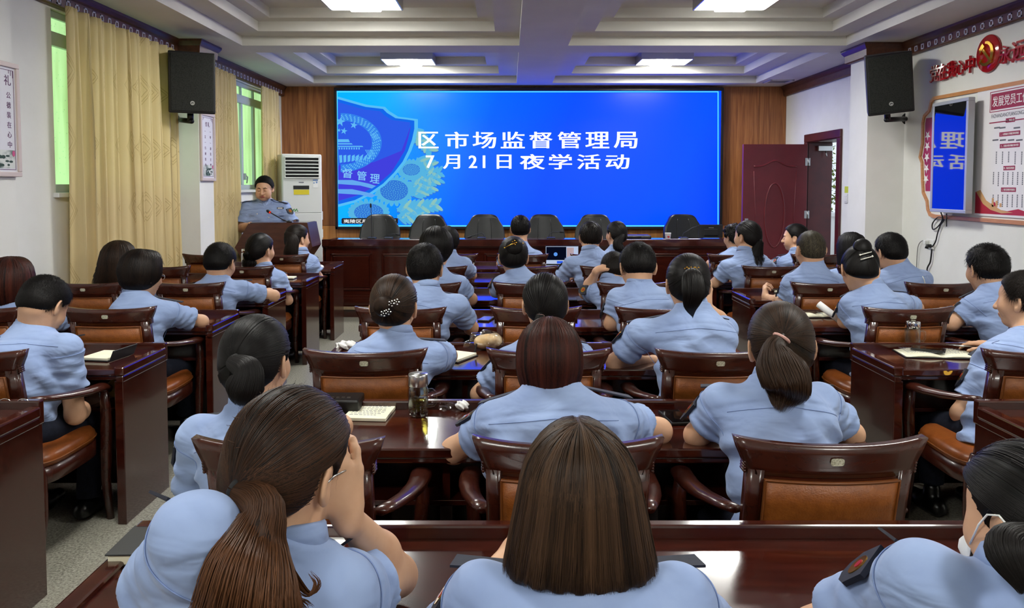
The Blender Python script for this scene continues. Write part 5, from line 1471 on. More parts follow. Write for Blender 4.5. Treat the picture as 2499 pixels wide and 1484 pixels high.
    # ---- trousers and shoes
    if legs:
        Q = Sdf(); ft = []
        fw = np.array([0, facing, 0.0])
        kz = .49 if not standing else .50
        Q.ell(pel + np.array([0, 0, -.0 if not standing else -.03]), (.155 * bulk, .125, .085), None, .05)
        for s_ in (-1, 1):
            hpj = pel + np.array([s_ * .085, 0, -.01])
            if standing: kn = np.array([pel[0] + s_ * .10, pel[1], .50]); an = np.array([pel[0] + s_ * .11, pel[1], .09])
            else: kn = np.array([pel[0] + s_ * .12, pel[1] + .40, .425]); an = np.array([pel[0] + s_ * .12, pel[1] + .36, .14])
            if extras and 'feet' in extras: an = np.array(extras['feet'][0 if s_ < 0 else 1]); kn = an * .3 + kn * .7; kn[2] = .44
            Q.cone(hpj, kn, .082, .062, .04); Q.cone(kn, an, .062, .052, .03, cut=-.0)
            ft.append(an)
        V, Fq = Q.mesh(.013); mesh_np('trousers', V - org, Fq, M['navy'], rt)
        for an in ft:
            Q = Sdf(); g = np.array([an[0], an[1] + .0, .045]); Q.cone(g - fw * .05, g + fw * .05, .040, .043, .03); Q.cone(g + fw * .05 - [0, 0, .008], g + fw * .16 - [0, 0, .012], .042, .032, .03); Q.cone(g, an + [0, 0, -.02], .034, .036, .03)
            Q.post.append(lambda p, d: np.maximum(d, .004 - p[:, 2]))
            V, Fq = Q.mesh(.010); mesh_np('shoe', V - org, Fq, M['shoe'], rt)
    # ---- hair
    hair_build(rt, org, Hc, R, hs, hair or M['h_black'], style, tail, rng, near, sex)
    hlw = lambda x, y, z: hl(x, y, z) - org
    if face:
        for s_ in (-1, 1):
            mb = MB(); mb.tube([hlw(s_ * (.014 + .0088 * i), .0985 - .0022 * i - .0006 * i * i, .0035 + .0018 * math.sin(pi * i / 4)) for i in range(5)], [.0028, .004, .0042, .0034, .0015], 6, flat=1); mb.build('eyebrow', M['h_black'], rt)
            mb = MB(); mb.tube([hlw(s_ * (.019 + .0065 * i), .0955 - .0014 * i - .0007 * i * i, -.0235 - .0022 * math.sin(pi * i / 4)) for i in range(5)], [.0010, .0018, .0020, .0018, .001], 6); mb.build('eyelashes', M['h_black'], rt)
            mb = MB(); bm = bmesh.new(); bmesh.ops.create_uvsphere(bm, u_segments=14, v_segments=10, radius=.0108 * hs); mb.bm(bm, Matrix.Translation(hlw(s_ * .032, .0805 if standing else .0835, -.021)), True); mb.build('eye', M['eye'], rt)
    if glasses:
        g = MB()
        for s_ in (-1, 1):
            g.tube([hlw(s_ * .033 + .020 * math.cos(2 * pi * i / 20), .100, -.022 + .015 * math.sin(2 * pi * i / 20)) for i in range(21)], .0016, 6, False)
            g.tube([hlw(s_ * .052, .098, -.016), hlw(s_ * .072, .062, -.014), hlw(s_ * .088, .0, -.014), hlw(s_ * .086, -.02, -.028)], .0017, 6)
        g.tube([hlw(-.013, .104, -.018), hlw(.013, .104, -.018)], .0015, 6); g.build('glasses', M['metal'], rt)
    if mask:
        mb = MB(); V = []; n1, n2 = 12, 8
        for i in range(n1 + 1):
            for j in range(n2 + 1):
                a = -1.15 + 2.3 * i / n1; z = -.045 - .085 * j / n2
                V.append(hlw(.074 * math.sin(a), .035 + .082 * math.cos(a) - .004 * abs(j - 3) + (.012 if 1 < j < 5 else 0) * math.cos(a) ** 3, z))
        mb.add(V, [(i * (n2 + 1) + j, (i + 1) * (n2 + 1) + j, (i + 1) * (n2 + 1) + j + 1, i * (n2 + 1) + j + 1) for i in range(n1) for j in range(n2)], True)
        o = mb.build('face_mask', M['whitepaper'], rt); so = o.modifiers.new('thickness', 'SOLIDIFY'); so.thickness = .0015
        st = MB()
        for s_ in (-1, 1):
            st.tube([hlw(s_ * .072, .06, -.055), hlw(s_ * .083, .03, -.018), hlw(s_ * .088, .008, .002), hlw(s_ * .091, -.014, .005), hlw(s_ * .093, -.028, -.008), hlw(s_ * .093, -.033, -.026), hlw(s_ * .090, -.030, -.044), hlw(s_ * .085, -.016, -.064), hlw(s_ * .077, .02, -.09), hlw(s_ * .06, .06, -.115)], .0016, 6)
        st.build('ear_loop', M['whitepaper'], o)
    if extras and 'face_cb' in extras: extras['face_cb'](rt, hlw)
    PEOPLE.append(rt)
    rt['_'] = 0; del rt['_']
    info = dict(root=rt, org=org, T=T, u=u, v=v, w=w, NB=NB, hl=hl, arms=arms, pel=pel, L=L)
    return info
def hash_(s):
    x = 7
    for c in s: x = (x * 131 + ord(c)) % 1000003
    return x
M['eye'] = mat('eye_white', (70, 50, 42), .15)

def hair_build(rt, org, Hc, R, hs, hm, style, tail, rng, near, sex):
    """cap of hair + strands; everything in head-local metres (scaled by hs) then placed"""
    th = {'short': .012, 'spiky': .014, 'thin': .004, 'curly': .026, 'bob': .021, 'lob': .020, 'pony': .014, 'bun': .015, 'wavy': .022, 'down': .02, 'thick': .024}[style]
    nape = {'short': -.088, 'spiky': -.08, 'thin': -.08, 'curly': -.10, 'pony': -.105, 'bun': -.10, 'thick': -.095}.get(style, -.11)
    def W(p): return Hc + (np.asarray(p) * hs) @ R.T - org
    rad = SK + np.array([th * .75, th, th]); c0 = np.array([0, -.006, .004])
    S = Sdf()
    S.ell(c0, rad, None, .02); S.ell((0, -.035, -.045), np.array([.062, .062, .055]) + th * .7, None, .03)
    if style == 'curly':
        for i in range(70):
            d = rng.normal(size=3); d[2] = abs(d[2]) - .25; d[1] -= .3; d = nv(d); S.ell(c0 + rad * d * .98, rng.uniform(.010, .020, 3), None, .008)
    hang = {'bob': (-.125, .088, .105, .0), 'lob': (-.140, .102, .112, .028), 'wavy': (-.17, .098, .10, .03), 'down': (-.24, .085, .10, .0), 'thick': (-.075, .088, .108, 0)}.get(style)
    if hang:
        hang = (hang[0], max(hang[1], rad[0] + .004), max(hang[2], rad[1] + .003), hang[3]); zb, ax, by, fl = hang
        def f(p):
            z = p[:, 2]; t = np.clip(-z / -zb, 0, 1)
            a = ax + fl * t - (.030 * np.clip((t - .2) / .8, 0, 1) ** 2 if style in ('bob', 'thick') else 0); b = by + fl * .3 * t - (.045 * np.clip((t - .2) / .8, 0, 1) ** 1.6 if style in ('bob', 'thick') else .025 * t)
            d = (np.sqrt((p[:, 0] / a) ** 2 + ((p[:, 1] + .008) / b) ** 2) - 1) * np.minimum(a, b)
            inn = (np.sqrt((p[:, 0] / (a - .03)) ** 2 + ((p[:, 1] + .0) / (b - .035)) ** 2) - 1) * .06
            d = np.maximum(d, z - .02); d = np.maximum(d, zb - z + .002 * np.sin(p[:, 0] * 180))
            return d
        S.add(f, (-ax - fl, -by - .02, zb), (ax + fl, by, .03), .005)
        def cutf(p, d):
            y = p[:, 1]; z = p[:, 2]; x = np.abs(p[:, 0])
            face = np.maximum(.028 - y, z - np.interp(y, [.02, .05, .09], [.02, .035, .055]))
            face = np.maximum(face, x - .079 - .1 * np.clip(-z, 0, 1))      # side locks stay
            face2 = np.maximum(.052 - y, z - .05)
            return np.maximum(d, -np.minimum(face, face2))
        S.post.append(cutf)
    else:
        def cutf(p, d):
            g = hairline(p[:, 1], nape)
            d = d + th * .95 * np.clip(1 - (p[:, 2] - g) / (.05 if style in ('short', 'spiky', 'thin') else .02), 0, 1) ** 1.5 * (p[:, 1] < .03)
            d = np.maximum(d, (g - p[:, 2]) * .75)
            # free the ears
            for s_ in (-1, 1):
                e = np.linalg.norm((p - np.array([s_ * .085, -.004, -.030])) / np.array([.03, .026, .036]), axis=1)
                d = np.maximum(d, (1 - e) * .026)
            return d
        S.post.append(cutf)
    if style in ('pony', 'bun', 'wavy') or (tail and 'tie' in tail):
        k0 = rng.uniform(0, 6.28, 3)
    V, Fq = S.mesh({1: .007, 2: .006, 3: .005}[near])
    cap = mesh_np('hair', W(V), Fq, hm, rt, attrs={'tone': np.clip(.10 + .10 * np.sin(V[:, 0] * 300), 0, 1)})
    # strands
    NS = {1: 450, 2: 1300, 3: 4200}[near]; n = {1: 7, 2: 10, 3: 14}[near]
    wd = {1: .0040, 2: .0026, 3: .0015}[near]
    allV = []; allF = []; allT = []; off = 0
    def put(paths, width, tone, center=np.array([0, -.01, -.02]), taper=.6, push=True):
        nonlocal off
        if push:
            q = paths.reshape(-1, 3).copy()
            for _ in range(2):
                d = S.ev(q); m = d < .0012; o = q[m] - c0; o[:, 2] = np.where(q[m][:, 2] < -.03, 0, o[:, 2]); o /= np.maximum(np.linalg.norm(o, axis=1, keepdims=True), 1e-6); q[m] += o * (.0022 - d[m])[:, None]
            paths = q.reshape(paths.shape)
        a, b, t = ribbons(paths, width, center, tone, taper); allV.append(a); allF.append(b + off); allT.append(t); off += len(a)
    def surf(d, lift):
        d = d / np.linalg.norm(d, axis=-1, keepdims=True)
        k = 1 / np.linalg.norm(d / rad, axis=-1, keepdims=True)
        return c0 + d * (k + lift)
    cph = rng.uniform(0, 6.28, 4)
    def clump(a): return .13 * np.sin(7 * a + cph[0]) + .11 * np.sin(17 * a + cph[1]) + .08 * np.sin(31 * a + cph[2])
    def tones(N, a=None): return np.clip(rng.normal(.38, .14, N) + (clump(a) if a is not None else 0), 0, 1)
    if style in ('short', 'spiky', 'thin', 'curly', 'thick'):
        N = int(NS * (1.3 if style != 'thin' else .9))
        d = rng.normal(size=(N * 3, 3)); d /= np.linalg.norm(d, axis=1, keepdims=True)
        p = c0 + d * rad; ok = (p[:, 2] > hairline(p[:, 1], nape) + .008 + .028 * (p[:, 1] > .04)) & ~((np.abs(p[:, 0]) > .06) & (np.abs(p[:, 1]) < .03) & (p[:, 2] < .0))
        d = d[ok][:N]; N = len(d)
        if style == 'thin':
            keep = rng.uniform(size=N) < np.where((d[:, 2] > .45) & (d[:, 1] < .5), .35, 1.0); d = d[keep]; N = len(d)
        crown = nv([.1, -.55, .85]); Ls = {'short': .034, 'spiky': .030, 'thin': .012, 'curly': .03, 'thick': .05}[style]
        ln = Ls * rng.uniform(.6, 1.2, N); paths = np.empty((N, n, 3)); cur = d.copy()
        jit = rng.normal(size=(N, 3)) * (.5 if style != 'curly' else 1.3)
        lift = {'short': .008, 'spiky': .012, 'thin': .001, 'curly': .016, 'thick': .004}[style]
        for i in range(n):
            paths[:, i] = surf(cur, (.0005 + lift * (i / (n - 1)) ** 1.2 * rng.uniform(.4, 1.2, N))[:, None])
            g = np.array([0, -.12, -1.0]) * .7 + (cur - crown) * .9 + jit
            if style == 'spiky': g = g + np.where(cur[:, 2:3] > .5, np.array([0, 0, .9]), 0)
            g = g - (g * cur).sum(1, keepdims=True) * cur; g /= np.maximum(np.linalg.norm(g, axis=1, keepdims=True), .2)
            cur = cur + g * (ln / (n - 1) / .10)[:, None]; cur /= np.linalg.norm(cur, axis=1, keepdims=True)
            if style == 'curly': jit = jit * .6 + rng.normal(size=(N, 3)) * .9
        put(paths, wd * 1.1, tones(N), taper=.2)
    if hang:
        zb, ax, by, fl = hang; N = int(NS * 1.35)
        th_ = rng.uniform(-pi, pi, N)          # azimuth, 0 = back
        th_ = np.where(np.abs(th_) > 2.35, th_ * .7, th_)
        s = np.linspace(0, 1, n)
        ztop = .0; arc = .14; tot = arc + (ztop - zb) * rng.uniform(.86, 1.03, N)
        part = rng.uniform(-.3, .8, N); phi0 = rng.uniform(.03, .35, N)
        paths = np.empty((N, n, 3)); lift = rng.uniform(.001, .0035, N) + .006 * np.clip(clump(th_ * 1.3), -.1, .3); wob = rng.uniform(0, 6.28, N)
        sx = np.sin(th_); sy = -np.cos(th_)
        for i in range(n):
            l = s[i] * tot; phi = phi0 + np.clip(l / arc, 0, 1) * (pi / 2 - phi0)
            dn = np.maximum(l - arc, 0); t = np.clip(dn / -zb, 0, 1)
            X = (rad[0] + lift) * np.sin(phi) * sx; Y = c0[1] + (rad[1] + lift) * np.sin(phi) * sy + .06 * part * np.cos(phi) ** 2; Z = c0[2] + (rad[2] + lift) * np.cos(phi)
            Z = Z - dn
            a = ax + fl * t - (.030 * np.clip((t - .2) / .8, 0, 1) ** 2 if style in ('bob', 'thick') else 0); b = by + fl * .3 * t - (.045 * np.clip((t - .2) / .8, 0, 1) ** 1.6 if style in ('bob', 'thick') else .025 * t)
            m_ = np.clip(l / arc, 0, 1) ** 3
            X = X * (1 - m_) + (a + lift + .001) * sx * m_; Y = Y * (1 - m_) + (-.008 + (b + lift + .001) * sy) * m_
            wv = (.020 if style == 'wavy' else .0015) * np.sin(t * (16 if style == 'wavy' else 5) + wob) * t
            paths[:, i] = np.stack([X + wv, Y + wv * .4, Z], 1)
        # clear of the face
        keep = ~((paths[:, -1, 1] > .035) & (np.abs(paths[:, -1, 0]) < .07)) & ~((paths[:, :, 1] > .06) & (paths[:, :, 2] < .04)).any(1)
        put(paths[keep], wd, tones(N, th_)[keep] , center=np.array([0, 0, -.05]), taper=.75)
    tie = None
    if tail:
        tie = np.array(tail['tie'], float)
        N = NS
        # from the hairline over the head to the tie
        a = rng.uniform(-2.9, 2.9, N); z = rng.uniform(-1, 1, N)
        d0 = np.stack([np.sin(a) * 1.0, np.cos(a) * .9, np.where(np.abs(a) < 1.0, .55, np.where(np.abs(a) < 1.9, rng.uniform(-.5, .5, N), -1.0)) + rng.uniform(-.1, .15, N)], 1)
        st_ = rng.uniform(0, .55, N)
        d0 /= np.linalg.norm(d0, axis=1, keepdims=True); d1 = (tie - c0) / rad; d1 = nv(d1 * rad)
        paths = np.empty((N, n, 3)); lift = rng.uniform(.0, .0035, N)
        for i in range(n):
            t = (st_ + (1 - st_) * i / (n - 1))[:, None]
            om = np.arccos(np.clip(d0 @ d1, -.999, .999))[:, None]
            dd = (np.sin((1 - t) * om) * d0 + np.sin(t * om) * d1) / np.sin(om)
            paths[:, i] = surf(dd, (lift + .004 * np.clip(t[:, 0] - .8, 0, 1))[:, None])
        keep = (paths[:, 0, 2] > hairline(paths[:, 0, 1], nape) - .02) & ~((np.abs(paths[:, :, 0]) > .070) & (np.abs(paths[:, :, 1]) < .028) & (paths[:, :, 2] < .0)).any(1)
        put(paths[keep], wd, tones(N, a * 1.5)[keep] * tail.get('scalp', 1.0), taper=.9)
        if 'px' in tail:      # hanging tail given in room points
            cl = [(np.array(P(*q)) - Hc) @ R / hs for q in tail['px']]
            cl = [tie + nv(tie - c0) * .004] + cl
        else: cl = [tie] + [np.array(q, float) for q in tail.get('cl', [])]
        if len(cl) > 1:
            rd = tail['r']; C = catmull(cl, 14); RR = np.interp(np.linspace(0, 1, 14), np.linspace(0, 1, len(rd)), rd) * (1 - .75 * np.linspace(0, 1, 14) ** 4)
            Q = Sdf()
            for i in range(13): Q.cone(C[i], C[i + 1], max(RR[i] * .66, .004), max(RR[i + 1] * .66, .003), .01)
            V, Fq = Q.mesh({1: .006, 2: .005, 3: .0045}[near]); mesh_np('hair_tail', W(V), Fq, hm, rt, attrs={'tone': .15 + .1 * np.sin(V[:, 0] * 400)})
            tp = tail_paths(rng, cl, rd, int(NS * tail.get('dens', .7)), n + 6, tail.get('wave', .003), tail.get('wl', 1.5), ln=tail.get('ln', (.8, 1.04)))
            fc = np.clip(np.linspace(.0, .5, n + 6)[None] * tail.get('fade', .5) + tones(len(tp))[:, None] * tail.get('scalp', 1.0), 0, 1)
            cc = np.mean(cl, 0) + np.array([0, .05, 0])
            put(tp, wd, fc, center=cc, taper=.7, push=False)
        for lk_ in tail.get('locks', []):
            c2 = [(np.array(P(*q)) - Hc) @ R / hs for q in lk_]
            put(tail_paths(rng, c2, (.009, .007, .005, .002), 40, n + 6, .004, 1.0), wd, np.clip(tones(40) * .5 + .35, 0, 1), center=np.mean(c2, 0) + np.array([0, .06, 0]), push=False)
        if tail.get('band') is not None:
            mb = MB(); nn_ = nv(tie - c0) if len(cl) < 2 else nv(cl[1] - cl[0]); r_ = tail.get('band_r', .018)
            e1 = nv(np.cross(nn_, [0, .3, 1.0] if abs(nn_[2]) < .8 else [0, 1., 0])); e2 = np.cross(nn_, e1)
            mb.tube([W(tie + nn_ * .006 + e1 * r_ * math.cos(a_) + e2 * r_ * math.sin(a_)) for a_ in np.linspace(0, 2 * pi, 20)], .0055, 8, False); mb.build('hair_band', tail['band'], rt)
        for (bc, br) in tail.get('bun', []):
            bc = np.array(bc, float); Q = Sdf(); Q.ell(bc, np.array([br, br * .8, br]), None, .02); Q.ell(bc * .8 + tie * .2, np.array([br, br, br]) * .7, None, .03)
            V, Fq = Q.mesh(.006); mesh_np('hair_bun', W(V), Fq, hm, rt, attrs={'tone': .15 + .1 * np.sin(V[:, 2] * 300)})
            N = int(NS * .35); a0 = rng.uniform(0, 2 * pi, N); rr = br * rng.uniform(.25, 1.02, N)
            pp = np.empty((N, n, 3)); e2 = nv(bc - c0); e0 = nv(np.cross(e2, [.2, .3, 1])); e1 = np.cross(e2, e0)
            for i in range(n):
                a_ = a0 + 1.6 * i / (n - 1); ht = np.sqrt(np.maximum(br ** 2 * 1.03 - rr ** 2, 0)) * .85
                pp[:, i] = bc + (rr * np.cos(a_))[:, None] * e0 + (rr * np.sin(a_))[:, None] * e1 + (ht + .002)[:, None] * e2
            put(pp, wd, tones(N), center=bc - e2 * br, push=False)
    # loose flyaway strands for close heads
    if near == 3 and style in ('pony', 'lob'):
        N = 60; d = rng.normal(size=(N, 3)); d[:, 2] = np.abs(d[:, 2]); d[:, 1] -= .4
        paths = np.empty((N, n, 3)); g = rng.normal(size=(N, 3)) * .25
        for i in range(n): paths[:, i] = surf(d + g * i / n, .002 + .012 * (i / n) ** 2 * rng.uniform(.2, 1, (N, 1)))
        ok = ~((paths[:, :, 1] > .02) & (paths[:, :, 2] < .07)).any(1); put(paths[ok], .0009, tones(N)[ok])
    if allV:
        mesh_np('hair_strands', W(np.concatenate(allV)), np.concatenate(allF), hm, rt, attrs={'tone': np.concatenate(allT)})
# ================================================================== WHO SITS WHERE
def pony(tie, px=None, r=(.02, .03, .025, .006), band=None, **k):
    d = dict(tie=tie, r=r, band=band); d.update(k)
    if px: d['px'] = px
    return d
RX = {'short': .085, 'spiky': .0865, 'thin': .079, 'curly': .094, 'bob': .0965, 'lob': .104, 'pony': .0865, 'bun': .0873, 'wavy': .098, 'down': .091, 'thick': .094}
def man(label, seat, h, hw, hd, **k): return sit(label, seat, h, hw, hd, 'm', **k)
def woman(label, seat, h, hw, hd, **k): return sit(label, seat, h, hw, hd, 'f', **k)
def sit(label, seat, h, hw, hd, sex, **k):
    st = k.get('style', 'short'); k.setdefault('style', st)
    hs = min(1.18, max(.98, hw * hd / F / (2 * RX[st])))
    return person(label, seat=seat, h=h, hd=hd, hs=hs, sex=sex, **k)
def clip(info, name, mat_, fn):
    mb = MB(); fn(mb, lambda x, y, z: tuple(info['hl'](x, y, z) - info['org'])); return mb.build(name, mat_, info['root'])
M['cloth_band'] = mat('dark_hair_band', (18, 18, 20), .8); M['pink_band'] = mat('pink_hair_band', (196, 150, 140), .6); M['pearl'] = mat('pearl', (238, 234, 222), .2)
L0, L1, C0, C1, C2, R0, R1 = ('left', 0), ('left', 1), ('center', 0), ('center', 1), ('center', 2), ('right', 0), ('right', 1)
DEBUG_ONLY = None
# ---- nearest row
def hand_frame(f, up, side, curl, spread=.1, sc=1.0): return (np.array(f), np.array(up), np.array(side), curl, spread, sc)
woman('woman resting her cheek on her right hand, long dark ponytail, at the nearest desk', C0 + ('A',), (710, 1106), 270, 1.30, yaw=-24, pitch=12, roll=6, near=3, hair=M['h_ombre'], style='pony',
      nb=(700, 1318), nd=1.26, sh=(425, 1262, 872, 1420), sd=(1.12, 1.28), glasses=True,
      tail=pony((-.004, -.105, -.042), [(638, 1235, 1.16), (622, 1310, 1.14), (605, 1390, 1.12), (597, 1480, 1.11), (600, 1570, 1.10)], (.014, .026, .044, .064, .076, .06), M['cloth_band'], wave=.028, wl=1.9, dens=1.0, fade=1.25, scalp=.45, locks=[[(590, 1280, 1.14), (520, 1300, 1.13), (475, 1345, 1.13), (500, 1385, 1.12)], [(585, 1330, 1.13), (530, 1345, 1.12), (490, 1375, 1.12), (475, 1372, 1.11)], [(660, 1330, 1.13), (700, 1390, 1.12), (750, 1450, 1.12), (775, 1425, 1.12), (755, 1395, 1.12)], [(650, 1400, 1.12), (690, 1455, 1.11), (735, 1465, 1.12), (760, 1490, 1.12)], [(570, 1400, 1.12), (525, 1420, 1.11), (500, 1460, 1.11), (490, 1500, 1.1)]], band_r=.017),
      slv=.40, badge=False, er=(968, 1405, 1.50), wr=(846, 1258, 1.315), handr=hand_frame((-.14, .05, .98), (.55, -.82, .1), (-.8, -.5, .1), .95, .12), el=(300, 1560, 1.38), pel=(-.50, 1.10, .50))
woman('woman with long straight brown hair seen from behind at the nearest desk', C1 + ('A',), (1413, 1188), 296, 1.31, yaw=0, pitch=6, near=3, hair=M['h_light'], style='lob',
      nb=(1413, 1385), nd=1.28, sh=(1130, 1440, 1700, 1438), slv=.92, el=(1085, 1560, 1.50), er=(1745, 1560, 1.50))
woman('woman with white mask loop behind her ear at the right edge, nearest desk', C2 + ('A',), (2515, 1240), 250, 1.18, yaw=22, pitch=12, near=3, hair=M['h_black'], style='pony', mask=True,
      nb=(2500, 1405), nd=1.14, sh=(2195, 1395, 2690, 1460), sd=(1.16, 1.06), tail=pony((0, -.105, -.05), [(2475, 1330, 1.06), (2500, 1440, 1.02)], (.02, .03, .03, .01), M['cloth_band']),
      el=(1985, 1540, 1.42), pel=(.84, 1.06, .50), slv=.62)
# ---- second row
woman('woman with a low dark ponytail at the left of the second row', C0 + ('B',), (626, 864), 158, 2.30, yaw=-10, pitch=6, near=3, hair=M['h_black'], style='pony',
      nb=(615, 985), nd=2.25, sh=(462, 1055, 775, 1050), tail=pony((-.004, -.115, -.005), [(603, 905, 2.14), (598, 945, 2.13), (592, 975, 2.14)], (.018, .036, .046, .03), M['cloth_band'], wave=.002, dens=.8, ln=(.9, 1.02)), el=(470, 1250, 2.32), pel=(-.66, 2.15, .5))
b2 = woman('broad-shouldered woman with a red-brown bob leaning both elbows on the desk', C1 + ('B',), (1341, 868), 158, 2.36, pitch=16, near=3, hair=M['h_red'], style='bob',
      nb=(1345, 940), nd=2.31, sh=(1185, 1015, 1530, 1012), bulk=1.1, slv=.5, el=(1108, 1100, 2.44), er=(1608, 1052, 2.47), hump=.03)
woman('woman with wavy brown ponytail and pink hair tie, second row', C2 + ('B',), (1905, 828), 152, 2.42, yaw=-10, pitch=6, roll=-3, near=3, hair=M['h_brown'], style='pony',
      nb=(1890, 925), nd=2.38, sh=(1735, 968, 2025, 968), tail=pony((-.012, -.110, .018), [(1893, 850, 2.29), (1900, 888, 2.26), (1918, 925, 2.25), (1922, 958, 2.25), (1912, 985, 2.26)], (.014, .034, .056, .064, .056, .03), M['pink_band'], wave=.022, wl=2.0, dens=.9, fade=.9, band_r=.020),
      el=(1700, 1062, 2.46), er=(2078, 1060, 2.46))
# ---- third row
p = woman('woman with a hair bun and a silver flower clip, third row', C0 + ('C',), (962, 737), 112, 3.34, yaw=-4, pitch=8, near=2, hair=M['h_brown'], style='bun', nb=(970, 812), nd=3.29, sh=(868, 862, 1072, 862),
      tail=pony((0, -.112, -.012), None, bun=[((-.012, -.122, -.014), .037)]), el=(830, 930, 3.45))
def flowers(mb, hl):
    for cx, cz in ((.022, -.004), (.040, .002), (.012, -.034), (-.004, -.040)):
        for k in range(5):
            a = 2 * pi * k / 5; mb.lathe([(0, -.004), (.006, 0), (0, .004)], 8, Matrix.Translation(hl(cx + .009 * math.cos(a), -.155 + .3 * abs(cx), cz + .009 * math.sin(a))))
        mb.lathe([(0, -.004), (.004, 0), (0, .004)], 8, Matrix.Translation(hl(cx, -.158 + .3 * abs(cx), cz)))
clip(p, 'flower_clip', M['chrome'], flowers)
woman('woman with a low black ponytail in the middle of the third row', C1 + ('C',), (1330, 730), 108, 3.38, yaw=4, pitch=5, near=2, hair=M['h_black'], style='pony', nb=(1325, 815), nd=3.33, sh=(1222, 872, 1420, 868),
      tail=pony((-.03, -.105, -.05), [(1316, 800, 3.24), (1320, 830, 3.22)], (.014, .022, .02, .006), M['pink_band'], band_r=.012), el=(1170, 962, 3.42))
p = woman('woman with high black ponytail and gold clip raising a pen', C2 + ('C',), (1679, 682), 104, 3.42, yaw=-6, pitch=8, near=2, hair=M['h_black'], style='pony', nb=(1690, 745), nd=3.38, sh=(1545, 802, 1770, 806),
      tail=pony((0, -.108, .022), [(1690, 680, 3.22), (1692, 715, 3.18), (1686, 745, 3.2), (1690, 772, 3.22)], (.016, .040, .042, .028, .004), None, wave=.002, fade=.3),
      el=(1500, 885, 3.50), wl=(1590, 882, 3.62), er=(1772, 800, 3.70), wr=(1722, 745, 3.62), handr=hand_frame((.02, .1, 1), (.6, -.75, 0), (-.7, -.4, .1), 1.15))
clip(p, 'gold_clip', M['gold'], lambda mb, hl: [mb.lathe([(0, -.003), (.004 + .002 * (k % 3), 0), (0, .004)], 8, Matrix.Translation(hl(-.026 + .0075 * k, -.124 + .0006 * (k - 3) ** 2, .040 + .005 * (k % 2)))) for k in range(8)])
t = thing('pen', 'pen held up by the gold-clip ponytail woman', 'pen', tuple(P(1722, 722, 3.58)))
q0, q1 = Vector(P(1718, 745, 3.58) - P(1722, 722, 3.58)), Vector(P(1727, 692, 3.58) - P(1722, 722, 3.58))
MB().tube([tuple(q0), tuple(q0.lerp(q1, .5)), tuple(q1)], .0045, 8).build('barrel', M['black'], t); MB().tube([tuple(q0), tuple(q0 - (q1 - q0) * .12)], [.004, .001]).build('tip', M['metal'], t)
# ---- fourth row
man('man with thick black hair beyond the hair-bun woman', C0 + ('D',), (1037, 645), 84, 4.40, yaw=-4, pitch=4, near=2, style='short', nb=(1042, 700), nd=4.34, sh=(975, 742, 1130, 738), er=(1150, 800, 4.50))
man('man bowing his head so only black hair and ears show, fourth row', C2 + ('D',), (1556, 643), 84, 4.45, pitch=28, near=2, style='short', nb=(1560, 690), nd=4.39, sh=(1495, 722, 1632, 718), el=(1492, 790, 4.40), hump=.03)
# ---- fifth row
man('large person with full dark hair, fifth row left of middle', C0 + ('E',), (1065, 600), 78, 5.44, yaw=-6, pitch=10, near=2, style='thick', nb=(1062, 655), nd=5.40, sh=(990, 690, 1132, 688), er=(1150, 730, 5.48), bulk=1.05)
p = woman('woman with a black updo and gold branch pin, fifth row', C1 + ('E',), (1253, 620), 76, 5.46, pitch=10, near=2, hair=M['h_black'], style='bun', nb=(1260, 658), nd=5.42, sh=(1215, 688, 1318, 686), tail=pony((.01, -.10, .02), None, bun=[((.005, -.10, .035), .05)]))
clip(p, 'branch_pin', M['gold'], lambda mb, hl: [mb.tube([hl(-.05, -.145, .025), hl(-.01, -.158, .045), hl(.02, -.155, .055)], .0025), [mb.lathe([(0, -.004), (.007, 0), (0, .004)], 8, Matrix.Translation(hl(.004 + .012 * math.cos(a), -.162, .052 + .012 * math.sin(a)))) for a in (0, 1.3, 2.6, 3.9, 5.2)], mb.lathe([(0, -.005), (.007, 0), (0, .005)], 8, Matrix.Translation(hl(-.052, -.145, .024))), mb.lathe([(0, -.005), (.006, 0), (0, .005)], 8, Matrix.Translation(hl(.055, -.14, .05)))])
man('man holding his hand on top of his head, fifth row', C2 + ('E',), (1498, 652), 62, 5.48, pitch=22, near=2, hair=M['h_dark'], style='short', nb=(1490, 682), nd=5.42, sh=(1447, 708, 1540, 708), el=(1428, 716, 5.56), wl=(1457, 660, 5.42), handl=hand_frame((.80, .1, .45), (-.35, -.1, .9), (.3, -.9, .0), .35))
# ---- sixth row
woman('person mostly hidden behind the large dark-haired person, sixth row', C0 + ('F',), (1092, 585), 54, 6.50, pitch=10, style='thick', nb=(1095, 618), nd=6.46, sh=(1052, 640, 1142, 640))
man('man with cropped greying hair, sixth row', C2 + ('F',), (1441, 573), 54, 6.48, yaw=3, pitch=4, hair=M['h_dark'], style='short', nb=(1440, 610), nd=6.42, sh=(1385, 640, 1502, 638), el=(1358, 690, 6.52))
# ---- front row
man('man alone in the middle of the front row before the video wall', C1 + ('G',), (1270, 553), 47, 7.52, pitch=2, style='short', nb=(1271, 598), nd=7.46, sh=(1228, 622, 1318, 622))
woman('woman with a curled black ponytail looking left, front row', C2 + ('G',), (1504, 567), 46, 7.52, yaw=28, pitch=2, style='pony', nb=(1503, 607), nd=7.46, sh=(1465, 628, 1545, 628), tail=pony((0, -.105, -.02), [(1508, 592, 7.40), (1512, 612, 7.40), (1512, 622, 7.40)], (.02, .045, .05, .03), M['pearl'], wave=.012, wl=2), pel=(.98, 7.41, .5))
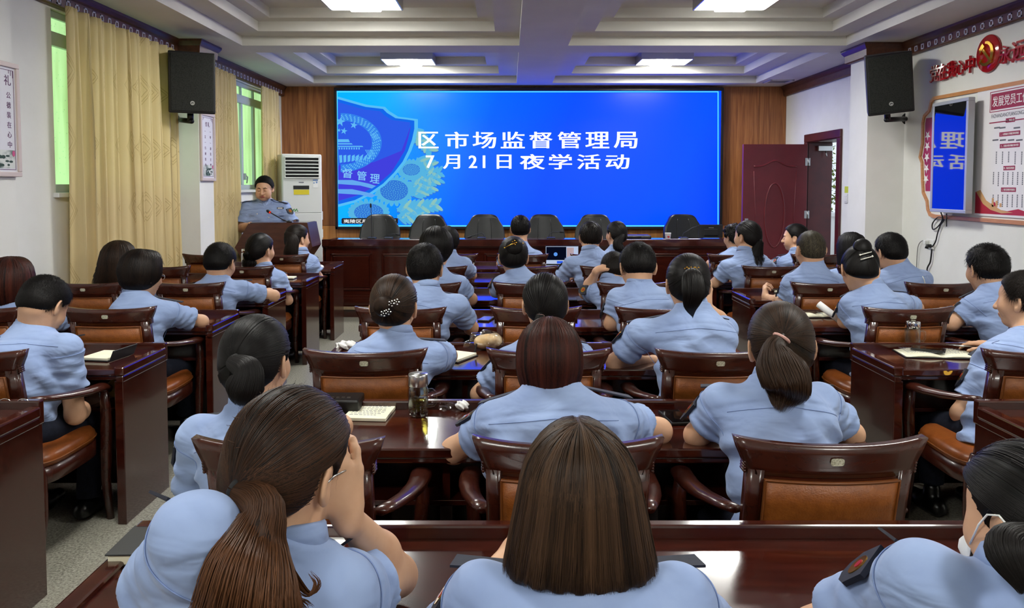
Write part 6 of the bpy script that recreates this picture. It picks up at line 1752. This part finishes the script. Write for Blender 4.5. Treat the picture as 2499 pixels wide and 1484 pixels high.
# ---- column by the curtains
woman('woman with a dark red-brown bob at the left edge', L0 + ('D',), (28, 684), 108, 4.36, pitch=6, near=2, hair=M['h_red'], style='bob', nb=(30, 742), nd=4.32, sh=(-16, 778, 118, 775), el=(28, 862, 4.50))
man('man bowing deeply, dark neck hair and bare right arm, at the left edge', L1 + ('C',), (112, 736), 100, 3.42, yaw=-12, pitch=42, near=3, style='short', nb=(82, 795), nd=3.38, sh=(-20, 868, 182, 838), sd=(3.20, 3.32), hump=.05, slv=.58, er=(184, 1012, 3.34), wr=(208, 990, 3.58), handr=hand_frame((.1, .9, .2), (0, -.2, 1), (-1, 0, 0), .8), el=(-60, 990, 3.4),
    extras={'feet': ((-2.22, 3.56, .15), tuple(P(215, 1215, 3.55)))})
woman('woman with long wavy brown hair and pearl clips by the curtain', L0 + ('E',), (290, 634), 82, 5.42, yaw=6, pitch=6, near=2, hair=M['h_brown'], style='wavy', nb=(283, 692), nd=5.38, sh=(225, 708, 348, 705))
p_ = PEOPLE[-1]
woman('woman with a short dark bob and glasses turning right, fourth row by the curtains', L1 + ('D',), (348, 662), 86, 4.42, yaw=-30, pitch=10, near=2, hair=M['h_dark'], style='thick', nb=(330, 718), nd=4.38, sh=(285, 765, 428, 752), er=(492, 785, 4.56), wr=(425, 792, 4.66), glasses=True)
man('hunched man with short black hair, elbow on the desk end, fifth row by the aisle', L1 + ('E',), (538, 634), 76, 5.46, yaw=-6, pitch=18, near=2, style='short', nb=(532, 676), nd=5.42, sh=(474, 706, 602, 700), er=(668, 722, 5.60), hump=.04)
woman('woman with a low black ponytail, sixth row near the podium', L1 + ('F',), (636, 604), 62, 6.46, yaw=-26, pitch=5, style='pony', nb=(645, 650), nd=6.42, sh=(592, 675, 690, 674), tail=pony((-.01, -.112, -.045), [(613, 630, 6.40), (611, 645, 6.39), (612, 660, 6.40)], (.03, .055, .06, .03), M['cloth_band'], wave=.002, ln=(.9, 1.0)), er=(703, 733, 6.46))
woman('woman with a long dark ponytail in front of the podium', L1 + ('G',), (726, 578), 50, 7.50, yaw=-40, pitch=2, style='pony', hair=M['h_dark'], nb=(735, 614), nd=7.44, sh=(692, 638, 768, 634), tail=pony((0, -.108, .03), [(714, 585, 7.36), (710, 615, 7.34), (711, 640, 7.35), (704, 655, 7.36)], (.02, .05, .06, .05, .02), None, wave=.004), er=(778, 676, 7.5), near=2)
# ---- column by the door wall
woman('woman with short curly black hair, front row before the door leaf', R0 + ('G',), (1790, 575), 42, 7.52, yaw=28, pitch=8, style='curly', nb=(1796, 612), nd=7.47, sh=(1752, 634, 1838, 634))
woman('woman with a long black ponytail and profile turned left, sixth row', R0 + ('F',), (1824, 572), 56, 6.48, yaw=34, pitch=3, style='pony', nb=(1818, 612), nd=6.44, sh=(1765, 648, 1882, 646), el=(1745, 690, 6.52), tail=pony((.0, -.112, -.05), [(1845, 620, 6.40), (1847, 645, 6.38), (1845, 675, 6.38)], (.025, .055, .07, .05), M['cloth_band'], wave=.002), near=2)
woman('smiling woman in profile with hair tied back, front row beside the door', R1 + ('G',), (1941, 575), 48, 7.52, yaw=62, pitch=2, style='bun', nb=(1945, 613), nd=7.46, sh=(1908, 636, 1985, 636), tail=pony((.0, -.11, -.02), None, bun=[((0, -.115, -.02), .03)]), face=True, near=2)
man('balding man with grey-brown cropped hair and a fist on the desk', R0 + ('E',), (1978, 601), 66, 5.46, yaw=2, pitch=6, near=2, hair=M['h_grey'], style='thin', nb=(1985, 645), nd=5.42, sh=(1920, 684, 2050, 682), el=(1912, 742, 5.50), wl=(1868, 725, 5.66), handl=hand_frame((.1, .5, .6), (-.8, 0, .4), (.3, .8, .2), 1.6))
woman('woman with long loose black hair by the door frame', R1 + ('F',), (2078, 605), 72, 6.48, yaw=10, pitch=6, style='down', nb=(2082, 650), nd=6.44, sh=(2030, 668, 2135, 668))
man('man with receding black hair in front of the wall socket', R1 + ('E',), (2172, 608), 66, 5.48, yaw=12, pitch=14, near=2, style='short', nb=(2192, 645), nd=5.44, sh=(2148, 675, 2262, 672), hump=.03)
p = woman('woman with a topknot and two pearl pins, reading at the desk by the aisle', R0 + ('D',), (2098, 650), 84, 4.45, yaw=-12, pitch=26, roll=4, near=2, hair=M['h_black'], style='bun', nb=(2128, 698), nd=4.39, sh=(2068, 732, 2212, 732), el=(2062, 785, 4.48), er=(2236, 752, 4.56), tail=pony((0, -.09, .06), None, bun=[((-.004, -.085, .072), .042)]))
def pins(mb, hl):
    for dz in (0, -.026):
        mb.tube([hl(-.022, -.128, .012 + dz), hl(.030, -.124, .034 + dz)], .0028); mb.lathe([(0, -.007), (.007, 0), (0, .007)], 10, Matrix.Translation(hl(-.024 if dz == 0 else .032, -.128, .011 if dz == 0 else .009)))
clip(p, 'hair_pin', M['pearl'], pins)
man('young man with spiky black hair at the right, fourth row', R1 + ('D',), (2407, 647), 84, 4.48, yaw=4, pitch=12, near=2, style='spiky', nb=(2425, 690), nd=4.44, sh=(2362, 738, 2488, 735), el=(2322, 790, 4.48))
man('older man with short dark hair cut by the right edge, looking left', R0 + ('C',), (2500, 722), 100, 3.40, yaw=34, pitch=4, near=3, hair=M['h_dark'], style='short', nb=(2512, 822), nd=3.34, sh=(2392, 880, 2625, 870), el=(2345, 1010, 3.36), wl=(2400, 1060, 3.50), pel=(2.12, 3.22, .5))
# pearl clips of the wavy-haired woman
o = p_; Hc = P(286, 632, 5.42)
mb = MB(); 
for k in range(2): mb.box(-.012, .014, -.004, .004, -.006 - .02 * k, .006 - .02 * k, .003, M=Matrix.Translation(Vector(P(286 + k * 5, 630 - k * 2, 5.42)) - Vector(o.location) + Vector((0, -.135, .0))) @ Matrix.Rotation(-.5, 4, 'Y'))
mb.build('pearl_clip', M['pearl'], o)
# ---- the speaker
sy = PY + .52
sp_ = person('heavy-set man standing at the podium reading into the microphone, uniform shirt with badges', pel=(P(648, 600, sy)[0], sy, .86), h=(645, 455), hd=sy - .06, yaw=183, pitch=13, hs=1.16, sex='m', nb=(647, 487), nd=sy + .02, sh=(596, 500, 700, 501), sd=(sy, sy), bulk=1.18,
       el=(722, 556, sy - .10), wl=(690, 548, sy - .30), er=(590, 558, sy - .10), wr=(612, 548, sy - .30), hair=M['h_black'], style='short', face=True, standing=True, near=3, hump=-.03, slv=.78)
rt, org = sp_['root'], sp_['org']
def chest(px, py):
    a = P(px, py, sy - .5); q = sp_['T'].march(a, np.array(a) - np.array([0, 0, H]), .9); return q - org
def onshirt(name, m, px, py, w, h, th=.006):
    q = chest(px, py); mb = MB(); mb.box(-w / 2, w / 2, -th, .004, -h / 2, h / 2, .0015, M=Matrix.Translation(Vector(q))); return mb.build(name, m, rt)
b = onshirt('name_badge', M['black'], 684, 508, .075, .020); mb = MB(); mb.box(-.028, .028, -.0085, -.005, -.006, .006, M=Matrix.Translation(Vector(chest(684, 508)))); mb.build('badge_number', M['whitepaper'], b)
for x in (626, 682):
    pk = onshirt('pocket_flap', M['shirt'], x, 523, .125, .030, .004); onshirt('pocket_button', M['pearl'], x + 2, 522, .012, .012, .008)
for y in (519, 531, 541): onshirt('button', M['pearl'], 654 if y < 530 else 656, y, .012, .012, .006)

for s_ in (-1, 1):
    q = [Vector(chest(647 + s_ * a, b)) + Vector((0, -.010, 0)) for a, b in ((1.5, 502), (17, 497), (19, 487), (10, 486))]
    mb = MB(); mb.add(q + [p + Vector((0, .012, 0)) for p in q], [(0, 1, 2, 3), (7, 6, 5, 4)] + [(i, (i + 1) % 4, 4 + (i + 1) % 4, 4 + i) for i in range(4)]); mb.build('collar_wing', M['shirt'], rt)
# ================================================================== THINGS ON THE DESKS
def desk_z(px, py): return PZ(px, py, DT + .001)
def notebook(label, px, py, w, d, rz, cover=True, open_=False, ruled=False):
    p = desk_z(px, py); t = thing('notebook', label, 'notebook', tuple(p), rz, 'notebooks on the desks')
    z = 0
    if cover: MB().box(-w / 2 - .006, w / 2 + .006, -d / 2 - .006, d / 2 + .006, 0, .004, .0015).build('cover', M['cover'], t); z = .004
    if open_:
        for s in (-1, 1):
            mb = MB(); V = []; n = 8
            for i in range(n + 1):
                u = i / n; zz = z + .002 + .012 * math.sin(pi * min(u * 1.15, 1)) * (1 - .4 * u)
                for y in (-d / 2, d / 2): V += [(s * u * w / 2, y, zz), (s * u * w / 2, y, z)]
            Fs = []
            for i in range(n):
                a = i * 4; b = a + 4; Fs += [(a, b, b + 2, a + 2), (a + 1, a + 3, b + 3, b + 1), (a, a + 1, b + 1, b), (a + 2, b + 2, b + 3, a + 3)]
            Fs += [(0, 2, 3, 1), (n * 4, n * 4 + 1, n * 4 + 3, n * 4 + 2)]
            mb.add(V, Fs, True); pg = mb.build('page', M['paper'], t)
        wr_ = MB(); wr_.tube([(.01, -d / 2 + .02 + k * .008, z + .014 + .004 * (k % 2)) for k in range(int((d - .04) / .008))], .002, 6); wr_.build('wire_binding', M['metal'], t)
    else:
        mb = MB(); mb.box(-w / 2, w / 2, -d / 2, d / 2, z, z + .012, .002); pg = mb.build('page', M['paper'], t)
    if ruled:
        mb = MB(); r = random.Random(hash_(label)); top = z + (.0121 if not open_ else .0165)
        for k in range(9):
            y = d / 2 - .02 - k * (d - .04) / 9; x = -w / 2 + .015
            e = w / 2 - .02 if not open_ else w / 2 - .03
            while x < e * r.uniform(.6, 1):
                l = r.uniform(.006, .014); mb.box(x, x + l, y - .002, y + .002, top, top + .0004); x += l + .004
        mb.build('handwriting', M['ink'], t)
    return t
notebook('cream handwritten notebook left of the glass tea bottle', 906, 1008, .155, .20, -.08, False, False, True)
t = notebook('open cream notepad with a black cover standing up, at the bowed man', 258, 872, .14, .17, -.15, True)
mb = MB(); mb.box(-.003, .003, -.09, .09, 0, .055, .002, M=Matrix.Translation((.085, 0, .002)) @ Matrix.Rotation(.4, 4, 'Y')); mb.build('cover_flap', M['cover'], t)
notebook('cream notepad beside the bread bag on the third row desk', 1100, 872, .19, .17, -.5, True)
notebook('small cream notepad on black cover at the low ponytail woman', 702, 680, .13, .12, 0, True)
notebook('open spiral notebook under a black phone at the right', 2285, 866, .34, .17, -.12, True, True, True)
notebook('open spiral notebook beside the rolled paper', 1995, 771, .24, .15, .05, True, True)
notebook('cream notebook under the forearm of the balding man', 1915, 716, .12, .10, .2, True)
notebook('white paper pad beside the spiky-haired man', 2302, 790, .12, .12, .1, False)
p = desk_z(352, 1345); t = thing('notebook', 'closed black notebook with cream page edges at the left end of the nearest desk', 'notebook', tuple(p), .03, 'notebooks on the desks')
MB().box(-.052, .052, -.072, .072, 0, .003, .001).build('cover', M['cover'], t); MB().box(-.048, .05, -.069, .069, .003, .024, .001).build('page', M['paper'], t); MB().box(-.053, .053, -.073, .073, .024, .028, .0015).build('cover', M['cover'], t)
def brick(label, px, py, w, d, th, rz, name='phone', cat='phone', m=None):
    p = desk_z(px, py); t = thing(name, label, cat, tuple(p), rz, 'phones on the desks' if cat == 'phone' else None)
    MB().box(-w / 2, w / 2, -d / 2, d / 2, 0, th, .003).build('case', M['black'], t); MB().box(-w / 2 + .004, w / 2 - .004, -d / 2 + .005, d / 2 - .005, th - .001, th + .0006).build('display', m or M['phone'], t); return t
brick('black phone beside the wavy brown ponytail woman', 1648, 1022, .078, .155, .010, .12)
t = brick('black phone lying on the open spiral notebook', 2265, 864, .076, .15, .009, 1.0); t.location.z += .02
brick('pale phone on the blue-reflecting desk of the empty fourth row seat', 1187, 780, .075, .15, .009, -.25, m=mat('grey_screen', (96, 100, 112), .12))
brick('grey phone on the desk right of the empty armchair, fifth row', 1394, 732, .078, .13, .009, 0, m=mat('grey_screen_dark', (58, 56, 60), .2))
p = desk_z(830, 1000); t = thing('recorder', 'black box device at the left of the handwritten notebook', 'device', (p[0], p[1], p[2]), 0)
MB().box(-.08, .08, -.06, .06, 0, .05, .006).build('case', M['black'], t); mb = MB()
for k in range(4): mb.box(-.03 + k * .02, -.018 + k * .02, -.02, -.012, .0495, .052)
mb.build('button', M['metal'], t)
p = desk_z(1040, 848); t = thing('clutch_bag', 'black flat bag in front of the hair-bun woman', 'bag', tuple(p), .1)
MB().box(-.10, .10, -.05, .05, 0, .035, .012, seg=3).build('bag_body', M['black'], t); MB().tube([(-.09, -.05, .02), (.09, -.05, .02)], .003).build('zip', M['metal'], t)
# glass bottles
def bottle(label, px, py, r, h, lidh, lid, tea=False, handle=True, hs=1):
    p = desk_z(px, py); t = thing('glass_bottle', label, 'bottle', tuple(p))
    b = MB(); b.lathe([(0, .002), (r * .92, .002), (r, .012), (r, h * .78), (r * .94, h * .84), (r * .9, h * .86), (r * .9, h), (r * .86, h), (r * .86, h * .86), (r * .90, h * .83), (r * .94, h * .78), (r * .94, .02), (r * .85, .012), (0, .012)], 36); b.build('glass_body', M['jar'], t)
    l = MB(); l.lathe([(0, h * .88), (r * .98, h * .88), (r, h * .89), (r, h + lidh), (r * .95, h + lidh + .006), (0, h + lidh + .006)], 36); l.build('lid', lid, t)
    if handle:
        a = MB(); a.tube([(hs * r * .95, 0, h * .74), (hs * (r + .014), 0, h * .75), (hs * (r + .026), 0, h * .68), (hs * (r + .028), 0, h * .40), (hs * (r + .02), 0, h * .30), (hs * r * .95, 0, h * .28)], .006, 10); a.build('handle', M['jar'], t)
    if tea:
        w = MB(); w.lathe([(0, .013), (r * .92, .013), (r * .92, h * .52), (0, h * .52)], 30); w.build('tea', film('tea_water', .12, (214, 206, 140)), t)
        rr = random.Random(5); lv = MB()
        for k in range(110):
            a = rr.uniform(0, 6.28); q = rr.uniform(0, r * .82); z = .015 + abs(rr.gauss(0, .014)); lv.add([(q * math.cos(a) - .006, q * math.sin(a), z), (q * math.cos(a), q * math.sin(a) - .003, z + .003), (q * math.cos(a) + .006, q * math.sin(a), z + rr.uniform(-.003, .006)), (q * math.cos(a), q * math.sin(a) + .003, z + .001)], [(0, 1, 2, 3)])
        lv.build('tea_leaves', mat('tea_leaf', (150, 140, 40), .6), t)
    return t
bottle('glass tea bottle with steel lid and yellow leaves on the second row desk', 1021, 1014, .036, .125, .022, M['metal'], True)
bottle('clear glass mug with steel lid beside the open spiral notebook', 2226, 848, .037, .115, .016, M['chrome'])
p = desk_z(2258, 751); t = thing('tumbler', 'clear tumbler with straw and dark sleeve beside the two-pin woman', 'tumbler', tuple(p))
b = MB(); b.lathe([(0, .001), (.034, .001), (.043, .13), (.041, .13), (.033, .006), (0, .006)], 30); b.build('cup_body', M['jar'], t)
b = MB(); b.lathe([(.0346, .002), (.0400, .065), (.0420, .066), (.0370, .001)], 30); b.build('sleeve', mat('dark_sleeve', (52, 52, 54), .6), t)
b = MB(); b.lathe([(0, .136), (.043, .136), (.045, .128), (.046, .130), (.045, .142), (0, .144)], 30); b.build('lid', M['jar'], t)
b = MB(); b.tube([(.004, 0, .02), (0, 0, .14), (-.012, 0, .19), (-.024, 0, .215)], .0032, 8); b.build('straw', M['white'], t)
# rolled paper held above the spiral notebook
a, b_ = P(1998, 742, 4.62), P(2050, 782, 4.52); t = thing('rolled_paper', 'white rolled paper leaning by the two-pin woman', 'paper', tuple((a + b_) / 2))
mb = MB(); d_ = Vector(b_ - a) / 2; mb.tube([tuple(-d_), tuple(d_)], .021, 18); mb.build('roll', M['whitepaper'], t); mb = MB(); mb.tube([tuple(-d_ * 1.004), tuple(-d_ * .99)], .016, 16); mb.build('roll_core', M['paper'], t)
# bread in a clear bag
p = desk_z(1190, 852); t = thing('bread_bag', 'bread in a clear plastic bag on the third row desk', 'bread', tuple(p), .2)
S_ = Sdf(); r = random.Random(9)
for c, q in (((-.02, 0, .038), (.05, .045, .036)), ((.035, .01, .04), (.042, .045, .038)), ((.0, -.02, .052), (.05, .03, .03))): S_.ell(c, q, None, .006)
V, Fq = S_.mesh(.004); mesh_np('bread', V, Fq, noisy('baked_crust', (226, 186, 126), (244, 226, 190), 14, .6), t)
S_ = Sdf(); S_.ell((0, 0, .045), (.085, .062, .05), None, .02); S_.cone((-.07, -.01, .05), (-.13, -.03, .02), .022, .004, .03); ph_ = np.random.default_rng(1).uniform(0, 6, 6)
S_.post.append(lambda p, d: np.maximum(d + .006 * np.sin(p[:, 0] * 70 + p[:, 2] * 90 + ph_[0]) + .004 * np.sin(p[:, 1] * 110 - p[:, 0] * 60 + ph_[1]), .0015 - p[:, 2]))
V, Fq = S_.mesh(.004); mesh_np('plastic_bag', V, Fq, M['film'], t)
# wrapper with tissue
p = desk_z(1108, 1002); t = thing('plastic_wrapper', 'crumpled clear wrapper with white tissue right of the tea bottle', 'wrapper', tuple(p), -.1)
S_ = Sdf(); S_.ell((0, 0, .012), (.055, .03, .014), None, .01); S_.post.append(lambda p, d: np.maximum(d + .005 * np.sin(p[:, 0] * 120 + p[:, 1] * 160), .001 - p[:, 2])); V, Fq = S_.mesh(.0035); mesh_np('wrapper_film', V, Fq, M['film'], t, smooth=False)
S_ = Sdf(); S_.ell((.03, .0, .02), (.022, .018, .016), None, .01); S_.post.append(lambda p, d: np.maximum(d + .006 * np.sin(p[:, 0] * 210 + p[:, 2] * 260) * np.sin(p[:, 1] * 230), .002 - p[:, 2])); V, Fq = S_.mesh(.003); mesh_np('tissue', V, Fq, M['whitepaper'], t, smooth=False)
p = desk_z(845, 852); t = thing('tissue', 'crumpled white tissue with a mask at the left of the hair-bun woman', 'tissue', tuple(p))
S_ = Sdf(); S_.ell((0, 0, .02), (.05, .03, .02), None, .01); S_.post.append(lambda p, d: np.maximum(d + .008 * np.sin(p[:, 0] * 130 + p[:, 2] * 170) * np.sin(p[:, 1] * 140 + 1), .002 - p[:, 2])); V, Fq = S_.mesh(.004); mesh_np('tissue_paper', V, Fq, M['whitepaper'], t, smooth=False)
def pen(label, px, py, L, rz, z=.005, m='black'):
    p = desk_z(px, py); t = thing('pen', label, 'pen', (p[0], p[1], p[2] + z), rz)
    MB().tube([(-L / 2, 0, 0), (L / 2, 0, 0)], .0045, 10).build('barrel', M[m], t); MB().tube([(L / 2, 0, 0), (L / 2 + .012, 0, 0)], [.004, .001]).build('tip', M['metal'], t); return t
pen('clear pen lying on the open spiral notebook at the right', 2345, 858, .13, -.5, .028, 'metal')
t = pen('black pen standing beside the bread bag', 1158, 866, .02, 0); t.rotation_euler = (0, -1.35, .3)
for ch in t.children: ch.scale = (5, 1, 1) if ch.name.startswith('barrel') else (1, 1, 1)
p = desk_z(35, 998); t = thing('eyeglasses', 'folded clear glasses on the nearest desk by the left wall', 'glasses', tuple(p))
g = MB()
for s in (-1, 1): g.tube([(s * .034 + .024 * math.cos(2 * pi * i / 20), 0, .02 + .018 * math.sin(2 * pi * i / 20)) for i in range(21)], .0018, 6, False); g.tube([(s * .058, 0, .025), (s * .06, .03, .02), (-s * .03, .045 + s * .006, .008)], .0016, 6)
g.tube([(-.01, 0, .024), (.01, 0, .024)], .0015, 6); g.build('spectacle_frame', M['chrome'], t)
p = desk_z(783, 655); t = thing('computer_mouse', 'small white and black mouse at the front-row desk end', 'mouse', tuple(p))
S_ = Sdf(); S_.ell((0, 0, .008), (.03, .05, .028), None, .01); S_.post.append(lambda p, d: np.maximum(d, .001 - p[:, 2])); V, Fq = S_.mesh(.005); mesh_np('mouse_shell', V, Fq, M['white'], t); MB().box(-.004, .004, .01, .025, .030, .037, .002).build('scroll_wheel', M['black'], t)
for k, (px, py, lab, m) in enumerate(((1738, 646, 'white paper on the desk of the curly-haired woman', 'whitepaper'), (1752, 663, 'small white paper near the long ponytail woman\'s elbow', 'whitepaper'))):
    p = desk_z(px, py); tag(MB().box(-.10, .10, -.12, .12, 0, .004).build('paper_sheet', M[m], loc=tuple(p)), lab, 'paper')
p = desk_z(782, 1320); tag(MB().box(-.06, .06, -.08, .08, 0, .003).build('paper_sheet', M['whitepaper'], loc=tuple(p)), 'white paper under the elbow of the cheek-on-hand woman', 'paper')
p = P(283, 960, 3.72); t = thing('gourd_ornament', 'round yellowish gourd in the dark desk shelf by the bowed man', 'ornament', (p[0], p[1], .519))
MB().lathe([(0, 0), (.03, .004), (.045, .035), (.04, .065), (.018, .085), (.02, .10), (.0, .112)], 24, mat4((1, 0, 0), (0, 1, 0), (0, 0, 1), (0, 0, 0))).build('gourd_body', noisy('gourd_skin', (150, 120, 50), (176, 146, 72), 12, .3), t)
p = P(602, 612, 7.5); t = thing('steel_flask', 'slim steel flask behind the hunched man', 'flask', (P(597, 640, 7.7)[0], 7.7, DT))
MB().lathe([(0, 0), (.03, .0), (.032, .01), (.032, .15), (.028, .16), (0, .16)], 24).build('flask_body', M['metal'], t); MB().lathe([(0, .16), (.029, .16), (.029, .195), (0, .197)], 24).build('lid', M['chrome'], t)
